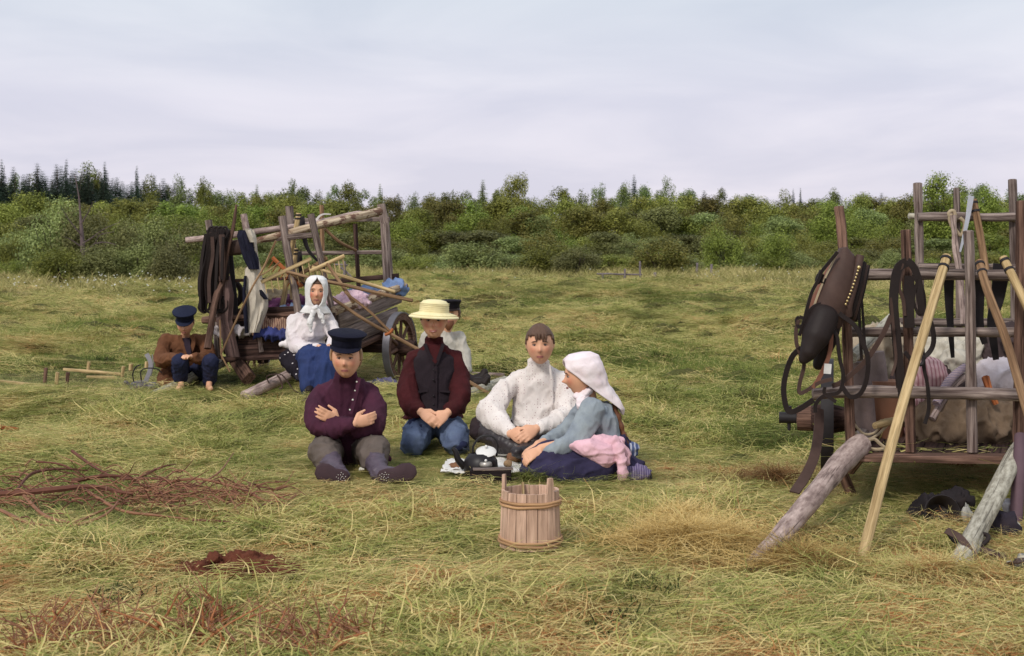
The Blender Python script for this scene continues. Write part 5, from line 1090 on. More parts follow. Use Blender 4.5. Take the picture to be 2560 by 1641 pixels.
def kneeling_boy():
    e = person('smiling boy in straw hat, dark vest and patched blue trousers kneeling on the hay', G(1088, 1140)); mb = Body()
    H = Head(P(1085, 801, 8.85), 0, R(2), 0, .98); add_head(mb, H)
    sL, eL, wL = P(1037, 896, 8.97), P(1020, 985, 8.86), P(1052, 1030, 8.70); sR, eR, wR = P(1135, 896, 8.97), P(1152, 980, 8.86), P(1120, 1032, 8.70)
    mb.neck([H.w(0, -.02, -.06), P(1085, 862, 8.95)], [.05, .052]); mb.loft([sec(1088, 1060, 9.05, .13, .09), sec(1087, 980, 9.0, .12, .09), sec(1086, 905, 8.98, .13, .09), sec(1086, 870, 8.96, .09, .06)])
    mb.limb([P(1086, 885, 8.96), sL, eL, wL], [.05, .045, .038, .026]); mb.limb([P(1086, 885, 8.96), sR, eR, wR], [.05, .045, .038, .026])
    hand(mb, wL, P(1088, 1056, 8.62) - wL, (.3, .6, -.5), (.4, -.2, .8), .55, .95); hand(mb, wR, P(1090, 1057, 8.64) - wR, (-.3, .6, -.5), (-.4, -.2, .8), .55, .95)
    mb.limb([P(1065, 1065, 9.05), P(1035, 1112, 8.62), P(1050, 1118, 9.05)], [.075, .06, .04]); mb.limb([P(1115, 1065, 9.05), P(1140, 1112, 8.62), P(1125, 1118, 9.05)], [.075, .06, .04])
    mb.limb([P(1050, 1118, 9.05), P(1052, 1112, 9.2)], [.035, .025]); mb.limb([P(1125, 1118, 9.05), P(1123, 1112, 9.2)], [.035, .025])
    finish_body(mb, e, H, .7); face_parts(H, e, 'smile', .6); hair(H, e, HB, .09, -.0, -.045, .008)
    ST = cloth('straw', (.88, .76, .46), (.74, .60, .32), 90, dirt=.05, bumpd=.004); c = H.w(0, -.005, .043); m = MB(); T = H.M @ Matrix.Rotation(R(2), 3, 'X') @ Matrix.Rotation(R(-3), 3, 'Y')
    m.lathe([(.080, -.004), (.1, -.002), (.13, -.008), (.158, -.026), (.159, -.020), (.13, -.003), (.1, .006), (.094, .010), (.091, .045), (.086, .066), (.072, .080), (.04, .087), (0, .088)], c, T, 44, sy=1.08); ha = m.build('straw_hat', ST, e)
    for k, r_ in enumerate((.104, .117, .13, .143)): m = MB(); m.tube([c + T @ Vector((math.cos(a) * r_, math.sin(a) * r_ * 1.08, .004 - .004 * k)) for a in np.linspace(0, 6.283, 45)[:-1]], .0022, 5, closed=True); m.build('straw_braid', ST, ha)
    for z in (.018, .030, .042, .054, .064): m = MB(); m.tube([c + T @ Vector((math.cos(a) * (.0945 - z * .03), math.sin(a) * 1.08 * (.0945 - z * .03), z)) for a in np.linspace(0, 6.283, 41)[:-1]], .0018, 5, closed=True); m.build('straw_braid', ST, ha)
    MR = cloth('maroon shirt', (.062, .012, .014), (.032, .008, .009), dirt=.15); m = MB()
    m.loft([sec(1084, 1046, 8.95, .20, .15), sec(1086, 1030, 8.96, .175, .135), sec(1087, 1000, 8.98, .14, .11), sec(1086, 905, 8.98, .14, .105), sec(1086, 878, 8.97, .12, .085), sec(1086, 858, 8.94, .062, .062), sec(1085, 843, 8.91, .058, .062)])
    m.limb([P(1060, 885, 8.96), sL, P(1024, 940, 8.94), eL, P(1030, 1015, 8.8), P(1044, 1024, 8.74)], [.045, .056, .062, .072, .064, .050]); m.limb([P(1112, 885, 8.96), sR, P(1148, 940, 8.94), eR, P(1142, 1015, 8.8), P(1128, 1025, 8.74)], [.045, .056, .062, .070, .062, .050])
    fuse(m, 'shirt', MR, e, .0095, 3, wrinkle=(.007, 7, (1.2, 1, .9)))
    VS = cloth('dark vest cloth', (.028, .019, .024), (.017, .012, .015), dirt=.12); m = MB()
    m.loft([sec(1087, 1026, 8.95, .150, .135), sec(1087, 1000, 8.955, .148, .125), sec(1087, 940, 8.96, .148, .122), sec(1086, 895, 8.965, .142, .112), sec(1086, 876, 8.97, .112, .09), sec(1086, 866, 8.96, .080, .068)]); v = fuse(m, 'vest', VS, e, .009, 2, wrinkle=(.004, 7, (1, 1, .6)))
    m = MB(); vs = [P(1064, 862, 8.866), P(1106, 862, 8.866), P(1090, 912, 8.832), P(1082, 903, 8.835)]; back = [p + Vector((0, .02, 0)) for p in vs]; m.add(vs + back, [(0, 3, 2, 1), (4, 5, 6, 7), (0, 1, 5, 4), (1, 2, 6, 5), (2, 3, 7, 6), (3, 0, 4, 7)]); m.build('shirt_front', MR, e, False)
    for s in ([(1062, 860), (1072, 885), (1088, 912)], [(1108, 860), (1100, 885), (1090, 912)]): MB().strap(PL(s, 8.845), .022, .010, (0, -1, 0)).build('lapel', VS, v)
    MB().strap(PL([(1090, 908), (1091, 960), (1092, 1020)], 8.822), .006, .008).build('vest_edge', VS, v)
    for y in (925, 950, 990, 1012): MB().ball(P(1084, y, 8.822), .006, 8, 6).build('button', IRON, v)
    for s in (-1, 1): MB().strap(PL([(1085 + s * 14, 978), (1085 + s * 40, 980)], 8.835), .012, .008).build('pocket', VS, v)
    JN = cloth('faded blue trousers', (.12, .155, .24), (.045, .06, .13), dirt=.2); m = MB()
    m.limb([P(1064, 1062, 9.02), P(1042, 1085, 8.78), P(1034, 1108, 8.64)], [.10, .092, .082]); m.limb([P(1114, 1062, 9.02), P(1134, 1085, 8.78), P(1142, 1108, 8.64)], [.10, .092, .084]); m.limb([P(1034, 1110, 8.66), P(1048, 1118, 9.1)], [.066, .05]); m.limb([P(1142, 1110, 8.66), P(1128, 1118, 9.1)], [.066, .05])
    j = fuse(m, 'trousers', JN, e, .009, 3, wrinkle=(.010, 9, (1, .7, .8)))
    PT = cloth('dark blue patch', (.028, .034, .085), dirt=.05)
    m = MB(); m.limb([P(1043, 1070, 8.80), P(1036, 1098, 8.67), P(1036, 1116, 8.65)], [.066, .066, .060]); fuse(m, 'patch', PT, j, .009, 3, wrinkle=(.004, 12, (1, 1, 1)))
    m = MB(); m.ball(P(1147, 1112, 8.60), (.055, .05, .04)); fuse(m, 'patch', PT, j, .009, 3, wrinkle=(.004, 12, (1, 1, 1)))
    m = MB(); m.ball(P(1133, 1066, 8.77), (.026, .02, .018)); fuse(m, 'hole', PT, j, .006, 2)
    for a in (P(1052, 1122, 9.2), P(1124, 1122, 9.2)): m = MB(); m.ball(a, (.04, .11, .04)); m.build('boot', LEATH, e)
kneeling_boy()

def dotted_boy():
    e = person('brown haired boy in pale dotted shirt sitting cross legged with clasped hands', G(1340, 1120)); mb = Body()
    H = Head(P(1350, 861, 8.55), R(-2), R(3), R(1), 1.03); add_head(mb, H)
    sL, eL, wL = P(1290, 950, 8.66), P(1226, 1030, 8.52), P(1276, 1084, 8.3); sR, eR, wR = P(1408, 950, 8.66), P(1420, 1040, 8.5), P(1342, 1072, 8.28)
    mb.neck([H.w(0, -.02, -.06), P(1350, 920, 8.63)], [.054, .056]); mb.loft([sec(1350, 1090, 8.75, .14, .10), sec(1348, 1010, 8.7, .13, .1), sec(1348, 955, 8.67, .14, .1), sec(1349, 925, 8.65, .09, .065)])
    mb.limb([P(1348, 940, 8.66), sL, eL, wL], [.05, .048, .04, .027]); mb.limb([P(1348, 940, 8.66), sR, eR, wR], [.05, .048, .04, .027])
    hand(mb, wL, P(1318, 1104, 8.2) - wL, (.2, .8, .1), (.3, -.1, 1), .5, 1.0); hand(mb, wR, P(1292, 1103, 8.16) - wR, (.1, .8, -.2), (-.2, -.1, 1), .45, 1.0, .03)
    kL, kR, aL, aR = P(1204, 1072, 8.55), P(1436, 1080, 8.55), P(1310, 1122, 8.32), P(1350, 1124, 8.34)
    mb.limb([P(1325, 1098, 8.75), kL, aL], [.08, .055, .035]); mb.limb([P(1375, 1098, 8.75), kR, aR], [.08, .055, .035])
    finish_body(mb, e, H, .45); face_parts(H, e, squint=.6); hair(H, e, HB, .05, .0, -.045, .009, .012)
    for x, z0 in ((-.035, .03), (-.018, .026), (.002, .038), (.018, .030)): MB().tube([H.w(x, .088, .07), H.w(x * 1.05, .098, .05), H.w(x * 1.1, .096, z0)], [.011, .010, .003], 7).build('fringe', HB, e)
    DT = cloth('dotted cotton', (.80, .72, .68), (.62, .53, .50), dirt=.25, dots=((.34, .18, .20), 60, .15, .3)); m = MB()
    m.loft([sec(1345, 1062, 8.66, .185, .14), sec(1346, 1040, 8.68, .165, .13), sec(1347, 990, 8.68, .16, .125), sec(1348, 950, 8.67, .16, .105), sec(1348, 930, 8.65, .11, .08), sec(1349, 912, 8.62, .068, .068), sec(1349, 899, 8.60, .064, .068)])
    m.limb([P(1320, 935, 8.66), sL, P(1255, 985, 8.6), eL, P(1250, 1062, 8.4), P(1272, 1078, 8.32)], [.045, .054, .068, .084, .064, .040]); m.limb([P(1376, 935, 8.66), sR, P(1420, 985, 8.6), eR, P(1385, 1062, 8.38), P(1350, 1070, 8.3)], [.045, .054, .068, .078, .062, .045])
    fuse(m, 'shirt', DT, e, .0095, 3, wrinkle=(.009, 6.5, (1.4, 1, .7))); MB().strap(PL([(1374, 912), (1378, 950), (1380, 1000)], 8.54), .012, .006).build('placket', DT, e)
    TR = cloth('black trousers', (.035, .024, .028), dirt=.15); m = MB(); m.loft([sec(1350, 1100, 8.72, .17, .14), sec(1350, 1072, 8.7, .16, .13)])
    m.limb([P(1325, 1098, 8.72), P(1250, 1082, 8.62), kL], [.10, .09, .080]); m.limb([P(1375, 1098, 8.72), P(1420, 1085, 8.62), kR], [.10, .09, .078]); fuse(m, 'trousers', TR, e, .009, 4, wrinkle=(.007, 9, (1, 1, 1)))
    BT = plain('black boot', (.03, .022, .024), .45, .5, .4, 20)
    for a, b, c in ((kL, P(1262, 1108, 8.38), P(1318, 1126, 8.28)), (kR, P(1392, 1112, 8.38), P(1330, 1124, 8.24))):
        m = MB(); m.limb([a, b, c, c + (c - b).normalized() * .12 + Vector((0, -.05, .01))], [.072, .062, .048, .035]); fuse(m, 'boot', BT, e, .008, 4, wrinkle=(.005, 14, (1, 1, 1)))
dotted_boy()

def scarf_shell(H, e, mat, rows, name='headscarf', nu=48, thick=.006, amp=.004, sub=4):
    """cloth round the head, open at the face. rows: z, half width, half depth, forward shift, half gap"""
    vs = []; nv = sub * (len(rows) - 1) + 1; sd = rng.random() * 30
    for j in range(nv):
        f = j / sub; i = min(int(f), len(rows) - 2); g = f - i; g = g * g * (3 - 2 * g) * .5 + g * .5; z, rx, ry, oy, gp = [rows[i][k] * (1 - g) + rows[i + 1][k] * g for k in range(5)]
        for k in range(nu + 1):
            a = math.pi / 2 + gp + (2 * math.pi - 2 * gp) * k / nu; q = 1 + amp / .09 * (mnoise.noise(Vector((a * 1.6 + sd, z * 16, 0))) + .5 * mnoise.noise(Vector((a * 4 + sd, z * 25, 5))))
            vs.append(H.w(math.cos(a) * rx * q, math.sin(a) * ry * q + oy, z))
    fs = [(j * (nu + 1) + k, (j + 1) * (nu + 1) + k, (j + 1) * (nu + 1) + k + 1, j * (nu + 1) + k + 1) for j in range(nv - 1) for k in range(nu)]
    mb = MB(); mb.add(vs, fs); o = mb.build(name, mat, e); s = o.modifiers.new('s', 'SOLIDIFY'); s.thickness = thick; s.offset = 0; return o

def girl_profile():
    e = person('girl in pink white headscarf and grey blue jacket sitting in profile, reaching to the meal', G(1480, 1190)); mb = Body()
    H = Head(P(1452, 938, 7.93), R(-84), R(8), 0, .95); add_head(mb, H)
    sN, eN, wN = P(1478, 1028, 7.82), P(1440, 1100, 7.76), P(1352, 1122, 7.72); sF, eF, wF = P(1466, 1022, 8.08), P(1410, 1085, 8.08), P(1345, 1112, 7.9)
    mb.neck([H.w(0, -.03, -.06), P(1474, 1002, 7.95)], [.048, .05]); mb.loft([(P(1515, 1140, 7.95), Vector((.10, 0, 0)), Vector((0, .13, 0))), (P(1508, 1080, 7.95), Vector((.09, 0, 0)), Vector((0, .11, 0))), (P(1490, 1025, 7.95), Vector((.09, 0, .02)), Vector((0, .13, 0))), (P(1478, 1008, 7.95), Vector((.06, 0, 0)), Vector((0, .08, 0)))])
    mb.limb([sN, eN, wN], [.045, .036, .025]); mb.limb([sF, eF, wF], [.045, .036, .025])
    hand(mb, wN, P(1308, 1150, 7.66) - wN, (-.2, .5, -.7), (-.2, -.6, .2), .55, .92); hand(mb, wF, P(1302, 1138, 7.85) - wF, (-.2, -.2, -1), (0, -1, .2), .5, .92)
    mb.limb([P(1510, 1150, 7.85), P(1350, 1150, 7.75), P(1430, 1180, 7.72)], [.085, .06, .04]); mb.limb([P(1510, 1150, 8.05), P(1370, 1150, 8.1), P(1450, 1172, 8.05)], [.085, .06, .04])
    finish_body(mb, e, H, .6); face_parts(H, e, squint=.8); hair(H, e, HR, .06, -.01, -.03, .008)
    PW = cloth('pink white cotton', (.92, .80, .82), (.80, .62, .66), dirt=.03)
    scarf_shell(H, e, PW, [(0.133, 0.013, 0.016, -0.020, 0.00), (0.127, 0.054, 0.067, -0.012, 0.00), (0.102, 0.086, 0.106, -0.010, 0.18), (0.062, 0.099, 0.121, -0.014, 0.55), (0.010, 0.102, 0.125, -0.020, 1.05), (-0.040, 0.097, 0.121, -0.030, 1.35), (-0.085, 0.089, 0.113, -0.045, 1.60), (-0.130, 0.086, 0.108, -0.075, 1.75), (-0.180, 0.080, 0.092, -0.120, 1.90), (-0.235, 0.059, 0.065, -0.165, 2.10), (-0.270, 0.022, 0.032, -0.190, 2.30)], amp=.010)
    m = MB(); m.limb([H.w(-.03, .045, -.118), H.w(-.045, .02, -.13), H.w(-.055, .03, -.17), H.w(-.05, .028, -.205)], [.022, .026, .03, .012]); m.limb([H.w(-.045, .02, -.13), H.w(-.05, -.02, -.16), H.w(-.05, -.015, -.20)], [.024, .026, .014]); m.limb([H.w(-.06, -.03, -.09), H.w(-.04, .03, -.125)], [.02, .018]); fuse(m, 'scarf_knot', PW, e, .006, 2, wrinkle=(.005, 22, (1, 1, 1)))
    m = MB(); q = smooth_path(PL([(1530, 1010, 7.95), (1546, 1050, 7.93), (1558, 1085, 7.92), (1568, 1115, 7.92)], 0)); m.tube(q, [.024 - .013 * i / len(q) + .004 * math.sin(i * 1.6) for i in range(len(q))], 10); m.build('braid', HR, e)
    JK = cloth('grey blue jacket', (.30, .335, .36), (.15, .17, .22), dirt=.15); m = MB()
    m.loft([(P(1512, 1118, 7.95), Vector((.115, 0, 0)), Vector((0, .14, 0))), (P(1508, 1085, 7.95), Vector((.105, 0, 0)), Vector((0, .13, 0))), (P(1496, 1045, 7.95), Vector((.112, 0, .01)), Vector((0, .15, 0))), (P(1484, 1018, 7.95), Vector((.095, 0, .02)), Vector((0, .145, 0))), (P(1472, 1004, 7.95), Vector((.055, 0, .01)), Vector((0, .075, 0))), (P(1468, 995, 7.95), Vector((.05, 0, 0)), Vector((0, .055, 0)))])
    m.limb([sN, P(1462, 1066, 7.78), eN, P(1400, 1120, 7.73), P(1368, 1126, 7.72)], [.072, .066, .062, .052, .036]); m.limb([sF, P(1440, 1060, 8.1), eF, P(1362, 1108, 7.95)], [.07, .062, .05, .034]); fuse(m, 'jacket', JK, e, .009, 3, wrinkle=(.008, 8, (1.2, 1, .8)))
    SK = cloth('purple blue skirt', (.04, .034, .075), (.02, .017, .042), dirt=.1); m = MB()
    m.limb([P(1520, 1138, 7.95), P(1430, 1140, 7.82), P(1346, 1158, 7.76), P(1320, 1178, 7.7)], [.145, .118, .10, .05]); m.limb([P(1515, 1140, 8.05), P(1400, 1135, 8.05), P(1370, 1148, 8.0)], [.13, .11, .09]); m.limb([P(1500, 1175, 7.75), P(1420, 1175, 7.7), P(1340, 1182, 7.68)], [.09, .08, .05]); m.limb([P(1540, 1170, 7.85), P(1590, 1176, 7.85), P(1616, 1186, 7.84)], [.10, .06, .03])
    fuse(m, 'skirt', SK, e, .010, 3, wrinkle=(.014, 5.5, (.8, 1.4, 1.3)))
    m = MB(); m.limb([P(1560, 1184, 7.78), P(1606, 1182, 7.8)], [.045, .045]); fuse(m, 'hem', cloth('checked violet hem', (.13, .10, .21), stripes=((.3, .25, .36), 24, 'X'), dirt=.05), e, .009, 3, wrinkle=(.010, 12, (1, 1, 1)))
    AP = cloth('pink apron', (.78, .48, .54), (.62, .35, .41), dirt=.04); m = MB()
    m.limb([P(1428, 1112, 7.72), P(1470, 1122, 7.70), P(1510, 1140, 7.72), P(1530, 1150, 7.76)], [.028, .055, .075, .05]); m.limb([P(1440, 1108, 7.75), P(1500, 1108, 7.76), P(1548, 1108, 7.82)], [.03, .045, .035]); m.limb([P(1530, 1112, 7.74), P(1545, 1120, 7.70), P(1555, 1150, 7.68), P(1555, 1192, 7.68)], [.03, .030, .026, .030]); m.limb([P(1545, 1112, 7.76), P(1562, 1130, 7.76), P(1568, 1160, 7.74)], [.028, .03, .018]); m.limb([P(1520, 1108, 7.74), P(1536, 1104, 7.72)], [.03, .03])
    fuse(m, 'apron', AP, e, .007, 3, wrinkle=(.007, 9, (.8, 1, 1.3)))
    m = MB(); m.ball(P(1572, 1128, 7.95), (.06, .06, .055)); tag(fuse(m, 'kerchief', cloth('checked blue cloth', (.10, .13, .26), stripes=((.6, .6, .68), 12, 'X')), None, .009, 3, wrinkle=(.01, 12, (1, 1, 1))), 'blue checked kerchief bundle behind the pink apron knot', 'kerchief')
girl_profile()

def woman_on_shaft():
    YOFF[0] = -.42
    e = person('young woman in white headscarf, white blouse and blue apron sitting on the cart shaft', G(770, 968)); mb = Body()
    H = Head(P(791, 729, 12.7), R(10), R(2), R(-2), 1.08); add_head(mb, H)
    sL, eL, wL = P(736, 803, 12.8), P(741, 866, 12.72), P(800, 869, 12.5); sR, eR, wR = P(820, 800, 12.8), P(838, 850, 12.7), P(818, 872, 12.45)
    mb.neck([H.w(0, -.02, -.06), P(784, 785, 12.82)], [.05, .05]); mb.loft([sec(770, 895, 12.85, .15, .12), sec(775, 850, 12.85, .12, .10), sec(778, 805, 12.85, .14, .10), sec(780, 785, 12.82, .09, .06)])
    mb.limb([sL, eL, wL], [.05, .04, .026]); mb.limb([sR, eR, wR], [.05, .04, .026]); hand(mb, wL, P(830, 884, 12.4) - wL, (.1, .3, -1), (.3, -1, .2), .35, 1.0); hand(mb, wR, P(826, 890, 12.36) - wR, (0, .3, -1), (-.5, -1, .2), .35, 1.0)
    mb.limb([P(762, 895, 12.85), P(775, 895, 12.45), P(770, 955, 12.3)], [.08, .06, .04]); mb.limb([P(780, 895, 12.85), P(812, 893, 12.42), P(808, 955, 12.25)], [.08, .06, .04])
    finish_body(mb, e, H, .9); face_parts(H, e, squint=.7); hair(H, e, HB, .062, .0, -.03, .007)
    WS = cloth('white cotton scarf', (.80, .77, .75), (.66, .61, .62), dirt=.03)
    scarf_shell(H, e, WS, [(.128, .012, .015, -.01, 0), (.122, .05, .062, -.008, 0), (.100, .078, .095, -.006, .14), (.07, .088, .106, -.006, .42), (.02, .090, .108, -.010, .62), (-.04, .087, .104, -.010, .64), (-.085, .080, .098, -.010, .50), (-.115, .082, .090, -.012, .18), (-.135, .10, .09, -.016, .12), (-.175, .125, .10, -.03, .3)], amp=.005)
    m = MB(); m.limb([H.w(.0, .085, -.125), H.w(.02, .088, -.135)], [.022, .018]); m.limb([H.w(.015, .085, -.13), H.w(.03, .085, -.18), H.w(.045, .09, -.25), H.w(.038, .088, -.32)], [.018, .024, .026, .012]); m.limb([H.w(-.01, .085, -.13), H.w(-.04, .085, -.19), H.w(-.065, .085, -.25)], [.016, .022, .012]); fuse(m, 'scarf_knot', WS, e, .007, 2, wrinkle=(.006, 20, (1, 1, 1)))
    BL = cloth('white blouse', (.76, .69, .69), (.62, .52, .54), dirt=.06); m = MB()
    m.loft([sec(772, 868, 12.82, .155, .13), sec(774, 852, 12.84, .125, .11), sec(777, 838, 12.82, .155, .135), sec(778, 810, 12.82, .15, .125), sec(779, 795, 12.82, .13, .09), sec(782, 782, 12.82, .07, .06)]); m.limb([P(760, 795, 12.82), sL, P(733, 835, 12.78), eL, P(768, 874, 12.6), P(790, 870, 12.53)], [.05, .066, .070, .072, .055, .040]); m.limb([P(800, 793, 12.82), sR, P(832, 828, 12.75), eR, P(824, 868, 12.52)], [.05, .06, .060, .055, .038]); m.limb([P(742, 855, 12.8), P(722, 860, 12.78), P(704, 862, 12.76)], [.07, .05, .022])
    fuse(m, 'blouse', BL, e, .0095, 3, wrinkle=(.0085, 8, (1.2, 1, .9)))
    FL = cloth('black flowered skirt', (.018, .014, .02), (.012, .01, .014), dirt=.05, dots=((.55, .5, .5), 24, .17, 1)); m = MB(); m.loft([sec(757, 868, 12.84, .13, .12), sec(742, 888, 12.8, .15, .16), sec(744, 910, 12.75, .14, .17), sec(756, 930, 12.7, .11, .15), sec(765, 948, 12.6, .09, .12)]); fuse(m, 'skirt', FL, e, .010, 3, wrinkle=(.012, 7, (1.5, 1, .4)))
    BA = cloth('blue apron', (.03, .048, .14), (.018, .028, .08), dirt=.08); m = MB(); m.limb([P(768, 892, 12.8), P(776, 893, 12.45), P(774, 925, 12.35), P(774, 968, 12.3)], [.11, .10, .10, .09]); m.limb([P(785, 892, 12.8), P(812, 892, 12.42), P(812, 925, 12.32), P(812, 968, 12.28)], [.11, .10, .10, .09]); m.loft([sec(779, 866, 12.78, .12, .12), sec(790, 884, 12.62, .16, .19), sec(792, 900, 12.52, .165, .17), sec(792, 925, 12.45, .155, .15), sec(794, 960, 12.4, .145, .13), sec(794, 972, 12.38, .14, .12)]); fuse(m, 'apron', BA, e, .010, 3, wrinkle=(.011, 7, (1.5, 1, .35)))
    for x in (775, 806): m = MB(); m.ball(P(x, 974, 12.25), (.04, .1, .04)); m.build('shoe', LEATH, e)
woman_on_shaft(); YOFF[0] = 0.0

def squatting_boy():
    e = person('small boy in brown coat and dark cap squatting with folded hands, looking down', G(460, 972)); mb = Body()
    H = Head(P(463, 807, 12.6), R(4), R(22), 0, .93); add_head(mb, H)
    sL, eL, wL = P(416, 853, 12.78), P(404, 902, 12.6), P(446, 893, 12.35); sR, eR, wR = P(508, 853, 12.78), P(520, 895, 12.6), P(478, 893, 12.35)
    mb.neck([H.w(0, -.03, -.06), P(463, 850, 12.76)], [.045, .05]); mb.loft([sec(462, 948, 12.95, .13, .11), sec(462, 900, 12.88, .12, .1), sec(462, 860, 12.8, .12, .08), sec(462, 846, 12.78, .07, .05)])
    mb.limb([sL, eL, wL], [.045, .036, .024]); mb.limb([sR, eR, wR], [.045, .036, .024]); hand(mb, wL, P(470, 888, 12.22) - wL, (.1, .4, -1), (0, -.6, 1), .4, .85); hand(mb, wR, P(454, 886, 12.18) - wR, (-.1, .4, -1), (0, -.6, 1), .4, .85)
    kL, kR = P(450, 903, 12.3), P(528, 905, 12.4); mb.limb([P(450, 940, 12.9), kL, P(452, 950, 12.42), P(452, 967, 12.36)], [.07, .05, .034, .03]); mb.limb([P(475, 940, 12.9), kR, P(524, 950, 12.5), P(522, 967, 12.4)], [.07, .05, .034, .03])
    mb.limb([P(452, 968, 12.38), P(446, 972, 12.22)], [.034, .024]); mb.limb([P(522, 968, 12.42), P(526, 972, 12.28)], [.034, .024])
    finish_body(mb, e, H, .3); face_parts(H, e, squint=.35); hair(H, e, HB, .08, -.0, -.04, .007)
    NV = cloth('dark blue cap wool', (.018, .022, .045), (.01, .012, .028), dirt=.1); cap(H, NV, e, NV, 1.12, .040, .012)
    CO = cloth('brown coat wool', (.165, .07, .034), (.085, .036, .02), dirt=.2); m = MB()
    m.loft([sec(452, 960, 12.9, .17, .16), sec(455, 930, 12.9, .165, .15), sec(460, 895, 12.86, .15, .13), sec(462, 862, 12.8, .145, .10), sec(463, 850, 12.78, .10, .08), sec(463, 840, 12.76, .062, .06)]); m.limb([P(440, 850, 12.78), sL, P(404, 880, 12.7), eL, P(428, 897, 12.45), P(440, 896, 12.38)], [.05, .066, .066, .068, .056, .045]); m.limb([P(486, 850, 12.78), sR, P(520, 878, 12.7), eR, P(500, 898, 12.45), P(484, 896, 12.38)], [.05, .066, .066, .066, .056, .045]); m.limb([P(425, 920, 12.8), P(410, 958, 12.65), P(402, 970, 12.6)], [.08, .07, .04]); m.limb([P(425, 940, 12.75), P(430, 968, 12.6)], [.06, .04])
    co = fuse(m, 'coat', CO, e, .0095, 3, wrinkle=(.008, 8, (1.1, 1, .9)))
    m = MB(); vs = [P(455, 846, 12.655), P(474, 846, 12.655), P(478, 885, 12.60), P(468, 888, 12.59)]; back = [p + Vector((0, .05, 0)) for p in vs]; m.add(vs + back, [(0, 3, 2, 1), (4, 5, 6, 7), (0, 1, 5, 4), (1, 2, 6, 5), (2, 3, 7, 6), (3, 0, 4, 7)]); m.build('shirt', cloth('dark shirt', (.03, .02, .03)), e, False)
    for s in ([(450, 838), (452, 852), (462, 872), (468, 892)], [(478, 838), (484, 852), (480, 872), (470, 892)]): MB().strap(PL(s, 12.64), .035, .014, (0, -1, 0)).build('lapel', CO, co)
    TR = cloth('dark blue trousers', (.022, .026, .06), (.015, .017, .04), dirt=.12); m = MB(); m.limb([P(452, 942, 12.9), kL, P(451, 944, 12.42)], [.085, .07, .062]); m.limb([P(478, 942, 12.9), kR, P(524, 948, 12.5)], [.085, .072, .066]); fuse(m, 'trousers', TR, e, .009, 3, wrinkle=(.006, 10, (1, 1, 1)))
squatting_boy()

def man_behind():
    e = person('bearded person in dark cap and pale shirt sitting hidden behind the straw hat boy', G(1110, 968)); mb = Body(); Y = 12.9
    H = Head(P(1125, 785, Y), R(-8), 0, 0, 1.04); add_head(mb, H); sL, eL, wL = P(1068, 846, 13.0), P(1056, 900, 12.95), P(1080, 930, 12.8); sR, eR, wR = P(1146, 846, 13.0), P(1162, 890, 12.95), P(1166, 932, 12.85)
    mb.neck([H.w(0, -.02, -.06), P(1112, 840, 13.0)], [.05, .05]); mb.loft([sec(1108, 945, 13.05, .15, .11), sec(1108, 890, 13.02, .13, .1), sec(1108, 850, 13.0, .14, .1), sec(1110, 832, 13, .08, .06)]); mb.limb([sL, eL, wL], [.05, .04, .026]); mb.limb([sR, eR, wR], [.05, .04, .026])
    hand(mb, wL, (0, -.6, -.6), (0, .5, -1), (1, 0, 0), .3); hand(mb, wR, (0, -.4, -1), (-.5, 0, 0), (0, -1, 0), .3)
    mb.limb([P(1090, 945, 13.0), P(1110, 945, 12.6), P(1150, 955, 12.6)], [.08, .05, .04]); mb.limb([P(1125, 945, 13.0), P(1150, 940, 12.7), P(1190, 953, 12.75)], [.08, .05, .04])
    finish_body(mb, e, H, .3); face_parts(H, e); hair(H, e, HB, .07, -.02, -.05, .012)
    m = MB(); m.loft([(H.w(0, .062, -.055), H.d(.045, 0, 0), H.d(0, .03, 0)), (H.w(0, .068, -.085), H.d(.05, 0, 0), H.d(0, .034, 0)), (H.w(0, .07, -.12), H.d(.03, 0, 0), H.d(0, .025, 0)), (H.w(0, .07, -.145), H.d(.01, 0, 0), H.d(0, .01, 0))]); m.build('beard', HR, e)
    cap(H, cloth('black cap', (.015, .012, .016)), e, LEATH, .98, .045)
    PS = cloth('pale dirty shirt', (.52, .48, .42), (.36, .33, .29), dirt=.35); m = MB(); m.loft([sec(1108, 945, 13.0, .17, .13), sec(1108, 890, 13.0, .15, .12), sec(1108, 852, 13.0, .15, .11), sec(1110, 838, 13.0, .11, .08), sec(1112, 828, 12.98, .06, .06)]); m.limb([P(1090, 848, 13.0), sL, eL, P(1076, 925, 12.84)], [.05, .065, .06, .05]); m.limb([P(1130, 848, 13.0), sR, eR, P(1165, 925, 12.87)], [.05, .065, .06, .05]); fuse(m, 'shirt', PS, e, .011, 3, wrinkle=(.008, 8, (1.2, 1, .8)))
    m = MB(); m.limb([P(1095, 948, 13.0), P(1115, 948, 12.65), P(1150, 955, 12.6)], [.09, .07, .055]); m.limb([P(1125, 948, 13.0), P(1152, 944, 12.72), P(1185, 955, 12.72)], [.09, .07, .055]); fuse(m, 'trousers', cloth('black trousers', (.03, .024, .028)), e, .011, 3)
    for a, b in ((P(1180, 952, 12.75), P(1206, 945, 12.75)), (P(1190, 957, 12.6), P(1212, 958, 12.6))): m = MB(); m.limb([a, b, b + Vector((.02, 0, .05))], [.05, .05, .035]); fuse(m, 'boot', LEATH, e, .009, 3)
    m = MB(); m.limb([P(1212, 958, 12.5), P(1220, 946, 12.5)], [.03, .02]); tag(m.build('boot_toe', LEATH), 'dark toe of a boot lying on the pale log beside the pole', 'boot')
man_behind()
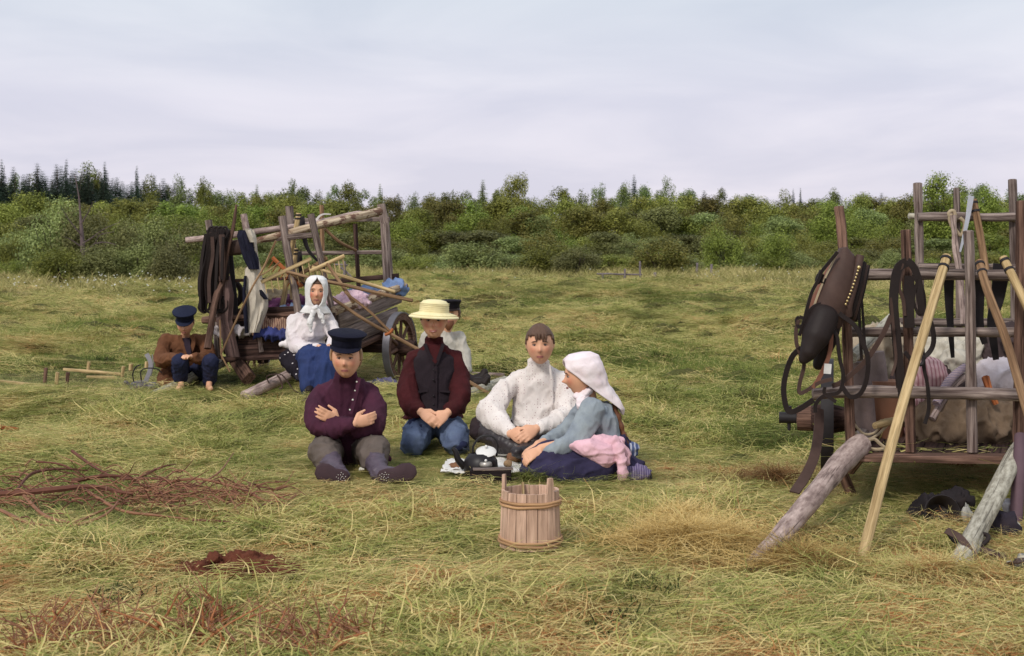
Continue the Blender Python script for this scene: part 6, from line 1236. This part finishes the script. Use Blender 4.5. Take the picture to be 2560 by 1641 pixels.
# ================================================================== small things on the ground
# wooden bucket
def bucket():
    b = thing('bucket', 'small wooden stave bucket with twig hoops standing in front of the group', 'bucket', G(1326, 1372)); c = G(1326, 1364, .025)
    M_ = wood('bucket staves', (.74, .50, .37), (.56, .35, .25), .3, gscale=.8); HM = wood('bent twig hoop', (.62, .38, .20), (.42, .23, .12), .2); r0, r1, h = .130, .122, .238; n = 17
    for k in range(n):
        a0 = 2 * math.pi * (k + .03) / n; a1 = 2 * math.pi * (k + .97) / n; hh = h + (.062 if k in (1, 8) else 0) + rng.uniform(-.002, .002); vs = []; us = []; j = rng.uniform(-.0015, .0015); off = 2.35
        tall = k in (1, 8)
        for z in (0, h * .5, h * .98, hh):
            r = r0 + (r1 - r0) * min(z / h, 1) + j
            for a in (a0, (a0 + a1) / 2, a1):
                if tall and z == hh: a = (a0 + a1) / 2 + (a - (a0 + a1) / 2) * .55
                for rr in (r, r - .013): vs.append(c + Vector((math.cos(a + off) * rr, math.sin(a + off) * rr, z))); us.append((a * .11 + k * 3.1, rr, z))
        fs = []
        for i in range(3):
            o = i * 6; q = o + 6
            fs += [(o, o + 2, q + 2, q), (o + 2, o + 4, q + 4, q + 2), (o + 3, o + 1, q + 1, q + 3), (o + 5, o + 3, q + 3, q + 5), (o + 1, o, q, q + 1), (o + 4, o + 5, q + 5, q + 4)]
        fs += [(18, 20, 21, 19), (20, 22, 23, 21), (0, 1, 3, 2), (2, 3, 5, 4)]
        m = MB(); m.add(vs, fs, us); m.build('stave', M_, b, False)
    MB().lathe([(0, .02), (r0 - .012, .02)], c, None, 30).build('base', M_, b)
    for z, r, wv in ((.196, .1272, .0), (.183, .128, .002), (.035, .1330, .004), (.022, .1340, .005)):
        m = MB(); rr = .0068 if z > .19 or z < .03 else .006; m.tube([c + Vector((math.cos(a) * r, math.sin(a) * r, z + wv * math.sin(a * 2 + z * 50) + .001 * math.sin(a * 7))) for a in np.linspace(0, 6.2832, 49)[:-1]], [rr * (1 + .1 * mnoise.noise(Vector((i * .3, z * 90, 0)))) for i in range(48)], 8, closed=True); m.build('hoop', HM, b)
    tag(stick([P(1307, 1206, 6.08), P(1308, 1225, 6.07), P(1309, 1250, 6.05)], [.006, .006, .006], W_PALE, 'wooden_spoon'), 'thin wooden stick standing in the small bucket', 'stick')
    l = MB(); cl = G(1348, 1206); cl.z = .012; T = Matrix.Rotation(R(8), 3, 'X') @ Matrix.Rotation(R(-2), 3, 'Y'); l.lathe([(0, .012), (.135, .010), (.142, .004), (.14, -.004), (0, -.006)], cl, T, 32, sy=1.0); ld = thing('wooden_disc', 'round wooden lid lying in the hay just behind the bucket', 'lid', cl)
    m = MB(); m.lathe([(0, .014), (.132, .012), (.142, .004), (.138, -.004), (0, -.006)], cl, T, 32); m.build('disc', M_, ld, sharp=40); m = MB(); m.beam(cl + T @ Vector((-.1, 0, .02)), cl + T @ Vector((.1, .01, .02)), .022, .012); m.build('batten', M_, ld)
bucket()
# kettle and box
def kettle():
    kb = thing('wooden_box', 'low dark wooden box beside the kettle with a pale lid', 'box', G(1224, 1218)); DK = wood('sooty box wood', (.035, .022, .022), (.014, .009, .010), .5); a = P(1180, 1196, 7.68); 
    c = G(1224, 1212, .015)
    MB().beam(c + Vector((-.10, 0, .035)), c + Vector((.115, .01, .035)), .012, .075, (0, 0, 1)).build('side', DK, kb); MB().beam(c + Vector((-.10, .13, .035)), c + Vector((.115, .14, .035)), .012, .075).build('side', DK, kb)
    MB().beam(c + Vector((-.10, 0, .035)), c + Vector((-.10, .13, .035)), .012, .075).build('side', DK, kb); MB().beam(c + Vector((.112, .01, .035)), c + Vector((.112, .14, .035)), .012, .075).build('side', DK, kb)
    MB().beam(c + Vector((-.09, .02, .080)), c + Vector((.125, .035, .082)), .065, .008).build('lid_board', W_GREY, kb)
    k = thing('kettle', 'black sooty kettle with a pale enamel lid and a hoop handle', 'kettle', G(1205, 1205)); c = P(1202, 1150, 7.85); KM = plain('sooty kettle iron', (.012, .009, .010), .45, .35, .5, 20)
    m = MB(); m.lathe([(0, -.09), (.085, -.085), (.098, -.05), (.092, .0), (.07, .03), (.055, .038), (.055, .03), (0, .03)], c, None, 30); m.build('pot', KM, k)
    EN = plain('white enamel', (.75, .72, .68), .3, .5, .1, 10); m = MB(); T = Matrix.Rotation(R(24), 3, 'X'); m.lathe([(0, .014), (.02, .013), (.045, .009), (.056, .002), (.058, 0), (.055, -.004), (0, -.004)], c + Vector((.03, -.01, .048)), T, 28); m.build('lid', EN, k)
    m = MB(); m.ball(c + Vector((.03, -.01, .075)), .009, 10, 8); m.build('lid_knob', EN, k)
    m = MB(); m.tube(smooth_path([c + Vector((-.09, 0, -.04)), c + Vector((-.125, -.01, .0)), c + Vector((-.14, -.01, .045)), c + Vector((-.155, -.01, .065))]), lerpl([.022, .012], 16), 10); m.build('spout', KM, k)
    m = MB(); m.tube(smooth_path([c + Vector((-.045, -.0, .03)), c + Vector((-.04, 0, .08)), c + Vector((.0, 0, .128)), c + Vector((.06, 0, .13)), c + Vector((.092, 0, .09)), c + Vector((.088, 0, .02))]), .006, 8); m.build('handle', KM, k)
    m = MB(); m.lathe([(.034, -.006), (.036, .004), (.03, .014), (.0, .016)], c + Vector((.03, -.10, -.012)), None, 20); t = m.build('tin', plain('dull tin', (.42, .38, .34), .4, .6, .3, 20, .5)); tag(t, 'small round tin with a knob in front of the kettle', 'tin'); m = MB(); m.ball(c + Vector((.03, -.10, .011)), .008, 8, 6); m.build('knob', EN, t)
kettle()
CL = cloth('white table cloth', (.78, .74, .70), (.6, .56, .54), dirt=.08)
def flatcloth(c, rx, ry, seed, label, mat=CL, amp=.02, cat='cloth', nm='cloth'):
    m = MB(); n = 26; vs = []; us = []
    for j in range(n + 1):
        for i in range(n + 1):
            u, v = i / n * 2 - 1, j / n * 2 - 1; q = max(abs(u), abs(v)); k = 1 + .12 * mnoise.noise(Vector((u * 1.5 + seed, v * 1.5, 3)))
            z = .02 + amp * (1 + mnoise.noise(Vector((u * 2.6 + seed, v * 2.6, 0)))) + amp * .5 * mnoise.noise(Vector((u * 6 + seed, v * 6, 7))); vs.append(Vector(c) + Vector((u * rx * k, v * ry * k, z))); us.append((u, v, 0))
    m.add(vs, [(j * (n + 1) + i, j * (n + 1) + i + 1, (j + 1) * (n + 1) + i + 1, (j + 1) * (n + 1) + i) for j in range(n) for i in range(n)], us); o = m.build(nm, mat); s = o.modifiers.new('s', 'SOLIDIFY'); s.thickness = .006; return tag(o, label, cat)
flatcloth(G(1262, 1172) + Vector((0, 0, .01)), .14, .34, 3, 'white cloth spread under the meal between the kettle and the girl', amp=.011)
flatcloth(G(1160, 1180) + Vector((0, 0, .015)), .11, .2, 8, 'crumpled white cloth left of the kettle', amp=.014)
flatcloth(G(1145, 1194) + Vector((0, 0, .01)), .09, .06, 14, 'folded strip of white cloth under the brown bread', amp=.012)
BRD = plain('rye bread', (.20, .10, .055), .9, .1, .4, 30, bd=.006)
def bread(c, r, label, mat=BRD): m = MB(); m.ball(c, r, 14, 10); tag(fuse(m, 'bread', mat, None, .007, 2, wrinkle=(.005, 18, (1, 1, 1))), label, 'bread')
bread(G(1152, 1186) + Vector((0, 0, .045)), (.075, .045, .022), 'flat brown bread on the white cloth left of the kettle')
bread(G(1288, 1172) + Vector((0, 0, .065)), (.05, .04, .035), 'broken rye bread lying before the hand of the girl')
bread(G(1270, 1186) + Vector((0, 0, .06)), (.025, .025, .018), 'small bread crust on the white cloth', plain('crust', (.36, .22, .12), .9))
m = MB(); m.lathe([(0, .0), (.05, .004), (.075, .016), (.078, .018), (.05, .008), (0, .005)], G(1262, 1160) + Vector((0, 0, .05)), None, 24); tag(m.build('plate', plain('white glazed plate', (.74, .72, .68), .3)), 'white plate on the cloth behind the kettle', 'plate')
m = MB(); m.ball(G(904, 1187) + Vector((0, 0, .03)), (.02, .012, .01), 8, 6); tag(fuse(m, 'eggshell', plain('eggshell', (.78, .74, .66), .6), None, .004, 1, wrinkle=(.004, 40, (1, 1, 1))), 'small white eggshell lying between the boots', 'eggshell')
# things by the small boy
def scythe_lying(nm, seq, pegs, label):
    s = thing('scythe', label, 'scythe', PL(seq[:1], 0)[0], 'scythes lying on the hay at the left'); q = PL(seq, 0)
    for i in range(len(q) - 1): MB().beam(q[i], q[i + 1], .03, .028).build('snath', W_PALE, s)
    for (x, y0, y1, Y, mt) in pegs: MB().tube([P(x - 1, y1, Y), P(x, (y0 + y1) / 2, Y), P(x + 2, y0, Y)], [.017, .016, .018], 10).build('grip', mt, s)
scythe_lying('a', [(-60, 948, 13.2), (70, 961, 12.95), (165, 968, 12.75)], [(113, 920, 962, 12.9, W_RED), (142, 931, 968, 12.8, W_PALE)], 'pale scythe handle at the left edge with two upright wooden grips')
scythe_lying('b', [(70, 968, 12.7), (200, 968, 12.72), (322, 977, 12.55)], [(168, 931, 970, 12.74, W_RED)], 'long pale scythe handle with one upright grip ending beside the kettle')
scythe_lying('c', [(160, 924, 14.3), (240, 930, 14.1), (304, 936, 13.9)], [(221, 905, 926, 14.2, W_PALE), (307, 916, 944, 13.9, W_PALE)], 'pale scythe handle lying farther back, with grips at its middle and end')
scythe_lying('d', [(205, 930, 14.3), (270, 934, 14.2)], [], 'short pale board under the farther scythe handle')
scythe_lying('e', [(217, 943, 13.8), (292, 944, 13.8)], [], 'thin pale lath lying in front of the farther scythe handle')
s = MB(); s.strap(PL([(366, 885), (376, 905), (375, 925), (368, 945), (363, 957)], 12.75), .04, .005, (0, -1, 0), taper=False); s.strap(PL([(380, 886), (384, 910), (378, 940)], 12.76), .006, .006); sc = tag(s.build('loose_sickle', plain('dull grey blade', (.42, .40, .44), .35, .6, .2, 10, .6)), 'curved grey scythe blade standing up beside the small boy', 'blade')
def small_kettle():
    KM = plain('purple black enamel', (.07, .045, .08), .4, .5, .5, 16); e = thing('kettle', 'small dark kettle with two hoop handles lying beside the small boy', 'kettle', G(345, 978)); c = P(352, 965, 12.55)
    m = MB(); m.ball(c, (.10, .08, .048), 18, 10); m.ball(c + Vector((.10, .0, -.005)), (.08, .06, .038), 14, 8); fuse(m, 'pot', KM, e, .008, 2)
    m = MB(); m.tube(smooth_path(PL([(330, 972), (322, 962), (316, 956), (310, 957)], 12.5)), [.02] + [.014] * 17 + [.01], 8); m.build('spout', KM, e)
    for seq in ([(335, 958), (332, 935), (340, 918), (352, 912)], [(354, 956), (352, 932), (362, 922), (390, 922), (404, 932)]): m = MB(); m.tube(smooth_path(PL(seq, 12.6)), .006, 6); m.build('handle', IRON, e)
small_kettle()
for x, y, lb in ((327, 918, 'pale blurred wood stub left of the grey scythe blade'), (366, 912, 'short pale wooden peg behind the grey scythe blade')): tag(MB().pole(P(x, y + 8, 13.9), P(x + 1, y - 7, 13.9), .022, .02, 8).build('wood_stub', W_PALE), lb, 'wood')
# orange rake end at the left edge
rk = thing('hay_rake', 'orange rake head entering the photo at the left edge', 'rake', G(20, 1090), 'wooden hay rakes'); Yk = FOC * CAMH / (1094 - HY)
MB().beam(P(-120, 1052, Yk), P(46, 1074, Yk - .05), .022, .024).build('rake_head', W_ORG, rk)
for i in range(12): x = 38 - i * 11; MB().tube([P(x, 1073 + (x - 38) * .13, Yk - .03), P(x - 1, 1094 + (x - 38) * .13, Yk - .03)], [.006, .004], 6).build('tooth', W_ORG, rk)
MB().pole(P(-60, 1060, Yk), P(-150, 1080, Yk - .9), .014).build('handle', W_BRN, rk)
# logs and pieces
tag(stick(PL([(1170, 987, 12.25), (1200, 976, 12.45), (1262, 955, 13.0)], 0), [.05, .05, .055], W_LOGP, 'log', None, 12), 'pale log lying in the hay left of the boy in the dotted shirt', 'log')
tag(stick([G(1560, 970, .02), G(1640, 975, .03), G(1740, 983, .03), G(1860, 992, .02)], [.03, .035, .035, .03], W_LOG, 'log', None, 10), 'thin pinkish log half sunk in the hay right of the headscarf girl', 'log')
tag(stick([G(1180, 935, .03), G(1260, 938, .03)], [.02, .02], W_LOG, 'stick', None, 8), 'thin grey stick on the hay above the pale log', 'stick')
tag(stick([G(905, 962, .04), G(950, 955, .05)], [.03, .02], W_LOGP, 'stick', None, 8), 'pale piece of wood lying left of the cart wheel', 'wood')
heap('rag', G(962, 972) + Vector((0, 0, .04)), (.11, .07, .03), cloth('blue grey rag', (.13, .12, .2)), 'blue grey rag lying at the foot of the left cart wheel')
m = MB(); m.strap([G(745, 1008, .03), G(762, 1000, .05), G(776, 985, .06)], .02, .005, (0, 0, 1)); tag(m.build('strap', LEATHB), 'brown strap end lying on the hay below the woman', 'strap')
# pots and bags under the right cart
BK = cloth('black felt', (.03, .024, .026), (.016, .013, .015), dirt=.15)
def bowl(c, rx, ry, h, label, tilt):
    m = MB(); T = Matrix.Rotation(tilt, 3, 'X'); m.lathe([(.01, -h), (rx * .7, -h * .8), (rx, 0), (rx * .95, .01), (rx * .86, 0), (rx * .6, -h * .65), (0, -h * .8)], c, T, 28, sy=ry / rx); tag(m.build('cooking_pot', plain('black pot', (.022, .016, .018), .7)), label, 'pot')
bowl(G(2356, 1312) + Vector((0, 0, .055)), .085, .085, .12, 'black round pot lying on its side under the right cart, mouth to the camera', R(72))
heap('felt_hat', G(2320, 1292) + Vector((0, 0, .04)), (.09, .08, .05), BK, 'dark felt hat lying behind the black pot under the right cart', 'hat')
heap('bag', G(2380, 1288) + Vector((0, 0, .06)), (.08, .09, .06), BK, 'black bag behind and right of the black pot under the right cart', 'bag')
heap('bag', G(2498, 1342) + Vector((0, 0, .06)), (.075, .07, .07), cloth('black oilcloth', (.035, .028, .04)), 'black oilcloth bag between the pale shaft and the purple brown post', 'bag')
heap('rag', G(2420, 1305) + Vector((0, 0, .03)), (.04, .03, .025), cloth('pale string rag', (.42, .40, .36)), 'pale frayed rag beside the black pot', 'rag')
heap('rag', G(2520, 1310) + Vector((0, 0, .08)), (.03, .03, .04), cloth('white rag', (.5, .47, .5)), 'small white rag on the black oilcloth bag', 'rag')
heap('cloth', G(2548, 1432) + Vector((0, 0, .03)), (.07, .05, .02), cloth('pale cloth', (.55, .5, .42)), 'pale cloth lying at the right edge near the foot of the pale shaft')
m = MB(); m.strap([G(2520, 1412, .03), G(2540, 1404, .06), G(2570, 1400, .05)], .03, .008, (0, -.4, 1)); tag(m.build('strap', LEATHB), 'grey brown strap lying at the right edge above the pale cloth', 'strap')
for seq, lb_ in (([(2428, 1155, 8.8), (2430, 1180, 8.78)], 'upright thin twig, leftmost under the right cart'), ([(2428, 1156, 8.8), (2465, 1158, 8.8), (2490, 1156, 8.8)], 'level thin twig just under the front sill of the right cart'), ([(2466, 1158, 8.8), (2448, 1180, 8.6), (2436, 1192, 8.5)], 'slanting thin twig above the rust coloured molehill'), ([(2512, 1150, 8.6), (2490, 1175, 8.5), (2478, 1190, 8.4)], 'slanting thin twig beside the pale shaft, rightmost of the twigs')):
    tag(stick(PL(seq, 0), [.005] * len(seq), IRON, 'twig'), lb_, 'twig', 'twigs under the right cart')
# ---------------------------------------------------------------- twigs, soil, hay heaps
TWR = plain('red brown twig bark', (.27, .125, .07), .7, .25, .4, 30); TWD = plain('dark red twig bark', (.15, .06, .04), .8, .2, .4, 30)
def gtw(px, py, z): return G(px, py, 0) + Vector((0, 0, z))
bp = thing('brushwood', 'pile of bare red brown branches lying on the hay at the left', 'branches', G(250, 1270))
MAIN = [([(-40, 1268, .06), (60, 1272, .08), (150, 1268, .09), (230, 1262, .09), (330, 1266, .06)], .016, TWD), ([(180, 1238, .07), (260, 1228, .08), (330, 1222, .06)], .011, TWD), ([(220, 1270, .08), (300, 1302, .05), (390, 1310, .04), (470, 1314, .03)], .007, TWR), ([(300, 1265, .06), (420, 1250, .09), (500, 1247, .10), (600, 1262, .08), (690, 1278, .03), (740, 1262, .05)], .007, TWR),
        ([(60, 1275, .07), (110, 1315, .05), (180, 1328, .04), (240, 1310, .05), (300, 1296, .07)], .008, TWR), ([(0, 1302, .05), (80, 1332, .04), (180, 1336, .04), (260, 1322, .06), (300, 1296, .09)], .008, TWR), ([(40, 1268, .08), (80, 1232, .10), (150, 1214, .09), (220, 1204, .06)], .008, TWD), ([(90, 1190, .08), (150, 1192, .07), (210, 1206, .04)], .006, TWD), ([(180, 1180, .12), (230, 1200, .08), (290, 1226, .06)], .008, TWD),
        ([(300, 1226, .06), (400, 1226, .06), (470, 1236, .04)], .007, TWD), ([(330, 1228, .05), (400, 1206, .08), (440, 1192, .07)], .006, TWD), ([(500, 1250, .08), (550, 1226, .10), (584, 1190, .13)], .005, TWR), ([(400, 1232, .06), (450, 1222, .10), (490, 1228, .06)], .004, TWR), ([(420, 1268, .04), (440, 1288, .04), (510, 1280, .05), (510, 1265, .06)], .005, TWR)]
for sq, r, mt in MAIN: stick([gtw(*p) for p in sq], [r * 1.1, r * 1.0, r * .5], mt, 'branch', bp, 6, .15)
q = random.Random(3)
for i in range(330):
    x = q.uniform(-40, 470) if i < 150 else q.uniform(300, 700); y = 1255 + q.gauss(0, 26) if i < 150 else 1268 + q.gauss(0, 14); a = q.choice([0, math.pi]) + q.gauss(0, .5); L = q.uniform(25, 90); z = q.uniform(.02, .1); c = q.gauss(0, 12)
    x2, y2 = x + math.cos(a) * L, y + math.sin(a) * L * .35; stick([gtw(x, y, z), gtw((x + x2) / 2, (y + y2) / 2 + c * .3, z + q.uniform(-.01, .04)), gtw(x2, y2, max(.015, z + q.gauss(0, .04)))], [.0038, .0030, .0016], q.choice([TWR, TWD, TWR]), 'twig', bp, 4, 0, 3)
TWO = plain('orange red twig bark', (.36, .135, .055), .7, .25, .4, 30)
def twigclump(label, cx, cy, sx, n, seed, hmax):
    e = thing('brushwood', label, 'branches', G(cx, cy)); q = random.Random(seed)
    for i in range(n):
        x = cx + q.gauss(0, sx); y = cy + q.gauss(0, 25); Y = FOC * CAMH / (y - HY); b = G(x, y); b.z = -.01; a = q.uniform(-1.2, 1.2); h = q.uniform(.3, 1) * hmax
        p = [b, b + Vector((math.sin(a) * h * .5, q.uniform(-.05, .05), h * .5)), b + Vector((math.sin(a) * h * 1.1 + q.gauss(0, .03), q.uniform(-.08, .08), h * q.uniform(.6, 1)))]; stick(p, [.0055, .0045, .002], q.choice([TWO, TWR, TWO]), 'branch', e, 5, .1, 3)
        for j in range(3): s0 = p[1].lerp(p[2], q.random()); stick([s0, s0 + Vector((q.gauss(0, .05), q.gauss(0, .03), q.uniform(.02, .08)))], [.0025, .001], TWR, 'twig', e, 4, 0, 2)
twigclump('low heap of red twigs lying at the bottom left corner', 190, 1625, 80, 60, 5, .15)
twigclump('red twigs sticking up from the grass at the bottom, left of the middle', 500, 1610, 60, 36, 9, .2); twigclump('sparse red brown twigs at the bottom edge right of the tallest twigs', 790, 1625, 70, 36, 12, .15)
tag(stick([gtw(482, 1317, .03), gtw(545, 1320, .03), gtw(605, 1322, .02)], [.006, .007, .004], TWD, 'stick', None, 6), 'thin black stick on the hay right of the red brown branches', 'stick')
tag(stick([gtw(55, 1366, .03), gtw(112, 1364, .03)], [.005, .004], W_PALE, 'stick', None, 6), 'short pale stick below the red brown branches', 'stick')
for x, y, X2, Y2, lb_ in ((920, 1432, 1160, 1440, 'left of and below the bucket'), (1590, 1400, 1690, 1340, 'across the golden hay heap'), (1585, 1355, 1588, 1325, 'right of the bucket, the shortest')): tag(stick([gtw(x, y, .05), gtw((x + X2) / 2, (y + Y2) / 2, .06), gtw(X2, Y2, .05)], [.002] * 3, W_PALE, 'straw_stalk', None, 4), 'thin pale stalk on the hay ' + lb_, 'stalk', 'loose stalks')
def soil(c, rx, ry, h, mat, label, seed):
    m = MB(); q = random.Random(seed)
    for i in range(190):
        a = q.random() * 6.28; r = math.sqrt(q.random()); s = q.uniform(.25, 1) ** 1.5 * .036; p = Vector(c) + Vector((math.cos(a) * r * rx, math.sin(a) * r * ry, h * (1 - r * r) * q.uniform(.3, 1))); m.ball(p, (s * q.uniform(.7, 1.2), s, s * .75), 8, 6)
    o = fuse(m, 'soil_mound', mat, None, .007, 0, wrinkle=(.007, 55, (1, 1, 1))); setorigin(o, c); tag(o, label, 'soil')
SOIL = plain('red brown soil', (.13, .045, .028), 1, .05, .6, 40, bd=.01); SOILO = plain('rusty soil', (.30, .11, .045), 1, .05, .5, 40, bd=.01)
soil(G(585, 1436), .26, .10, .075, SOIL, 'long mound of dark red soil turned up in the foreground at the left', 4); soil(G(2398, 1184), .12, .08, .09, SOILO, 'small rust coloured molehill seen under the bed of the right cart', 5)
def hayheap(name, cx, cy, rx, ry, h, n, cols, seed, label, L=(.08, .26), w_=.0024):
    r = np.random.RandomState(seed); V, Fc, rn = blades(n, 1, L[0], L[1], w_, 'hay', seed); V = np.array(V).reshape(-1, 8, 3); c = G(cx, cy); out = []
    for bl in V:
        a = r.rand() * 6.28; q_ = min(1.25, abs(r.normal(0, .5))); off = bl[0].copy(); bl = bl - off; th = r.rand() * 6.28; cs, sn = math.cos(th), math.sin(th); el = r.normal(0, .35); bl = bl @ np.array([[cs, sn, 0], [-sn, cs, 0], [0, 0, 1]]); bl[:, 2] += np.repeat(np.linspace(0, 1, 4), 2) * L[1] * math.sin(el) * .5
        p = np.array([c.x + math.cos(a) * q_ * rx, c.y + math.sin(a) * q_ * ry, h * max(0, 1 - q_ ** 2) * r.rand() ** .5 + .02]); bl = bl + p; bl[:, 2] = np.maximum(bl[:, 2], .012); out.append(bl)
    out = np.concatenate(out); me = bpy.data.meshes.new(name); me.from_pydata(out.tolist(), [], Fc); at = me.attributes.new('rnd', 'FLOAT', 'POINT'); at.data.foreach_set('value', rn); me.materials.append(haymat(name, cols)); o = bpy.data.objects.new(name, me); C.objects.link(o); setorigin(o, c); struct(o, 'stuff', label)
GOLD = [(.05, (.22, .13, .04)), (.3, (.55, .37, .13)), (.6, (.78, .58, .24)), (.9, (.85, .66, .32))]
hayheap('straw_heap', 1730, 1380, .50, .32, .085, 7500, GOLD, 3, 'golden heap of dry hay at the foot of the left shaft of the right cart'); hayheap('straw_heap', 2000, 1420, .30, .14, .04, 3000, GOLD, 6, 'golden dry hay right of the left shaft'); hayheap('straw_heap', 1700, 1320, .3, .24, .06, 1800, GOLD, 16, 'golden hay behind the heap at the left shaft')
hayheap('straw_heap', 1930, 1210, .3, .16, .05, 1300, [(.1, (.10, .05, .02)), (.5, (.25, .13, .05)), (.9, (.4, .26, .11))], 8, 'brownish hay left of the right cart wheel'); hayheap('straw_heap', 1330, 1212, .3, .07, .05, 1100, HAYC, 9, 'hay round the bucket lid', (.05, .2)); 
hayheap('straw_heap', 2350, 1450, .5, .12, .05, 1500, HAYC, 12, 'hay at the foot of the pale shaft', (.08, .26))
FLAT += [(G(1326, 1370).x, 5.8, .5), (G(1220, 1200).x, 7.5, .5), (G(862, 1200).x, 7.7, .6), (G(200, 965).x, 12.75, 1.0), (G(60, 960).x, 12.9, 1.1), (G(345, 978).x, 12.5, .7), (P(240, 930, 14).x, 14.1, 1.1), (G(0, 1094).x, 9.5, .6), (P(2155, 1400, 5.8).x, 5.8, .3), (P(1890, 1410, 5.7).x, 5.75, .35), (P(2390, 1430, 5.6).x, 5.65, .35), (P(1000, 950, 13.3).x, 13.2, .5), (P(1210, 980, 12.4).x, 12.4, .8), (P(610, 990, 11.9).x, 11.9, .5), (P(1780, 980, 12.6).x, 12.6, .6), (P(2060, 1180, 7.8).x, 7.8, .4), (P(2500, 1330, 6.5).x, 6.5, .4), (G(862, 1170).x, 8.3, .75), (G(1088, 1140).x, 8.9, .55), (G(1330, 1130).x, 8.55, .7), (G(1470, 1190).x, 7.85, .75), (G(1210, 1190).x, 7.9, .6), (G(1326, 1370).x, 6.05, .35), (G(2360, 1300).x, 6.9, .7), (G(585, 1436).x, G(585, 1436).y, .4), (G(150, 1280).x, 6.9, .7), (G(770, 965).x, 12.6, .8), (G(460, 970).x, 12.6, .6)]
build_ground(); build_hay(); build_trees()
